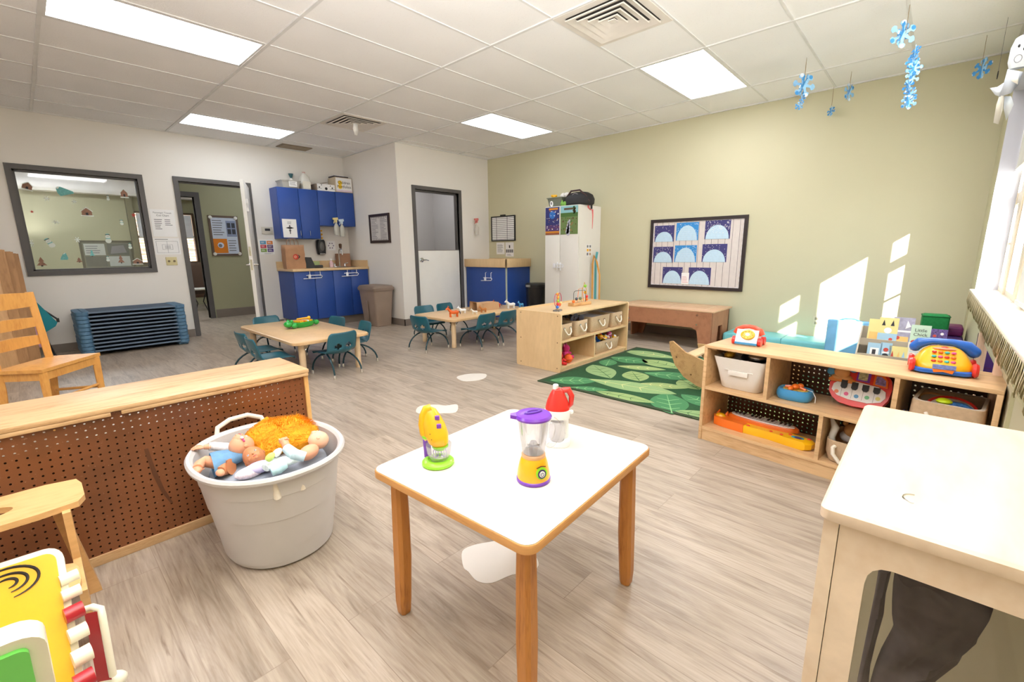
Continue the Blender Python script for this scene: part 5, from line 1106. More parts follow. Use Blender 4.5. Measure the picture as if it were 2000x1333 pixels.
# toy piano leaning on the back
t = onsh('toy_piano', 'red toy piano with black and white keys leaning in the middle compartment', 'toy', .712, .20, .342)
tilt = V((0, .42, .907)); O_ = V((-.13, 0, 0)); NRM = V((1, 0, 0)).cross(tilt)
def body(pts, o, d, nm, m, par): return MB().prism(pts, O_+NRM*o, (1, 0, 0), tilt, d).obj(nm, m, par)
out = [(.03, .03), (.06, .008), (.12, .0), (.19, .002), (.235, .02), (.255, .06), (.262, .12), (.25, .165), (.225, .19), (.18, .20), (.06, .20), (.02, .15), (.006, .10), (.01, .06)]
body(out, 0, -.035, 'piano_body', red, t) if False else MB().prism(out, O_, (1, 0, 0), tilt, .035).obj('piano_body', red, t)
body([(.022, .068), (.05, .042), (.10, .03), (.18, .028), (.23, .045), (.245, .07), (.24, .10), (.21, .118), (.12, .128), (.05, .122), (.025, .10)], .0352, .005, 'white_keys', whitep, t)
for k in range(4): body([(.058+.045*k, .125-.004*k), (.058+.045*k, .09), (.064+.045*k, .082), (.078+.045*k, .082), (.084+.045*k, .09), (.084+.045*k, .125-.004*k)], .0403, .008, 'black_key', black, t)
for k in range(4): body([(.0645+.045*k, .036), (.0655+.045*k, .036), (.0655+.045*k, .083), (.0645+.045*k, .083)], .0402, .001, 'key_gap', greyink, t)
for k, m_ in enumerate((orange, pink, skyb, mat('mint_mark', (120, 200, 150), .5), mat('pale_yellow_mark', (228, 226, 140), .5))): body([(.045+.043*k+.010*cos(a), .060-.004*(2-abs(k-2))+.010*sin(a)) for a in [2*pi*i/10 for i in range(10)]], .0403, .0012, 'key_mark', m_, t)
pg = MB().prism([(.115+x, .135+y) for x, y in ((0, 0), (.055, -.004), (.055, .05), (0, .052))], O_+NRM*.035, (1, 0, 0), tilt, .008); pg.obj('purple_page', purple, t); body([(.122, .140), (.160, .138), (.160, .180), (.122, .182)], .0435, .001, 'page_print', mat('page_print', (190, 190, 150), .5, var=.5, scale=80), t)
body([(.185, .125), (.245, .118), (.24, .155), (.222, .18), (.185, .182)], .0352, .008, 'orange_page', orange, t); body([(.193, .130), (.236, .126), (.232, .155), (.215, .17), (.193, .172)], .0435, .001, 'page_print', mat('page_print2', (150, 130, 190), .5, var=.5, scale=80), t)
hd = MB(); c_ = O_+V((1, 0, 0))*.05+tilt*.165+NRM*.045; hd.ell(c_, (.035, .03, .034)).ell(c_+V((-.012, 0, -.03)), (.034, .022, .018)).ell(c_+V((.02, 0, -.03)), (.03, .022, .018)); hd.obj('plain_head', mat('tan_toy', (214, 158, 98), .5), t)
for s_, dz in ((-1, -.005), (1, .025)): MB().ell(c_+V((s_*.047, 0, dz)), (.02, .012, .02)).obj('ear', skyb, t)
body([(.0, .112), (.11, .112), (.115, .128), (.09, .138), (.02, .138), (.0, .125)], .035, .012, 'ledge', mat('amber_plastic', (226, 140, 60), .4), t)
# tan bin with tambourines (right compartment)
t = onsh('fabric_bin', 'tan rope-handled bin with tambourine rings in the right compartment of the low shelf', 'storage bin', 1.055, .16, .341)
g = MB(); g.loft([[V((x, y, z)) for x, y in rrect(-.118*k, -.14*k, .118*k, .14*k, .03, 4)] for z, k in ((0, .9), (.004, .95), (.07, 1), (.145, .97), (.146, .95), (.135, .93), (.06, .95), (.01, .85))]); g.obj('fabric_body', linen, t, 50)
MB().tube([(-.06, -.142, .10), (-.05, -.155, .085), (-.02, -.16, .065), (.04, -.16, .055), (.07, -.155, .07), (.075, -.142, .08)], .007, 8).obj('rope_handle', rope, t)
MB().loft([[V((x, y, .1455)) for x, y in rrect(-k, -k*1.18, k, k*1.18, .03, 4)] for k in (.112, .100)], cap=(0, 0)).obj('lining_band', mat('lining_cream', (224, 212, 194), .9), t)
def tambour(lab, x, y, z, r, m, rot):
    t = onsh('tambourine', lab, 'tambourine', x, y, z); t.rotation_euler = (rot[0], rot[1], RS+rot[2])
    MB().lathe([(r, 0), (r+.004, .003), (r+.004, .02), (r, .023), (r-.007, .02), (r-.007, .003)], n=36, cap=(0, 0)).loft([[V((q*cos(a), q*sin(a), .003)) for a in [2*pi*k/36 for k in range(36)]] for q in (r, r-.007)], cap=(0, 0)).obj('hoop', m, t)
    MB().cyl((0, 0, .014), (0, 0, .016), r-.005, n=36).obj('drum_skin', mat('drum_skin', (206, 196, 184), .5), t)
    for k in range(4): MB().cyl((r*cos(k*pi/2+.5), r*sin(k*pi/2+.5), .006), (r*cos(k*pi/2+.5), r*sin(k*pi/2+.5), .010), .011, n=10).obj('jingle', chrome, t)
tambour('red-rimmed tambourine at the front of the tan bin on the right', 1.065, .105, .341+.105, .078, red, (.35, .05, 0))
tambour('brown wooden tambourine behind the red one in the tan bin', 1.0, .20, .341+.10, .058, oak, (.3, 0, .4))
tag(MB().ell((0, 0, .012), (.026, .026, .014), n=16).tube([(.024*cos(a), .024*sin(a), .012) for a in [2*pi*k/16 for k in range(16)]], .004, 6, closed=True).obj('spiky_ball', mat('neon_yellow', (220, 246, 30), .5)), 'neon yellow soft ball on the red-rimmed tambourine', 'toy ball').location = sh(1.04, .085, .341+.135)
tag(MB().tube([(0, 0, 0), (.01, .03, .01), (0, .06, .015), (-.02, .08, .01)], [.012, .018, .016, .008], 10).obj('blue_rattle', mat('dotted_blue', (60, 120, 190), .5, var=.4, scale=90)), 'blue speckled cloth toy at the right edge of the tan bin', 'toy').location = sh(1.13, .10, .341+.12)
t = onsh('ribbed_toy', 'dark blue ribbed toy beside the tan bin in the right compartment', 'toy', .935, .12, .341)
for k in range(5): MB().box((-.032+.012*k, -.04, 0), (-.024+.012*k, .04, .055), bev=.003).obj('rib', mat('dark_blue_plastic', (30, 48, 120), .4), t)
MB().box((-.034, -.042, 0), (.034, .042, .02), bev=.004).obj('base', MATS['dark_blue_plastic'], t)
# orange and yellow keyboard, lower left
t = onsh('toy_keyboard', 'long orange and yellow cat-shaped toy keyboard in the lower left compartment', 'toy', .03, .11, .087, .02); t.scale = (1, 1.12, 1.35)
kb = [(.0, .02), (.02, -.015), (.07, -.03), (.20, -.035), (.33, -.03), (.44, -.045), (.52, -.05), (.545, -.03), (.55, .01), (.53, .03), (.45, .03), (.40, .06), (.30, .10), (.18, .105), (.10, .085), (.06, .05), (.02, .05)]
# two-coloured body: orange left part and yellow right part
MB().loft([[V((x*1.0 if k == 1 else .27+(x-.27)*k, y*k, z)) for x, y in kb] for z, k in ((0, .96), (.006, 1), (.026, 1), (.034, .95))]).obj('keyboard_body', mat('keyboard_yellow', (252, 190, 20), .3, coat=.3), t)
ob = [(.0, .02), (.02, -.015), (.07, -.03), (.20, -.036), (.205, .0), (.18, .03), (.12, .04), (.10, .085), (.06, .05), (.02, .05)]
MB().loft([[V((x-.002, y*k*1.02-.001, z)) for x, y in ob] for z, k in ((-.0, .98), (.006, 1.02), (.027, 1.02), (.0365, .96))]).obj('orange_end', orange, t)
MB().loft([[V((.26+(x)*k, .045+y*k+.02, z)) for x, y in sel(.185, .05, 2.2, 32)] for z, k in ((.034, 1.06), (.045, 1.04), (.05, .98))]).obj('key_bed', orange, t)
MB().loft([[V((.26+(x)*k, .040+y*k+.02, z)) for x, y in sel(.175, .036, 2.2, 32)] for z, k in ((.049, 1), (.055, .98))]).obj('white_keys', whitep, t)
for k in range(14):
    x = .10+.0235*k; MB().box((x, .028, .0552), (x+.001, .085, .0556)).obj('key_gap', ink, t)
for k in (0, 1, 2, 4, 5, 6, 8, 9, 11, 12, 13):
    x = .112+.0225*k; MB().box((x-.005, .055, .055), (x+.005, .085, .061), bev=.002).obj('black_key', mat('brown_key', (60, 34, 30), .4), t)
MB().ell((.04, .02, .036), (.03, .022, .012)).obj('cat_cheek', yellow, t)
for s_ in (0, 1): MB().tube([(.015+.05*s_, .035, .035), (.02+.05*s_, .045, .055)], [.012, .003], 8).obj('ear', orange, t)
MB().ell((.47, -.005, .034), (.032, .016, .004), n=20).obj('speaker_eye', mat('teal_print', (40, 140, 170), .4), t); MB().ell((.475, -.014, .036), (.018, .008, .004), n=20).obj('eye_arc', mat('eye_purple', (70, 40, 90), .4), t)
for x, y in ((.34, -.015), (.395, -.02), (.43, .01), (.52, .012), (.22, -.02)): MB().ell((x, y, .034), (.010, .007, .004), n=12).obj('button', red, t)
# lower right bin with plush tiger
t = onsh('fabric_bin', 'tan rope-handled bin holding striped plush toys in the lower right compartment', 'storage bin', .79, .16, .087)
g = MB(); g.loft([[V((x, y, z)) for x, y in rrect(-.145*k, -.135*k, .145*k, .135*k, .04, 5)] for z, k in ((0, .86), (.004, .92), (.05, 1), (.115, 1.0), (.116, .98), (.10, .96), (.05, .95), (.01, .85))]); g.obj('fabric_body', linen, t, 50)
MB().tube([(-.10, -.137, .09), (-.105, -.15, .085), (-.10, -.158, .055), (-.07, -.16, .02), (-.03, -.158, .008), (.02, -.155, .015), (.04, -.15, .05), (.035, -.14, .07)], .009, 8).obj('rope_handle', rope, t)
def tiger():
    q = NT('tiger_plush_stripes'); w_ = q.n('ShaderNodeTexWave'); w_.inputs['Scale'].default_value = 22; w_.inputs['Distortion'].default_value = 6; w_.inputs['Detail'].default_value = 1; co = q.n('ShaderNodeTexCoord').outputs['Object']; q.l(co, w_.inputs[0])
    q.l(q.ramp(w_.outputs[0], [(.42, (222, 140, 50)), (.5, (40, 28, 22))]), q.b.inputs['Base Color']); q.b.inputs['Roughness'].default_value = .95; return q.m
tg = tiger()
t = onsh('plush_toy', 'orange and black striped plush tiger lying on the lower right bin', 'plush toy', .82, .11, .087+.085)
MB().ell((0, .0, .04), (.07, .045, .04), n=18).ell((-.03, -.03, .065), (.035, .03, .03), n=16).tube([(.03, -.02, .05), (.06, -.05, .03)], .018, 8).obj('body', tg, t)
MB().ell((.01, -.05, .045), (.02, .016, .016)).ell((.0, -.03, .02), (.03, .02, .02)).obj('muzzle', whitep, t); MB().ell((-.01, -.055, .02), (.022, .014, .014)).obj('paw', black, t)
t = onsh('plush_toy', 'tan plush head behind the tiger in the lower right bin', 'plush toy', .73, .17, .087+.10)
MB().ell((0, 0, .04), (.045, .045, .038), n=18).obj('head', mat('tan_plush', (196, 140, 84), .95, bump=.5), t); MB().ell((-.02, 0, .005), (.04, .04, .03)).obj('body', mat('grey_plush', (206, 200, 198), .95), t); MB().ell((-.04, 0, .075), (.012, .02, .016)).obj('ear', MATS['tan_plush'], t)
tag(MB().tube([(0, 0, 0), (-.01, .01, .05), (.0, 0, .10), (.01, .02, .14)], [.02, .014, .018, .008], 10).obj('white_cloth', MATS['soft_white_cloth']), 'white cloth draped up the left side of the lower right bin', 'cloth').location = sh(.665, .10, .087+.06)
# red handset toy phone on top
t = onsh('toy_phone', 'white toy phone with red handset and yellow dial on the left shelf top', 'toy phone', .165, .20, SHT, .12)
g = MB(); g.loft([[V((x, -.055, 0)), V((x, -.065, .02)), V((x, -.055, .045)), V((x, -.03, .09)), V((x, .02, .09)), V((x, .05, .045)), V((x, .05, .0))][::1] for x in (-.058, -.052, .052, .058)]); g.obj('phone_body', whitep, t)
MB().box((-.06, -.0685, .006), (.06, -.05, .020), bev=.004).obj('blue_base', skyb, t)
dn = V((0, .5, .83)).normalized(); dc = V((0.005, -.047, .062)); ring_ = lambda r, h: [dc+V((1, 0, 0))*r*cos(a)+dn*r*.78*sin(a)+V((1, 0, 0)).cross(dn)*h for a in [2*pi*k/24 for k in range(24)]]
MB().loft([ring_(.038, 0), ring_(.038, .006), ring_(.034, .009)]).obj('dial', yellow, t); MB().loft([ring_(.012, .0092), ring_(.012, .0105)]).obj('dial_centre', whitep, t)
for k in range(9): a = 2*pi*k/9; c_ = dc+V((1, 0, 0))*.026*cos(a)+dn*.02*sin(a)+V((1, 0, 0)).cross(dn)*.009; MB().ell(c_, (.004, .003, .003), n=8).obj('dial_mark', mat('mustard', (200, 160, 30), .5), t)
MB().prism([(-.05, .035), (-.032, .033), (-.034, .075), (-.046, .075)], (0, -.062, 0), (1, 0, 0), (0, .35, .94), .004).obj('pink_sticker', mat('mauve_sticker', (200, 110, 170), .5), t)
for s_ in (-1, 1):
    for y in (-.035, .035): MB().cyl((s_*.060, y, .024), (s_*.078, y, .024), .024, n=20).obj('wheel', red, t)
MB().tube([(-.072, -.01, .062), (-.06, -.01, .085), (-.03, -.01, .103), (0, -.01, .107), (.03, -.01, .103), (.06, -.01, .085), (.072, -.01, .062)], [.016, .017, .012, .012, .012, .017, .016], 12).obj('handset', mat('coral_red', (228, 84, 54), .35, coat=.3), t)
# yellow phone with blue handset
t = onsh('toy_phone', 'yellow toy phone with blue handset and red wheels on the right of the shelf top', 'toy phone', 1.0, .20, SHT, .18)
g = MB()
g.loft([[V((x*a, oy+y*b, z)) for x, y in sel(1, 1, 2.9, 40)] for z, a, b, oy in ((.020, .098, .086, -.002), (.034, .099, .086, -.002), (.052, .094, .078, .004), (.075, .082, .062, .014), (.095, .068, .046, .020), (.108, .052, .034, .022), (.114, .034, .020, .024))]); g.obj('phone_body', yellow, t)
MB().loft([[V((x*k, y*k-.004, z)) for x, y in rrect(-.096, -.088, .096, .078, .03)] for z, k in ((.006, .96), (.010, 1), (.022, 1.0), (.026, .96))]).obj('blue_base', blue, t)
for s_ in (-1, 1):
    for y in (-.055, .05): MB().lathe([(.0, -.012), (.026, -.010), (.032, 0), (.026, .010), (0, .012)], n=20, M=Matrix.Translation((s_*.102, y, .032)) @ Matrix.Rotation(pi/2, 4, 'Y')).obj('wheel', red, t)
MB().tube([(-.095, .045, .10), (-.08, .04, .118), (-.04, .035, .132), (.03, .035, .132), (.075, .04, .118), (.10, .045, .095)], [.022, .024, .015, .015, .025, .024], 14).ell((-.095, .045, .098), (.022, .023, .023), n=16).ell((.10, .045, .094), (.024, .025, .025), n=16).obj('handset', blue, t)
sl_ = V((0, .045, .045)).normalized(); kc = [red, orange, mat('key_teal', (70, 190, 180), .4), pink]
for r in range(3):
    for c in range(4): o = V((-.033+.021*c, -.0665+.0155*r, .060+.0175*r)); MB().ell(o, (.009, .007, .006), n=10).obj('key', kc[(r*2+c) % 4], t)
MB().ell((.0, -.008, .107), (.040, .016, .007), n=18).obj('eyebrow_band', mat('peach_plastic', (246, 150, 110), .4), t); MB().ell((.0, -.010, .112), (.015, .009, .005), n=14).obj('round_button', red, t)
MB().prism([(-.035, 0), (.04, 0), (.04, .02), (-.035, .02)], (0, -.0875, .028), (1, 0, 0), (0, .25, .97), .005).obj('label', mat('blue_label', (110, 130, 190), .5, var=.4, scale=70), t)
MB().prism([(-.035, 0), (.035, 0), (.03, -.014), (.0, -.008), (-.03, -.014)], (0, -.094, .028), (1, 0, 0), (0, .1, .99), .006).obj('orange_mouth_plate', orange, t)
# ================================================================ BEHIND THE LOW SHELF
sky_v = mat('sky_vinyl', (120, 180, 222), .35, var=.1, scale=9); navy_v = mat('denim_blue_vinyl', (44, 108, 164), .4, var=.08)
t = thing('tumbling_mat', 'turquoise padded mat lying along the foot of the sage wall', 'mat', (5.64, 1.10, 0)); MB().box((-.2, -.58, 0), (.2, .60, .19), bev=.03, seg=3).obj('mat_pad', mat('turquoise_vinyl', (110, 190, 196), .4), t)
MB().box((-.203, -.005, .01), (.203, .0, .192)).obj('seam', mat('turquoise_seam', (70, 150, 160), .5), t)
t = thing('nap_mat', 'light blue folded vinyl nap mat standing in the sun behind the low shelf', 'mat', (5.12, .48, 0), -.03)
MB().box((-.03, -.17, 0), (.02, .18, .485), bev=.012, seg=3).obj('front_fold', sky_v, t); MB().box((.024, -.175, 0), (.07, .175, .48), bev=.012, seg=3).obj('middle_fold', navy_v, t); MB().box((.074, -.18, 0), (.12, .17, .475), bev=.012, seg=3).obj('back_fold', navy_v, t)
MB().tube([(-.0, -.06, .485), (.0, -.02, .50), (0, .05, .498), (0, .09, .485)], .006, 6).obj('handle', navy_v, t)
# book rack
RX = 4.20
t = thing('book_rack', 'cream sloped picture book rack behind the low shelf', 'book rack', (RX, .112, .075)); t.scale = (.935,)*3
rk = mat('rack_cream', (190, 178, 156), .5)
for z, x, h in ((.29, 0.0, .05), (.40, .09, .05)): MB().box((x-.0, -.16, z-.03), (x+.01, .24, z+h-.03)).box((x, -.16, z-.035), (x+.07, .24, z-.03)).obj('ledge', rk, t)
for y in (-.17, .24): MB().prism([(0, -.069), (.25, -.069), (.25, .50), (.20, .50), (0, .30)], (0, y, 0), UX, UZ, -.01).obj('side_panel', rk, t)
MB().prism([(0.24, 0), (.25, 0), (.25, .5), (.24, .5)], (0, .24, 0), UX, UZ, .41).obj('back_panel', rk, t)
def book(lab, y, z, w, h, mats, draw, x, lean=.28, th=.012, grp='picture books in the book rack'):
    t = thing('picture_book', lab, 'book', (RX+x*.935, y*.935, .075+z*.935), 0, grp); t.scale = (.935,)*3
    u = -UY; v = V((lean, 0, 1)).normalized(); s = Sheet((0, w/2, 0), u, v, w, h, .002); draw(s); s.mb.obj('cover', mats, t)
    MB().prism([(0, 0), (w, 0), (w, h), (0, h)], V((0, w/2, 0)), u, v, -th).obj('page_block', paper, t); return t
M4 = [mat('cover_pale_yellow', (228, 214, 140), .5), mat('cover_sky', (160, 196, 216), .5), ink, mat('cover_warm', (232, 190, 110), .5), mat('cover_red', (196, 64, 44), .5), paper]
book('pale yellow picture book at the back left of the rack', .27, .37, .10, .21, M4, lambda s: s.rect(.1, .1, .9, .5, 3), .115)
book('light blue and yellow picture book with dark shapes, upper left of the rack', .195, .37, .12, .23, M4, lambda s: s.rect(0, 0, 1, .45, 1).disc(.5, .55, .024, 5, 1).poly([(.15, .72), (.25, .92), (.34, .72)], 2, 1).poly([(.6, .72), (.72, .92), (.8, .72)], 2, 1).disc(.7, .25, .012, 4, 1), .10)
book('grey-lilac picture book standing tallest in the middle of the rack', .105, .375, .13, .235, [mat('cover_lilac', (158, 154, 172), .5, var=.25, scale=30)]+M4[1:], lambda s: s.rect(.06, .5, .9, .56, 5).rect(.2, .1, .8, .35, 3).disc(.3, .3, .014, 4, 1).poly([(.6, .62), (.85, .70), (.66, .9)], 5, 1), .105)
book('pale green picture book titled Little Chick', .0, .37, .115, .19, [mat('cover_mint', (192, 216, 190), .5)]+M4[1:], lambda s: s.text('Little', .5, .78, .035, 2).text('Chick', .5, .60, .035, 2).disc(.22, .28, .018, 4, 1).disc(.55, .22, .014, 3, 1).poly([(.7, .1), (.9, .1), (.86, .4), (.74, .4)], 4, 1), .095)
book('purple spotted picture book beside the green cube', -.10, .36, .10, .18, [mat('cover_purple_dots', (92, 70, 130), .5, var=.7, scale=120)]+M4[1:], lambda s: s.disc(.3, .7, .01, 4, 1).disc(.7, .8, .01, 5, 1).disc(.6, .4, .012, 3, 1), .10)
book('small pale blue book in the lower row of the rack, far left', .255, .27, .09, .13, [M4[1]]+M4[1:], lambda s: s.rect(.2, .2, .8, .7, 5).rect(.35, .3, .6, .6, 2, 1), .02)
book('book with a red rooster pattern in the lower row', .185, .27, .07, .14, [M4[1]]+M4[1:], lambda s: s.disc(.5, .6, .016, 4, 1).disc(.5, .25, .02, 2, 1).rect(.2, .4, .8, .48, 5, 1), .02)
book('pale yellow alphabet book in the lower row of the rack', .11, .27, .11, .12, [M4[0]]+M4[1:], lambda s: s.poly([(.1, .2), (.2, .7), (.3, .2)], 4, 1).poly([(.42, .2), (.55, .7), (.62, .2)], 3, 1).poly([(.7, .2), (.8, .7), (.92, .2)], 1, 1), .02)
book('cream book with small dark lettering in the lower row, right end', .0, .26, .12, .17, [mat('cover_cream', (226, 220, 206), .5)]+M4[1:], lambda s: s.lines(.12, .88, .55, .9, 4, 1).lines(.2, .8, .15, .45, 3, 2), .02)
for k, (y, w_, m_, lab) in enumerate(((.22, .15, paper, 'white book lying flat along the front left ledge of the rack'), (.08, .13, mat('spine_navy', (50, 48, 90), .5), 'navy book lying flat in the middle of the front ledge'), (-.06, .13, mat('spine_brown', (120, 60, 60), .5, var=.5, scale=60), 'dark red patterned book lying flat on the right of the front ledge'))):
    t = thing('picture_book', lab, 'book', (RX-.03, y*.935, .3215), .05*(k-1), 'picture books in the book rack'); MB().box((-.02, -w_/2, 0), (.012, w_/2, .026), bev=.002).obj('cover', m_, t); MB().box((-.0205, -w_/2+.01, .006), (-.0195, w_/2-.01, .014)).obj('spine_print', greyink, t)
tag(MB().box((-.035, -.28, .0095), (.012, .33, .321)).obj('low_plinth', rk), 'cream plinth strip in front of the book rack', 'plinth').location = (RX-.04, .075, 0)
# cushions in the corner
t = thing('cube_cushion', 'green corduroy cube cushion on top of the purple cushions in the corner', 'cushion', (5.13, -.075, .452), .06)
gc = mat('green_corduroy', (24, 122, 62), .95, bump=.8, bscale=300, var=.12, scale=50)
MB().box((-.08, -.085, 0), (.08, .085, .14), bev=.022, seg=4).obj('cushion_body', gc, t)
g = MB(); g.tube([V((x, y, .128)) for x, y in rrect(-.081, -.086, .081, .086, .022)], .004, 6, closed=True); g.obj('piping', mat('green_piping', (18, 96, 48), .9), t)
t = thing('seat_cushion', 'flat green cushion under the cube cushion', 'cushion', (5.12, -.02, .405), .03); MB().box((-.10, -.06, 0), (.1, .14, .045), bev=.02, seg=3).obj('cushion_body', mat('bright_green_fabric', (50, 160, 80), .9), t); MB().tube([V((x, y, .022)) for x, y in rrect(-.102, -.062, .102, .142, .02)], .003, 6, closed=True).obj('piping', MATS['green_piping'], t)
pv = mat('purple_vinyl', (74, 40, 116), .5, var=.1)
t = thing('soft_cushion', 'large purple block cushion in the room corner behind the low shelf', 'cushion', (5.25, -.125, 0)); MB().box((-.2, -.145, 0), (.2, .16, .403), bev=.03, seg=3).obj('cushion_body', pv, t); MB().box((-.202, -.14, .2), (.2, .155, .205)).obj('seam', mat('plum_seam', (90, 30, 90), .5), t)
t = thing('soft_cushion', 'small plum block cushion on the purple one against the window wall', 'cushion', (5.33, -.20, .405)); MB().box((-.10, -.06, 0), (.12, .055, .08), bev=.018, seg=3).obj('cushion_body', mat('plum_vinyl', (110, 28, 92), .5), t); MB().box((-.101, -.055, .038), (.12, .05, .042)).obj('seam', MATS['plum_seam'], t)
# wall mirror with wooden posts on the window wall
t = thing('wall_mirror', 'child mirror in a pale wood frame mounted low on the window wall', 'mirror', (3.75, YW+.001, .25))
fr_ = wood('pink_ash', (226, 192, 164), (204, 166, 134), (9, 9, 2), .4, .5, 4)
MB().box((-.85, 0, .02), (.45, .006, .34)).obj('mirror_glass', mat('mirror_silver', (225, 228, 226), .03, 1, var=0), t)
for x, h in ((-.93, .46), (.03, .47)): MB().box((x, 0, -.1), (x+.05, .028, h), bev=.003).obj('post', fr_, t)
MB().box((-.9, 0, -.02), (.45, .02, .02), bev=.003).obj('bottom_rail', fr_, t)
# ================================================================ PAPER SNOWFLAKES
sf1 = mat('snow_card_pale', (150, 200, 236), .7, var=.12, scale=30); sf2 = mat('snow_card_blue', (64, 144, 206), .7, var=.15, scale=30); sfw = mat('snow_card_white', (226, 232, 240), .7)
def flake(mb, c, r, rot, m, w=.2):
    k0 = len(mb.v); pts = []
    for k in range(6):
        a = k*pi/3
        for da, q in ((-.42, .30), (-.16, .62), (-.36, .80), (-.20, .98), (0, .92), (.20, .98), (.36, .80), (.16, .62), (.42, .30)): pts.append((r*q*cos(a+da), r*q*sin(a+da)))
    mb.prism(pts, (0, 0, -.001), UX, UY, .002, m)
    for k in range(6):
        a = k*pi/3; mb.prism([(r*.86*cos(a)+r*.17*cos(b), r*.86*sin(a)+r*.17*sin(b)) for b in [2*pi*i/8 for i in range(8)]], (0, 0, .0012), UX, UY, .0012, (m+k) % 3)
    mb.xf(Matrix.Translation(c) @ Euler(rot).to_matrix().to_4x4(), k0)
def mobile(lab, hook, cs):
    t = thing('snowflake_mobile', lab, 'snowflake', hook, 0, 'blue paper snowflakes hanging from the ceiling'); h = V(hook); zt = max(c[0][2] for c in cs)
    MB().tube([(0, 0, -.002), (.006, 0, (zt-h.z)*.35), (0, 0, zt-h.z)], .0016, 5).tube([(0, 0, -.002), (-.008, 0, (zt-h.z)*.3), (0, 0, zt-h.z)], .0014, 5).obj('string', mat('kraft_string', (150, 130, 100), .8), t)
    for c, r, rot, n in cs:
        rr = random.Random(int(r*1000+c[2]*100)); g = MB()
        for k in range(n): flake(g, V(c)-h, r*(1-.12*k), (rot[0]+.35*k, rot[1]+.5*k, rot[2]+.9*k), k % 2)
        g.obj('snowflake', [sf1, sf2, sfw], t, 20)
fx = (pi/2, 0, YAW-pi/2)
mobile('pale blue snowflake with a trailing tail, leftmost of the hanging snowflakes', (4.77, 1.0, C_-.012), [((4.77, 1.0, 2.51), .095, (pi/2, .2, -.8), 2), ((4.77, 1.0, 2.40), .04, (1.2, .5, 0), 2), ((4.77, 1.02, 2.35), .035, (.9, .2, 1), 2)])
mobile('smallest blue snowflake, hanging closest to the sage wall', (5.80, .95, C_-.012), [((5.80, .95, 2.50), .05, (pi/2, .4, .4), 2)])
mobile('medium blue snowflake hanging right of the smallest one', (5.42, .765, C_-.012), [((5.42, .765, 2.55), .075, (pi/2, .3, -.4), 2)])
mobile('large blue snowflake with a long cluster of blue flakes below it', (4.29, .33, C_-.002), [((4.29, .345, 2.56), .085, (pi/2, .5, -.9), 2)]+[((4.29+.01*(k % 2), .265+.01*sin(k*2), 2.43-.052*k), .045, (pi/2+.5*sin(k*3), .6*k, .8*k), 2) for k in range(7)])
mobile('deep blue snowflake hanging nearest the window corner', (5.30, -.085, C_-.002), [((5.30, -.09, 2.50), .08, (pi/2, .9, .3), 2)])
# snowman windsock in the window corner
XS = 3.2
t = thing('paper_snowman', 'white paper snowman streamer with dark eyes hanging at the window corner', 'paper decoration', (XS, -.165, 2.02))
sw = mat('tissue_white', (214, 220, 222), .8)
def sheet3(pts, nm, m, dx=0):
    o = MB().add([AX(XS+dx+.010*sin(i*2.1), px, py)-V((XS, -.165, 2.02)) for i, (px, py) in enumerate(pts)], [tuple(range(len(pts)))]).obj(nm, m, t); o.modifiers.new('t', 'SOLIDIFY').thickness = .0008; return o
hd_ = AX(XS, 1992, 105)-V((XS, -.165, 2.02))
MB().loft([[hd_+V((x, y, z)) for x, y in sel(r*.7, r, 2, 20)] for z, r in ((.075, .008), (.066, .022), (.03, .032), (-.03, .034), (-.06, .026))], cap=(1, 0)).obj('head', sw, t)
for y, z in ((.008, .028), (-.010, .012)): MB().ell(hd_+V((-.0235, y, z)), (.003, .004, .007), n=10).obj('eye', black, t)
MB().tube([hd_+V((-.0245, .004+.012*cos(a), -.025+.016*sin(a))) for a in [2*pi*k/14 for k in range(14)]], .001, 5, closed=True).obj('mouth_ring', greyink, t)
sheet3([(1968, 135), (1998, 140), (1990, 165), (1975, 182), (1950, 190), (1960, 165)], 'scarf', mat('scarf_grey', (186, 192, 198), .8), -.03)
sheet3([(1963, 160), (1948, 170), (1933, 172), (1944, 186), (1958, 190), (1966, 176)], 'arm_streamer', sw, -.01)
sheet3([(1952, 186), (1946, 205), (1940, 240), (1950, 243), (1958, 215), (1961, 188)], 'leg_streamer', mat('streamer_cream', (226, 222, 206), .8), -.02)
sheet3([(1962, 188), (1975, 188), (1980, 204), (1965, 236), (1960, 212)], 'leg_streamer', sw, .01)
sheet3([(1980, 150), (1990, 138), (1988, 165), (1975, 158)], 'nose_flap', MATS['streamer_cream'], -.045)
t = tag(MB().tube([(0, 0, 0), (.0, .0, .03), (.02, .0, .05), (.03, 0, 0), (.04, 0, .05), (.05, 0, .02)], .003, 5).obj('twig_ornament', ink), 'small dark twisted ornament between the last snowflake and the snowman', 'ornament'); t.location = AX(5.0, 1948, 152)
t = tag(MB().tube([(0, 0, 0), (0, 0, .34)], .0012, 4).obj('hanging_thread', greyink), 'thin grey thread holding up the dark twisted ornament', 'thread'); t.location = AX(5.0, 1948, 150)+V((0.02, 0, .04)); t.scale.z = max(.1, (C_-t.location.z-.001)/.34)
t = tag(MB().tube([(0, 0, 0), (0, 0, 1)], .0012, 4).obj('hanging_thread', greyink), 'thin thread from which the paper snowman hangs', 'thread'); t.location = AX(XS, 1992, 105)+V((0, 0, .075)); t.scale.z = C_-t.location.z-.001
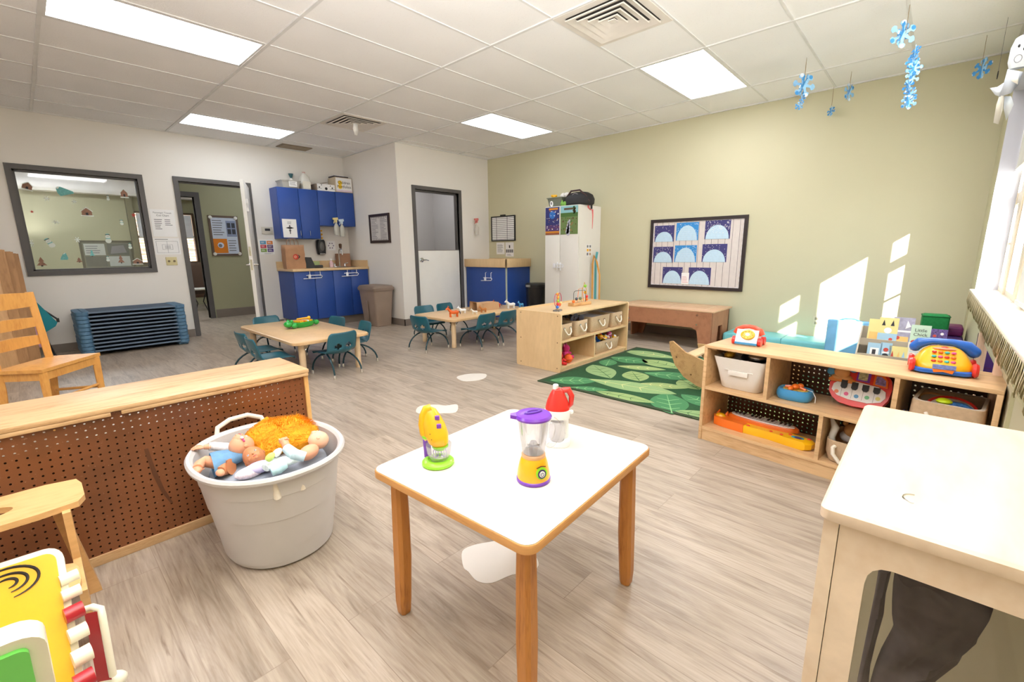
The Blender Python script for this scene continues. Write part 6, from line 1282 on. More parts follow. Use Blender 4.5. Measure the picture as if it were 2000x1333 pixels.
# ================================================================ PLAY TABLE
TH = .512; ta = R_(3.4)
t = thing('play_table', 'small white-topped wooden table with tapered oak legs in the foreground', 'table', (.975, .885, 0), ta)
a_, b_ = .338, .302
lamw = mat('white_laminate_top', (232, 224, 214), .25, var=.008, coat=.1)
edge = wood('table_edge_oak', (206, 150, 90), (178, 116, 58), (2, 2, 18), .4, .7, 5)
MB().loft([[V((x, y, z)) for x, y in rrect(-a_+i_, -b_+i_, a_-i_, b_-i_, .035, 6)] for z, i_ in ((TH-.026, .003), (TH-.024, 0), (TH-.006, 0), (TH-.003, .0015), (TH-.003, .006))]).obj('table_edge', edge, t)
MB().loft([[V((x, y, z)) for x, y in rrect(-a_+i_, -b_+i_, a_-i_, b_-i_, .033, 6)] for z, i_ in ((TH-.006, .004), (TH-.001, .004), (TH, .006))]).obj('tabletop', lamw, t)
for sx in (-1, 1):
    for sy in (-1, 1):
        g = MB(); cx, cy = sx*(a_-.060), sy*(b_-.056); oct_ = lambda r, z, ox: [V((cx+ox*sx+x, cy+ox*sy+y, z)) for x, y in rrect(-r, -r, r, r, r*.42, 1)]
        g.loft([oct_(.015, 0, .006), oct_(.0185, .008, .006), oct_(.0215, .05, .006), oct_(.024, .20, .002), oct_(.0225, .38, 0), oct_(.020, TH-.026, 0)]); g.obj('leg', legwood, t, 25)
g = MB()
for x, y, u_ in ((0, -1, 0), (-1, 0, 1)):
    pass
tp = lambda x, y, z=0: V((.975+x*cos(ta)-y*sin(ta), .885+x*sin(ta)+y*cos(ta), TH+z))
# blender
bl = AZ(TH, 1042, 937)
t = thing('toy_blender', 'toy blender with purple lid, clear jug and yellow base on the white table', 'toy appliance', (bl.x, bl.y, TH+.0005), -.9)
MB().lathe([(.046, 0), (.048, .002), (.048, .009), (.046, .011)], n=32).obj('purple_foot', purple, t)
MB().lathe([(.046, .010), (.0465, .016), (.045, .03), (.040, .055), (.035, .070), (.032, .074)], n=32).obj('base', yellow, t)
# dial faces the camera
fa = atan2(-bl.y, -bl.x)+.9+.50
def onface(r, z, k=1): return V((r*cos(fa), r*sin(fa), z))
fu = V((-sin(fa), cos(fa), 0)); fv = V((-.12*cos(fa), -.12*sin(fa), 1)).normalized()
for r, d, m_, nm, oz in ((.017, .003, lime, 'green_collar', 0), (.0125, .005, mat('dark_violet', (64, 48, 92), .4), 'dial_ring', -.002), (.0085, .006, whitep, 'dial_face', -.002)):
    MB().prism(sel(r, r, 2, 24), onface(.0445, .040+oz), fu, fv, d if fu.cross(fv).dot(onface(1, 0)) > 0 else -d).obj(nm, m_, t)
pw_ = onface(.0508, .038); sg = 1 if fu.cross(fv).dot(onface(1, 0)) > 0 else -1
g = MB().tube([pw_+fu*.0048*cos(a)+fv*.0048*sin(a) for a in [R_(120+300*k/12) for k in range(13)]], .0009, 5).tube([pw_+fv*.001, pw_+fv*.0058], .0009, 5); g.obj('power_symbol', MATS['dark_violet'], t)
MB().tube([onface(.0435, .056)+fu*.014*s_+V((0, 0, .003*(1-abs(s_)))) for s_ in (-1, -.5, 0, .5, 1)], .0014, 5).obj('printed_arc', mat('dark_red_print', (120, 30, 20), .5), t)
MB().lathe([(.034, .073), (.034, .080), (.031, .083)], n=28).obj('jug_collar', mat('peach_collar', (246, 190, 140), .3, alpha=.7), t)
jg = MB().lathe([(.030, .078), (.031, .082), (.037, .12), (.042, .170), (.0435, .185), (.042, .185), (.0405, .170), (.0355, .12), (.0295, .084)], n=36, cap=(1, 1)); jg.obj('clear_jug', clear, t)
ha = fa+pi/2*.8 if (V((-sin(fa), cos(fa), 0))).dot(V((1, 0, 0))) > -9 else 0
hdir = (Matrix.Rotation(-(-.9), 3, 'Z') @ V((rt.x, rt.y, 0)).normalized())
MB().tube([hdir*r+V((0, 0, z)) for r, z in ((.041, .176), (.055, .178), (.066, .168), (.069, .150), (.063, .125), (.050, .106), (.038, .098))], [.005, .006, .006, .006, .006, .006, .004], 10, flat=1.6).obj('jug_handle', clear, t)
MB().lathe([(.0285, .084), (.022, .095), (.012, .108), (.008, .116), (.001, .118)], n=20).obj('blade_dome', mat('smoky_clear', (170, 170, 180), .15, alpha=.35), t)
for k in range(3): a = k*2.1; MB().box((-.001, -.02, .100), (.001, .02, .103), M=Matrix.Rotation(a, 4, 'Z')).obj('blade', chrome, t)
MB().lathe([(.045, .184), (.050, .186), (.051, .191), (.047, .197), (.030, .200), (.0, .2005)], n=40).obj('lid', purple, t)
hl = -hdir; MB().loft([[V((0, 0, z))+hl*(.040+.024*f)+V((-hl.y, hl.x, 0))*s_*(.020-.013*f) for f, s_ in ((0, -1), (1, -1), (1, 1), (0, 1))] for z in (.186, .196)]).obj('lid_spout', purple, t)
MB().loft([[V((x*k, y*k, z)) for x, y in [(cos(.6)*p-sin(.6)*q_, sin(.6)*p+cos(.6)*q_) for p, q_ in sel(.030, .012, 2, 20)]] for z, k in ((.2002, 1), (.2045, .9), (.2045, .7), (.2015, .6))]).obj('lid_grip', mat('deep_purple', (92, 32, 160), .3, coat=.3), t)
def flip_y(o):
    for v_ in o.data.vertices: v_.co.y = -v_.co.y
    o.data.flip_normals()
# mixer
mx_ = AZ(TH, 856, 906); fr2 = atan2(-mx_.y, -mx_.x)
t = thing('toy_mixer', 'yellow toy stand mixer with clear bowl on a lime green base', 'toy appliance', (mx_.x, mx_.y, TH+.0005), fr2)
# local +x points to the camera, +y to the picture's left... right = -y
MB().lathe([(.046, 0), (.049, .003), (.048, .010), (.040, .017), (.030, .018), (.028, .012), (.0, .012)], n=36).obj('base', lime, t)
MB().lathe([(.024, .014), (.030, .022), (.036, .040), (.039, .066), (.0375, .066), (.0345, .041), (.0285, .023), (.0, .016)], n=36, M=Matrix.Translation((.004, -.004, 0)), cap=(1, 0)).obj('bowl', clear, t)
MB().tube([(-.030, .030, .012), (-.034, .032, .06), (-.024, .026, .10)], [.012, .012, .014], 12).obj('stand', purple, t)
g = MB(); ctr = [(.012, -.008, .060), (.008, -.004, .075), (.0, .002, .10), (-.006, .008, .125), (-.012, .014, .150), (-.014, .018, .170), (-.014, .018, .178)]
g.loft([[V((c[0]+y, c[1]+x, c[2])) for x, y in sel(w_, d_, 2.4, 28)] for c, w_, d_ in zip(ctr, (.016, .030, .036, .034, .027, .019, .007), (.016, .028, .032, .029, .022, .015, .006))]); g.obj('mixer_body', yellow, t)
MB().tube([(-.012, .014, .177), (-.01, .028, .174), (-.008, .038, .155), (-.006, .040, .130), (-.004, .034, .105), (0, .022, .088)], [.012, .013, .012, .014, .018, .018], 12).obj('handle', mat('amber_yellow', (250, 184, 10), .3, coat=.3), t)
MB().tube([(.0, .043, .104), (.008, .036, .092), (.012, .026, .088)], [.005, .008, .005], 8).obj('green_vent', lime, t)
for z, y, x in ((.150, -.002, .006), (.128, -.006, .018)): MB().box((x-.004, y-.008, z-.006), (x+.006, y+.006, z+.007), bev=.002).obj('button', mat('violet_button', (128, 70, 180), .3, coat=.2), t)
MB().lathe([(.016, .052), (.024, .060), (.025, .066)], (.012, -.008, 0), n=24).obj('green_nose', lime, t)
for y in (-.018, .006):
    for k in range(3): MB().tube([(.008+.008*cos(k*1.05)*s_, y+.008*sin(k*1.05)*s_, z) for s_, z in ((0, .056), (1, .045), (1, .030), (0, .022), (-1, .030), (-1, .045), (0, .056))], .0012, 5).obj('beater_wire', mat('lilac_beater', (150, 130, 200), .3), t)
for k in range(3): MB().ell((.030-.002*k, .012+.002*k+.004, .092+.008*k), .002, n=6).obj('printed_dot', mat('dark_red_print', (0, 0, 0)), t)
for o_ in list(t.children)+[c for k_ in t.children for c in k_.children]: flip_y(o_)
# coffee maker
cf = AZ(TH, 1088, 866); fc = atan2(-cf.y, -cf.x)
t = thing('toy_coffee_maker', 'red and white toy coffee maker on the far right edge of the white table', 'toy appliance', (cf.x, cf.y, TH+.0005), fc); t.scale = (1.08, 1.05, 1.12)
MB().loft([[V((x, y*k, z)) for x, y in sel(.036, .040, 3, 28)] for z, k in ((0, 1), (.004, 1.03), (.012, 1.03), (.016, 1))]).obj('base', whitep, t)
MB().loft([[V((-.016+x, y, z)) for x, y in sel(.020, .036, 3.5, 28)] for z in (.014, .09)]).obj('column', whitep, t)
MB().loft([[V((x*k, y*k, z)) for x, y in sel(.036, .040, 2.6, 28)] for z, k in ((.085, .98), (.105, 1.0), (.110, .97))]).obj('head', whitep, t)
MB().lathe([(.022, .018), (.026, .035), (.024, .06), (.020, .075)], (.012, 0, 0), 24).obj('carafe', mat('frosted_white', (232, 230, 236), .2, alpha=.7), t)
MB().loft([[V((o_+x*k, y*k, z)) for x, y in sel(.034, .038, 2.4, 28)] for z, k, o_ in ((.109, 1, 0), (.114, 1.0, 0), (.135, .86, .0), (.155, .62, .002), (.170, .40, .004), (.174, .2, .004))]).obj('red_lid', red, t)
MB().tube([(0, -.016, .166), (0, -.034, .168), (0, -.044, .150), (0, -.042, .125), (0, -.034, .116)], [.009, .010, .009, .008, .006], 10).obj('lid_handle', red, t)
MB().lathe([(.009, .168), (.009, .183), (.007, .185)], (.004, .006, 0), 14).obj('knob', whitep, t); MB().ell((0, -.044, .10), .007).obj('side_button', whitep, t)
for o_ in list(t.children): flip_y(o_)
# ================================================================ FLOOR PATCHES
pm2 = mat('worn_white_vinyl', (226, 220, 210), .35, var=.02)
def patch(lab, cx, cy, pts, rot=0):
    t = thing('floor_sticker', lab, 'floor sticker', (cx, cy, 0), rot, 'white patches stuck on the plank floor'); n = len(pts); out = []
    for i in range(n):
        p0, p1, p2, p3 = [V(pts[(i+k-1) % n]+(0,)) for k in range(4)]
        for f in (0, .25, .5, .75): out.append((.5*(2*p1+(p2-p0)*f+(2*p0-5*p1+4*p2-p3)*f*f+(3*p1-p0-3*p2+p3)*f**3))[:2])
    MB().prism(out, (0, 0, 0.0003), UX, UY, .0012).obj('sticker_sheet', pm2, t)
c0_ = AZ(0, 970, 1100)
patch('largest white floor patch, under the foreground table', 0, 0, [tuple(AZ(0, x, y)[:2]) for x, y in ((903, 1078), (925, 1066), (955, 1060), (985, 1055), (1010, 1058), (1040, 1080), (1052, 1105), (1030, 1120), (1000, 1124), (960, 1140), (932, 1136), (915, 1118), (905, 1108))])
patch('white floor patch behind the toy mixer', 0, 0, [tuple(AZ(0, x, y)[:2]) for x, y in ((813, 806), (820, 794), (850, 791), (870, 793), (893, 791), (890, 806), (860, 808), (835, 810))])
patch('white floor patch farthest back in the middle of the floor', 0, 0, [tuple(AZ(0, x, y)[:2]) for x, y in ((892, 737), (915, 731), (948, 731), (947, 739), (930, 744), (905, 745))])
# ================================================================ PEGBOARD SHELF (seen from behind)
PX0, PX1, PY0, PY1, PH = -.36, .865, 2.165, 2.52, .60
t = thing('pegboard_shelf', 'long low wooden shelf with its brown pegboard back turned to us, behind the tub', 'shelf', (PX0, PY0, 0))
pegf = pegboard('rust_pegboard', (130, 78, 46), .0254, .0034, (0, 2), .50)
Wp, Dp = PX1-PX0, PY1-PY0
topw = wood('worn_pine_top', (208, 172, 128), (176, 132, 86), (2.2, 18, 18), .38, .9, 6)
MB().box((-.01, -.012, PH-.019), (Wp+.004, Dp, PH), bev=.004).obj('top_panel', topw, t)
MB().box((-.01, -.012, PH-.034), (.50, .006, PH-.0195), bev=.002).box((.53, -.012, PH-.034), (Wp, .006, PH-.0195), bev=.002).obj('back_rail', topw, t)
for x in (0, Wp-.020): MB().box((x, -.004, 0), (x+.020, Dp-.004, PH-.0195), bev=.003).obj('side_panel', wood('side_pine', (226, 178, 112), (200, 148, 84), (9, 9, 2), .4, .6, 4), t)
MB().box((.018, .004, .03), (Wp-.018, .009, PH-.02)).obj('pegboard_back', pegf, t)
MB().box((.018, -.003, .0), (Wp-.018, .015, .038), bev=.002).obj('bottom_rail', topw, t)
MB().box((.02, .02, .30), (Wp-.02, Dp-.01, .318)).obj('middle_shelf', topw, t); MB().box((.02, .02, .06), (Wp-.02, Dp-.01, .078)).obj('bottom_shelf', topw, t)
g = MB().cyl((.92, -.0045, .018), (.92, -.001, .018), .007, n=14); g.obj('screw_head', chrome, t)
sc_ = mat('scuff_dark', (98, 58, 36), .4)
MB().prism([(.575, .405), (.588, .405), (.598, .32), (.615, .22), (.635, .15), (.628, .147), (.604, .21), (.586, .30)], (0, .0038, 0), UX, UZ, .0006).obj('scuff_mark', sc_, t)
# ================================================================ TUB OF DOLLS
tubm = mat('grey_tub_plastic', (204, 200, 198), .42, var=.03, coat=.15, bump=.15, bscale=30)
TC = V((.55, 1.825, 0)); RIMZ = .405
t = thing('toy_tub', 'big round grey plastic tub with rope handles full of dolls beside the pegboard shelf', 'tub', TC)
tb = []
prof_t = [(.0, .175, .205, .01), (.012, .19, .218, .01), (.05, .196, .225, .01), (.085, .199, .229, .008), (.087, .202, .232, .008), (.22, .220, .258, .004), (.222, .2225, .2605, .004), (.32, .233, .276, 0), (.322, .2355, .2785, 0), (.385, .242, .288, 0), (.385, .256, .303, 0), (.392, .264, .311, 0), (.402, .266, .313, 0), (.410, .260, .307, 0), (.410, .250, .297, 0), (.40, .240, .287, 0), (.30, .226, .268, 0), (.10, .197, .226, 0), (.03, .188, .21, 0), (.022, .05, .05, 0)]
MB().loft([ring(o_, o_, z, a, b, 2.15, 56) for z, a, b, o_ in prof_t]).obj('tub_body', tubm, t, 30)
MB().tube([(-.10, .30, .395), (-.09, .315, .425), (-.04, .325, .445), (.03, .322, .448), (.08, .31, .425), (.085, .29, .40)], .010, 10).obj('rope_handle', rope, t)
for kx, ky in ((535, 936), (584, 919)):
    d = AZ(.395, kx, ky)-TC; d.z = 0; d *= 1.0; MB().tube([d+V((0, 0, .388)), d*1.0+V((.002, -.002, .35)), d*1.0+V((.004, 0, .322))], [.008, .009, .013], 10).obj('rope_knot', rope, t)
# contents bed: soft clothes mound so that dolls rest on something
t = tag(MB().loft([ring(0, 0, z, a, b, 2, 40) for z, a, b in ((0, .165, .18), (.10, .18, .21), (.27, .21, .25), (.31, .20, .24), (.325, .12, .15))]).obj('folded_blanket', mat('slate_blanket', (150, 158, 170), .95, var=.2, scale=12)), 'slate blue blanket bunched under the dolls in the tub', 'blanket'); t.location = TC+V((0, 0, .025))
sk2 = mat('doll_skin_tan', (206, 136, 92), .5, sub=.1)
def hand(par, p, d, side, sc, m):
    "palm, four fingers and a thumb of a small doll hand"
    d = V(d).normalized(); s = d.cross(V((0, 0, 1))).normalized()*side; upv = s.cross(d)*side; g = MB()
    M = Matrix((d, s, s.cross(d))).transposed()
    k = len(g.v); g.ell((0, 0, 0), (.013*sc, .011*sc, .006*sc), n=12, M=M); 
    for i in range(k, len(g.v)): g.v[i] += V(p)+d*.010*sc
    for i, (o_, L) in enumerate(((-.008, .012), (-.0027, .016), (.0027, .0165), (.008, .013))):
        b = V(p)+d*.019*sc+s*o_*sc; g.tube([b, b+d*L*.55*sc, b+(d*L-V((0, 0, .004)))*sc], [.0036*sc, .0033*sc, .0024*sc], 6)
    b = V(p)+d*.006*sc+s*.010*sc; g.tube([b, b+(s*.008+d*.006)*sc, b+(s*.010+d*.014)*sc], [.004*sc, .0036*sc, .0026*sc], 6)
    return g.obj('hand', m, par)
def face(par, c, f, upv, r, m, closed=False, hairband=False):
    "head with brow, nose, lips, eyes, ears; f = way it looks, upv = its crown"
    c, f, upv = V(c), V(f).normalized(), V(upv); upv = (upv-f*upv.dot(f)).normalized(); s = f.cross(upv)
    M = Matrix((f, s, upv)).transposed(); g = MB(); P = lambda a, b, d: c+f*a*r+s*b*r+upv*d*r
    g.ell(c, (r*1.0, r*.9, r*1.06), n=24, M=M)
    g.ell(P(.50, 0, -.42), (r*.55, r*.62, r*.42), n=16, M=M)
    for q in (-1, 1): g.ell(P(.62, q*.36, -.30), (r*.30, r*.28, r*.26), n=12, M=M); g.ell(P(-.02, q*.9, -.15), (r*.16, r*.08, r*.2), n=10, M=M)
    g.ell(P(1.0, 0, -.14), (r*.12, r*.10, r*.10), n=10, M=M); g.ell(P(.9, 0, -.62), (r*.14, r*.16, r*.12), n=10, M=M)
    o = g.obj('head', m, par)
    for q in (-1, 1):
        if closed: MB().tube([P(.93, q*.24, .06), P(.96, q*.35, .02), P(.88, q*.46, .06)], r*.025, 5).obj('eyelid', mat('lash_brown', (90, 56, 44), .6), par)
        else:
            MB().ell(P(.87, q*.34, .06), (r*.09, r*.12, r*.09), n=10, M=M).obj('eye', whitep, par); MB().ell(P(.95, q*.34, .06), (r*.03, r*.055, r*.055), n=8, M=M).obj('pupil', mat('iris_blue', (50, 70, 110), .3), par)
    MB().tube([P(1.02, -.15, -.40), P(1.07, 0, -.43), P(1.02, .15, -.40)], r*.05, 6).obj('lips', mat('lip_rose', (206, 96, 90), .4), par)
    return P
def limb(par, pts, rs, m, nm): return MB().tube(pts, rs, 14).obj(nm, m, par)
W_ = lambda px, py, z: AZ(z, px, py)-TC-V((0, 0, 0))
def doll(lab): return thing('baby_doll', lab, 'doll', TC, 0, None)
# doll one: denim dress, arm over the left rim
t = doll('baby doll in a denim dress lying at the left of the tub'); den = mat('denim_cloth', (108, 152, 190), .9, bump=.5, bscale=300, var=.1, scale=30)
hc = W_(472, 872, .415); P = face(t, hc, (.35, .3, .9), (.85, .25, -.1), .043, skin)
MB().tube([hc+V((.002, -.035, .030)), hc+V((.0, .0, .046)), hc+V((.004, .035, .028)), hc+V((0, .042, -.01))], .0035, 8).obj('hair_ribbon', pink, t); MB().ell(hc+V((0, -.02, .042)), (.006, .010, .004)).obj('ribbon_bow', whitep, t)
g = MB(); a0 = W_(478, 886, .385); a1 = W_(428, 902, .385)
g.loft([[p_+V((dx, dy, dz)) for dx, dy, dz in [(0.0+k*.3*cos(a)*.4, k*cos(a), k*.62*sin(a)) for a in [2*pi*i/18 for i in range(18)]]] for p_, k in ((a0+V((.01, 0, 0)), .018), (a0, .034), ((a0+a1)/2, .046), (a1, .060), (a1+V((-.025, -.005, -.004)), .068), (a1+V((-.022, -.005, -.004)), .058), (a1, .04))]); g.obj('denim_dress', den, t, 60)
s1 = W_(455, 876, .395); e1 = W_(418, 872, .405); h1 = W_(398, 874, .412)
limb(t, [s1, e1, W_(408, 873, .408)], [.019, .017, .016], mat('striped_sleeve', (236, 228, 226), .85, var=.12, scale=120), 'sleeve'); limb(t, [W_(412, 873, .408), h1], [.011, .009], skin, 'forearm'); hand(t, h1, (-.9, .1, .15), 1, 1.15, skin)
k1 = W_(430, 905, .385); k2 = W_(400, 902, .395); k3 = W_(386, 916, .40)
limb(t, [W_(445, 905, .38), k1, k2, W_(390, 908, .398), k3], [.026, .025, .021, .018, .016], skin, 'leg'); g = MB().ell(k3+V((-.004, -.012, 0)), (.015, .021, .012))
for i in range(5): g.ell(k3+V((-.015+.007*i, -.031+.0015*abs(i-1), .003)), .0042-.0004*i, n=6)
g.obj('foot', skin, t)
limb(t, [W_(452, 912, .375), W_(440, 915, .37), W_(430, 922, .375)], [.030, .026, .018], sk2, 'leg'); MB().ell(W_(430, 924, .385), (.014, .020, .012)).obj('foot', skin, t)
# doll two: tan face looking at us
t = doll('tan-faced baby doll with a lilac bib in the middle of the tub')
hc = W_(496, 893, .395); face(t, hc, (-.3, -.62, .72), (-.25, .75, .45), .040, sk2)
MB().ell(hc+V((.0, -.055, -.022)), (.045, .035, .02), n=20).obj('lilac_bib', mat('lilac_cloth', (200, 190, 226), .9), t); MB().ell(hc+V((-.035, -.055, -.03)), (.05, .03, .02), n=18).obj('striped_body', mat('candy_stripe', (232, 214, 222), .9, var=.2, scale=120), t)
limb(t, [hc+V((-.03, -.05, -.02)), hc+V((-.06, -.06, -.025))], [.014, .011], MATS['candy_stripe'], 'arm')
# orange furry thing
t = thing('furry_costume', 'bright orange long-haired furry costume hat filling the middle of the tub', 'costume', TC)
fm = mat('orange_fur', (255, 172, 30), .85, var=.14, scale=40)
fc_ = W_(547, 850, .385); g = MB().ell(fc_, (.135, .125, .062), n=22).ell(fc_+V((.035, -.10, -.005)), (.075, .07, .048), n=16).ell(fc_+V((-.07, -.085, -.01)), (.06, .06, .04), n=14)
g.obj('fur_base', fm, t)
g = MB(); rr = random.Random(9)
for k in range(4200):
    src = rr.choice(((fc_, (.135, .125, .062)),)*3+((fc_+V((.035, -.10, -.005)), (.075, .07, .048)), (fc_+V((-.07, -.085, -.01)), (.06, .06, .04))))
    a, b_2 = rr.uniform(0, 2*pi), math.asin(rr.uniform(.0, 1)); d = V((cos(a)*cos(b_2), sin(a)*cos(b_2), sin(b_2)))
    p = src[0]+V((d.x*src[1][0], d.y*src[1][1], d.z*src[1][2]))*.97; nrm = V((d.x/src[1][0], d.y/src[1][1], d.z/src[1][2])).normalized()
    fl = V((sin(p.x*30+1), cos(p.y*26), .2)).normalized(); tip = p+nrm*.010+fl*rr.uniform(.012, .022); s_ = nrm.cross(fl).normalized()*.0012
    mid = (p+tip)/2+nrm*.006; g.add([p-s_, p+s_, mid+s_*.8, mid-s_*.8, tip], [(0, 1, 2, 3), (3, 2, 4)])
o = g.obj('long_fur', fm, t); o['kind'] = 'stuff'
# egg shakers
for lab, px, py, m_ in (('yellow-green toy egg resting on the orange fur', 528, 893, mat('egg_green', (206, 226, 120), .5, var=.2, scale=60)), ('white toy egg resting on the orange fur', 542, 884, whitep)):
    o = MB().lathe([(.0005, -.018), (.009, -.016), (.0135, -.006), (.0125, .005), (.007, .015), (.0005, .019)], n=18, M=Matrix.Rotation(.9, 4, 'Y')).obj('toy_egg', m_); tag(o, lab, 'toy egg', 'toy eggs in the tub').location = W_(px, py, .432)+TC
# doll three: bald head at the right rim, arm raised in a pale sleeve
t = doll('bald baby doll with a raised pale blue sleeve at the right of the tub')
hc = W_(622, 860, .402); face(t, hc, (.3, .5, .75), (.5, .2, .4), .037, mat('doll_skin_pale', (240, 190, 158), .5, sub=.1))
MB().ell(W_(603, 884, .385), (.048, .030, .028), n=20, M=Euler((0, 0, .5)).to_matrix().to_4x4()).obj('bare_body', skin, t)
limb(t, [W_(596, 893, .40), W_(575, 888, .415), W_(560, 876, .428)], [.018, .021, .018], mat('pale_blue_sleeve', (206, 228, 238), .9, var=.1, scale=60), 'sleeve'); fs_ = W_(556, 864, .438)
limb(t, [W_(560, 874, .43), fs_], [.014, .014], skin, 'forearm'); g = MB().ell(fs_+V((0, .006, .004)), (.016, .014, .013), n=16)
for i in range(4): g.tube([fs_+V((-.012+.008*i, .012, .012)), fs_+V((-.012+.008*i, .016, .004)), fs_+V((-.012+.008*i, .010, -.004))], [.0045, .0042, .0035], 6)
g.tube([fs_+V((.012, -.004, .008)), fs_+V((.006, -.008, .014)), fs_+V((-.002, -.008, .014))], [.0045, .004, .003], 6); g.obj('fist', skin, t)
t = thing('baby_romper', 'white and aqua striped baby romper lying along the front rim of the tub', 'doll clothes', TC)
pts = [W_(x, y, .392) for x, y in ((518, 915), (540, 905), (565, 900), (590, 896))]; MB().tube(pts, [.020, .030, .028, .012], 16, flat=.6).obj('romper_body', mat('romper_stripe', (220, 232, 232), .9, var=.15, scale=90), t)
MB().tube([W_(530, 922, .39), W_(545, 915, .395), W_(560, 908, .40)], [.016, .020, .012], 12).obj('romper_leg', mat('aqua_white_cloth', (190, 226, 232), .9, var=.15, scale=60), t)
# ================================================================ STOOL AT THE LEFT
t = thing('step_stool', 'bent plywood step stool with an oval handle hole at the left edge', 'stool', (-.30, 1.87, 0)); by_ = birch if False else wood('stool_birch', (222, 178, 122), (200, 150, 92), (2, 7, 7), .38, .6, 4)
def holed(x0, x1, y0, y1, z, th, hx, hy, ha_, hb, nm, bot=False):
    n = 32; inner = [(hx+ha_*cos(2*pi*i/n), hy+hb*sin(2*pi*i/n)) for i in range(n)]
    outer = []
    rc = .05
    for i in range(n):
        a = 2*pi*i/n; dx, dy = cos(a), sin(a)
        tx = ((x1 if dx > 0 else x0)-hx)/dx if abs(dx) > 1e-6 else 1e9; ty = ((y1 if dy > 0 else y0)-hy)/dy if abs(dy) > 1e-6 else 1e9
        k = min(tx, ty); x, y = hx+dx*k, hy+dy*k
        # round the right-hand corners
        if x > x1-rc and y > y1-rc or x > x1-rc and y < y0+rc:
            cx_, cy_ = x1-rc, (y1-rc if y > (y0+y1)/2 else y0+rc); v_ = V((x-cx_, y-cy_, 0)).normalized()*rc; x, y = cx_+v_.x, cy_+v_.y
        outer.append((x, y))
    MB().frame(outer, inner, (0, 0, z-th), UX, UY, th).obj(nm, by_, t)
holed(-.22, .325, -.085, .14, .425, .018, -.02 if False else .065, .02, .11, .045, 'top_board')
holed(-.22, .28, -.29, -.10, .26, .016, .10, -.19, .06, .035, 'step_board')
for x0_ in (-.20, .27):
    MB().prism([(.10, 0), (.16, 0), (.12, .41), (.02, .41), (-.10, .41), (-.08, .25), (-.27, .245), (-.20, 0), (-.12, 0), (-.10, .12), (.06, .12)], (x0_, 0, 0), UY, UZ, .018).obj('side_panel', by_, t)
MB().prism([(0, 0), (.035, 0), (-.022, .40), (-.05, .40)], (.285, .16, 0), UX, UZ, .04).obj('corner_leg', by_, t)
# ================================================================ TOY ACTIVITY TOWER, LOWER LEFT
t = thing('activity_toy', 'yellow, green and cream toy with a black swirl and rollers at the lower left', 'toy', (-.15, .95, 0))
Tq = V((-.15, .95, 0))
def pl_(p0, p1, w, th, m, nm, rad=.03, inset=0, off=0):
    "sloping panel whose right edge runs p0 -> p1 and which extends w to the left"
    p0, p1 = V(p0)-Tq, V(p1)-Tq; v = (p0-p1); L = v.length; v.normalize(); u = UX - v*UX.dot(v); u.normalize(); nn = u.cross(v)
    o = p1-u*w; s = 1 if nn.dot(V((0, 0, CAM_H))-Tq-o) > 0 else -1
    return MB().prism(rrect(inset, inset, w-inset, L-inset, rad, 5), o+nn*off*s, u, v, th*s).obj(nm, m, t), o, u, v, nn*s, L
yA = AZ(.60, 122, 1066); yB = AZ(.40, 166, 1345)
q1, o1, u1, v1, n1, L1 = pl_(yA, yB+V((0, 0, -.03)), .34, .022, cream, 'white_frame', .025)
pl_(yA, yB+V((0, 0, -.03)), .34, .004, yellow, 'yellow_panel', .016, .010, .0222)
# swirl: nested arcs
sw_c = None
ctrp = AZ(.555, 20, 1148)-Tq; ctrp = ctrp-n1*((ctrp-o1).dot(n1)-.0268)
for rx, ry in ((.040, .026), (.026, .016), (.013, .008)):
    MB().tube([ctrp+u1*rx*cos(R_(a))+v1*ry*sin(R_(a)) for a in range(-80, 141, 11)], [.0012+.0028*sin(pi*i/20) for i in range(21)], 6, flat=.5).obj('printed_swirl', ink, t)
gA = AZ(.66, 82, 1196); gB = AZ(.46, 118, 1375)
pl_(gA, gB, .3, .030, cream, 'white_tray', .03); pl_(gA, gB, .3, .006, mat('leaf_green_plastic', (112, 212, 92), .35, coat=.2), 'green_panel', .012, .017, .0302)
# side board carrying the rollers
ed = [AZ(z, x, y)-Tq for x, y, z in ((150, 1120, .56), (200, 1333, .38))]
for k, (px, py, z, m_, r) in enumerate(((140, 1130, .56, cream, .014), (145, 1160, .54, cream, .014), (150, 1198, .515, mat('cherry_red', (176, 24, 40), .3, coat=.3), .019), (158, 1238, .485, cream, .018), (166, 1283, .455, cream, .020), (170, 1330, .43, mat('cherry_red', (0, 0, 0)), .02))):
    c = AZ(z, px-6, py)-Tq; r *= .72; MB().cyl(c-V((.012, 0, 0)), c+V((.013, .004, 0)), r, n=20).obj('roller', m_, t)
rp = [AZ(z, x, y)-Tq for x, y, z in ((165, 1200, .49), (192, 1194, .49), (216, 1318, .36), (190, 1333, .35))]
g = MB(); g.loft([[p for p in rp], [p+V((0, .006, -.02)) for p in rp]]); g.obj('red_side_panel', MATS['cherry_red'], t)
rim = [AZ(z, x, y)-Tq for x, y, z in ((163, 1192, .493), (180, 1186, .495), (197, 1190, .492), (200, 1205, .48), (221, 1320, .355))]
MB().tube(rim, .006, 10).obj('cream_edging', cream, t)
MB().ell(AZ(.33, 205, 1340)-Tq, (.035, .02, .02), n=16).obj('cream_foot', cream, t)
MB().box((-.34, -.16, 0), (.06, .05, .31), bev=.02).obj('toy_base', cream, t)
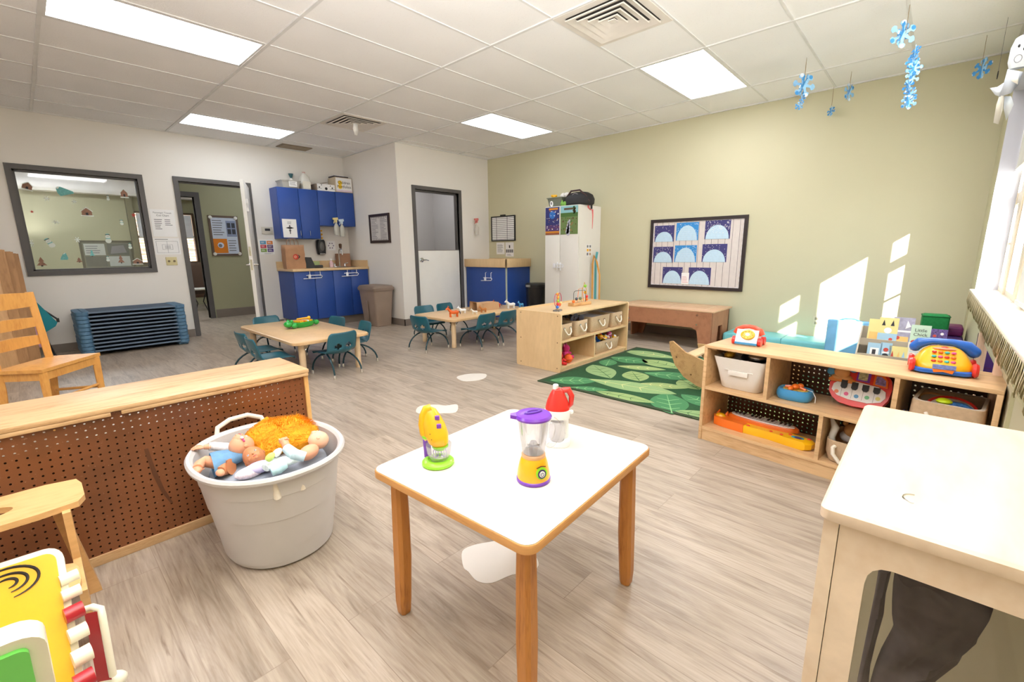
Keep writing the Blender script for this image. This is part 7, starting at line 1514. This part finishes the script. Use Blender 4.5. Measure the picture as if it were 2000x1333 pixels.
# ================================================================ RIGHT FOREGROUND UNIT
CH = .77
cA, cB = AZ(CH, 1620, 985), AZ(CH, 1692, 789)
X0, X1, Y1 = cA.x, cB.x, (cA.y+cB.y)/2; Y0 = YW+.012
t = thing('play_kitchen_unit', 'tall pale birch play unit with a rounded opening at the right foreground', 'play unit', (X0, Y0, 0))
Wd, Dd = Y1-Y0, X1-X0
MB().loft([[V((x, y, z)) for x, y in rrect(-.012+i_, .0+i_, Dd-i_, Wd+.006-i_, .012, 3)] for z, i_ in ((CH-.022, .002), (CH-.019, 0), (CH-.004, 0), (CH, .004))]).obj('top_board', birch, t)
MB().prism([(0, 0), (.06, 0), (.06, CH-.10), (Dd-.07, CH-.10), (Dd-.07, 0), (Dd-.01, 0), (Dd-.01, CH-.0225), (0, CH-.0225)], (0, Wd, 0), UX, UZ, .019).obj('side_frame', birch, t)
MB().box((0, 0, 0), (Dd-.01, .018, CH-.0225), bev=.003).obj('side_panel', birch, t) if False else None
# front panel with opening: u = -Y (to the right), v = up
fw_, fh = Wd-.021, CH-.024
op = [(.055, .0), (.055, fh-.115), (.062, fh-.083), (.085, fh-.072), (fw_-.0, fh-.072), (fw_-.0, .0)]
n = 6
MB().prism([(0, 0), (.038, 0), (.038, fh-.085), (.040, fh-.070), (.045, fh-.060), (.054, fh-.053), (.066, fh-.050), (fw_, fh-.050), (fw_, fh), (0, fh)], (.020, Wd-.020, .0), (0, -1, 0), UZ, .018).obj('front_panel', birch, t)
MB().prism([(.050, fh-.075), (.057, fh-.075), (.085, fh-.071), (.090, fh-.068), (.050, fh-.068)], (.021, Wd-.020, 0), (0, -1, 0), UZ, .012).obj('corner_fillet', birch, t) if False else None
MB().prism([(0, 0), (fw_, 0), (fw_, .07), (0, .07)], (.022, Wd-.020, .10), (0, -1, 0), UZ, .016).obj('bottom_rail', birch, t)
MB().tube(arc((.10, Wd-.10, CH+.0005), .016, 10, 170, 8, 'xy'), .0012, 5).obj('worn_mark', chrome, t)
MB().box((Dd-.04, .002, .02), (Dd-.03, Wd-.02, CH-.024)).obj('back_panel', w_green, t); MB().box((.026, .004, .02), (.030, Wd-.04, CH-.05)).obj('acrylic_window', glassy('dirty_acrylic', (.9, .88, .86, 1), .03), t) if True else None  # sage panel and clear pane replace a mirror and its reflected wall
drk = mat('charcoal_cloth', (70, 62, 62), .85, bump=.6, bscale=40, var=.35, scale=25)
t = thing('reflection_cloth', 'dark charcoal cloth standing in for a mirror reflection inside the birch play unit', 'cloth', (X0+.26, Y0, 0))  # cloth shaped to stand for the dark reflection in a mirror
XC = X0+.16
def strip(rows, th, nm):
    "cloth whose left and right edges in depth XC follow the listed rows"
    g = MB(); rings = []
    for i, (pl, pr_) in enumerate(rows):
        a, b = AX(XC, *pl)-V((X0+.26, Y0, 0)), AX(XC, *pr_)-V((X0+.26, Y0, 0)); c = (a+b)/2; d = (b-a)/2; n_ = 28; ring_ = []
        for k in range(n_):
            q = 2*pi*k/n_; w_ = 1+.18*sin(q*5+i*1.1)*(abs(sin(q)) > .3)
            ring_.append(c+d*cos(q)+V((th*sin(q)*w_, 0, 0)))
        rings.append(ring_)
    g.loft(rings); return g.obj(nm, drk, t, 60)
strip([((1748, 1112), (1862, 1128)), ((1744, 1140), (1935, 1165)), ((1742, 1175), (1941, 1185)), ((1742, 1200), (1934, 1205)), ((1745, 1222), (1918, 1228)), ((1738, 1238), (1912, 1238)), ((1728, 1256), (1908, 1250)), ((1718, 1275), (1886, 1262)), ((1712, 1290), (1878, 1280)), ((1706, 1308), (1838, 1308)), ((1700, 1330), (1812, 1335)), ((1694, 1370), (1800, 1370)), ((1680, 1500), (1820, 1500)), ((1670, 1640), (1830, 1640))], .05, 'cloth_body')
strip([((1716, 1112), (1742, 1112)), ((1708, 1160), (1730, 1160)), ((1700, 1200), (1726, 1200)), ((1690, 1250), (1712, 1250)), ((1680, 1300), (1700, 1300)), ((1660, 1400), (1690, 1400)), ((1640, 1600), (1680, 1600))], .014, 'cloth_strap')
t = tag(MB().box((0, 0, 0), (.012, .012, .022)).obj('birch_peg', birch), 'small birch peg above the dark hanging cloth', 'peg'); t.location = (X0+.154, Y0+Wd-.14, CH-.0455)
# ================================================================ WINDOW CUT-OUTS, FAR ROOM, SMALL WALL THINGS
cutm = [mat('cutout_pale', (214, 220, 210), .8), mat('cutout_brown', (146, 108, 88), .8, var=.2, scale=60), mat('cutout_teal', (112, 176, 172), .8, var=.2, scale=60), ink, mat('cutout_red', (178, 62, 54), .8)]
def cutout(kind, x, z, w, h, lab, rot=0):
    s = Sheet((-w, 0, -h), UX, UZ, 2*w, 2*h, .001); s.mb = MB()
    if kind == 'house':
        s.poly([(.1, 0), (.9, 0), (.9, .55), (1, .55), (.5, 1), (0, .55), (.1, .55)], 1); s.rect(0, 0, 1, .12, 0, 1).rect(.4, .12, .6, .4, 3, 1); s.poly([(0, .55), (.08, .52), (.5, .9), (.92, .52), (1, .55), (.5, 1)], 0, 1)
    elif kind == 'mitten':
        s.poly([(.05, .3), (.2, .0), (1, .35), (.95, .55), (.3, .95), (.1, 1), (0, .8)], 2); s.poly([(.0, .8), (.1, 1), (.22, .95), (.12, .72)], 0, 1)
    elif kind == 'snowman':
        s.disc(.5, .28, h*.52, 0); s.disc(.5, .72, h*.42, 0, 1); s.rect(.2, .92, .8, .98, 3, 2).rect(.3, .95, .7, 1.05, 2, 2).disc(.42, .74, h*.05, 3, 2, 6).disc(.58, .74, h*.05, 3, 2, 6).rect(.2, .48, .8, .56, 2, 2)
    elif kind == 'snowflake':
        for k in range(3): a = k*pi/3; dx, dy = .48*cos(a), .48*sin(a); px_, py_ = -.07*sin(a), .07*cos(a); s.poly([(.5-dx+px_, .5-dy+py_), (.5-dx-px_, .5-dy-py_), (.5+dx-px_, .5+dy-py_), (.5+dx+px_, .5+dy+py_)], 0, k)
        s.disc(.5, .5, h*.3, 0, 3)
    elif kind == 'star':
        s.poly([(.5+.5*(1 if k % 2 == 0 else .45)*sin(k*pi/5), .5+.5*(1 if k % 2 == 0 else .45)*cos(k*pi/5)) for k in range(10)], 4)
    elif kind == 'tree':
        s.poly([(0, .1), (1, .1), (.62, .5), (.8, .5), (.5, 1), (.2, .5), (.38, .5)], 2 if w < .031 else 1); s.rect(.4, 0, .6, .1, 3)
    o = s.mb.obj('paper_cutout', cutm); o.location = (x, YB+.052, z); o.rotation_euler = (0, rot, 0); tag(o, lab, 'paper cutout', 'paper cutouts stuck on the interior window')
for a in (('house', .182, 1.931, .050, .048, 'brown gingerbread house cutout in the top left corner of the interior window', .3), ('mitten', .484, 1.894, .075, .055, 'large teal mitten cutout at the top of the interior window', 0),
    ('house', 1.023, 1.919, .042, .058, 'brown gingerbread house cutout in the top right corner of the interior window', 0), ('snowflake', .317, 1.802, .026, .028, 'small pale snowflake cutout below the top left house', 0),
    ('snowflake', .545, 1.785, .024, .025, 'small pale snowflake cutout below the teal mitten', 0), ('snowman', .86, 1.848, .016, .030, 'tiny snowman cutout left of the top right house', 0), ('star', .175, 1.647, .018, .018, 'small red star cutout at the left of the interior window', 0),
    ('house', .639, 1.672, .058, .055, 'pale house cutout in the centre of the interior window', 0), ('star', 1.081, 1.652, .025, .032, 'red star cutout over the far window blind', 0), ('snowflake', .356, 1.537, .034, .022, 'pale snowflake cutout in the middle left of the window', 0),
    ('snowman', .95, 1.554, .033, .032, 'pale snowman cutout in the middle right of the window', 0), ('snowman', .791, 1.351, .038, .056, 'large white snowman cutout near the lower right of the window', 0), ('snowman', .269, 1.294, .042, .055, 'white snowman with teal scarf cutout in the lower left of the window', -.5),
    ('snowflake', .508, 1.337, .028, .035, 'faint snowflake cutout in the lower middle of the window', 0), ('snowman', .992, 1.259, .025, .036, 'round snowman cutout above the bottom right house', 0), ('snowflake', .119, 1.293, .017, .044, 'narrow pale snowflake cutout at the lower left edge of the window', 0),
    ('tree', .164, 1.083, .044, .055, 'brown tree cutout in the bottom left corner of the window', 0), ('mitten', .370, 1.130, .032, .050, 'teal mitten cutout at the bottom left of the window', .6), ('tree', .615, 1.179, .024, .043, 'teal tree cutout at the bottom middle of the window', 0),
    ('tree', .488, 1.096, .031, .031, 'small brown tree cutout at the bottom of the window', 0), ('snowman', .753, 1.101, .023, .032, 'small white snowman cutout at the bottom of the window', 0), ('tree', .878, 1.099, .033, .055, 'tall tree cutout at the bottom right of the window', 0),
    ('house', 1.041, 1.067, .055, .042, 'brown house cutout in the bottom right corner of the window', 0)): cutout(*a)
t = thing('hall_notice_board', 'brown framed notice board in the hallway seen through the open door', 'notice board', (2.60, YH-.001, 1.47))
s = Sheet((-.20, -.012, -.32), UX, UZ, .40, .64, .002); s.rect(.0, .02, .55, .42, 1).rect(.57, .02, .98, .42, 0).rect(.0, .45, .55, .98, 0, 0).rect(.58, .48, .98, .92, 2); s.lines(.05, .5, .5, .95, 7, 3, 1).rect(.62, .72, .76, .86, 4, 1).rect(.8, .72, .94, .86, 4, 1).rect(.62, .55, .76, .69, 4, 1).rect(.8, .55, .94, .69, 4, 1).disc(.28, .24, .05, 0, 1).disc(.26, .23, .03, 3, 2).lines(.6, .95, .06, .4, 5, 3, 1)
s.mb.obj('pinned_papers', [mat('bluish_paper', (206, 212, 226), .8), mat('orange_paper', (222, 128, 26), .7), mat('slate_paper', (140, 150, 178), .8), greyink, mat('photo_dark', (56, 58, 66), .6)], t)
g = MB(); g.frame([(-.235, -.355), (.235, -.355), (.235, .355), (-.235, .355)], [(-.20, -.32), (.20, -.32), (.20, .32), (-.20, .32)], (0, 0, 0), UX, UZ, .02); 
for v_ in g.v: pass
o = g.obj('frame', mat('brown_board_frame', (104, 84, 70), .5), t); o.location.y = -.0
for x, z in ((-.2, .32), (.2, .32), (-.2, -.32), (.2, -.32)): MB().ell((x, -.024, z), (.03, .008, .03), n=12).obj('corner_flower', white, t)
t = thing('far_notice_board', 'low framed board with papers on the far room wall, seen through the interior window', 'notice board', (1.24, YF-.001, 1.15))
s = Sheet((-.37, -.012, -.25), UX, UZ, .74, .50, .002); s.rect(.03, .5, .45, .95, 1).rect(.5, .5, .95, .95, 2).rect(.03, .05, .45, .45, 2).rect(.5, .05, .95, .45, 1).lines(.06, .4, .55, .9, 4, 3, 1).poly([(.55, .55), (.9, .6), (.85, .9), (.6, .85)], 3, 1); s.mb.obj('papers', [mat('board_grey_green', (104, 104, 90), .7), mat('board_paper', (178, 180, 172), .8), mat('board_dark', (90, 92, 86), .8), greyink], t)
g = MB(); g.frame([(-.41, -.29), (.41, -.29), (.41, .29), (-.41, .29)], [(-.37, -.25), (.37, -.25), (.37, .25), (-.37, .25)], (0, 0, 0), UX, UZ, .02); g.obj('frame', mat('dark_olive_frame', (70, 66, 50), .5), t)
t = thing('armchair', 'brown upholstered armchair in the far room seen through the hallway', 'armchair', (2.30, 11.2, 0), -.3); br_ = mat('brown_upholstery', (98, 76, 62), .8)
MB().box((-.3, -.3, .28), (.3, .3, .46), bev=.05, seg=3).obj('seat', br_, t); MB().box((-.32, .18, .30), (.32, .34, .98), bev=.06, seg=3).obj('backrest', br_, t)
for s_ in (-1, 1):
    MB().box((s_*.36-.05, -.3, .25), (s_*.36+.05, .3, .62), bev=.04, seg=3).obj('armrest', br_, t)
    for y in (-.25, .25): MB().cyl((s_*.33, y, 0), (s_*.33, y, .27), .02, n=8).obj('leg', black, t)
t = thing('side_table', 'small white-topped table with dark legs in the far room', 'table', (2.28, 10.45, 0)); MB().box((-.18, -.2, .47), (.18, .2, .495), bev=.004).obj('tabletop', white, t); MB().box((-.16, -.18, .40), (.16, .18, .47)).obj('apron', mat('dark_walnut', (66, 46, 36), .5), t)
for x in (-.14, .14):
    for y in (-.16, .16): MB().tube([(x, y, .40), (x*.6, y, .22), (x*1.1, y, 0)], .010, 6).obj('leg', black, t)
t = thing('power_outlet', 'beige power outlet low on the sage wall beside the sun patch', 'outlet', (XG-.001, .862, .355)); MB().box((-.006, -.035, -.058), (0, .035, .058), bev=.003).obj('plate', mat('outlet_beige', (214, 206, 178), .5), t)
for z in (-.024, .024): MB().box((-.009, -.016, z-.014), (-.005, .016, z+.014), bev=.004).obj('socket', mat('socket_dark_beige', (150, 140, 118), .5), t)  # socket faces in a darker beige than the plate
# ================================================================ LIGHT
w = bpy.data.worlds.new('sky'); S.world = w; w.use_nodes = True
bg = w.node_tree.nodes['Background']; bg.inputs[0].default_value = (.80, .90, 1.0, 1); bg.inputs[1].default_value = WORLD
sun = bpy.data.objects.new('sun', bpy.data.lights.new('sun', 'SUN')); COL.objects.link(sun)
sun.data.energy = SUN; sun.data.angle = R_(.5); sun.data.color = (1, .95, .88)
sun.rotation_euler = V((1, .833, -.633)).to_track_quat('-Z', 'Y').to_euler()
fl = bpy.data.objects.new('bounce_flash', bpy.data.lights.new('bounce_flash', 'SPOT')); COL.objects.link(fl)
fl.data.energy = FLASH; fl.data.spot_size = R_(125); fl.data.spot_blend = .8; fl.data.shadow_soft_size = .06; fl.data.color = (.97, .98, 1)
fl.location = (.02, .0, 1.32); fl.rotation_euler = V((.45, .42, 1)).to_track_quat('-Z', 'Y').to_euler()
S.view_settings.view_transform = 'Standard'; S.view_settings.look = 'None'; S.view_settings.exposure = EXPO; S.view_settings.gamma = 1; S.view_settings.use_curve_mapping = False
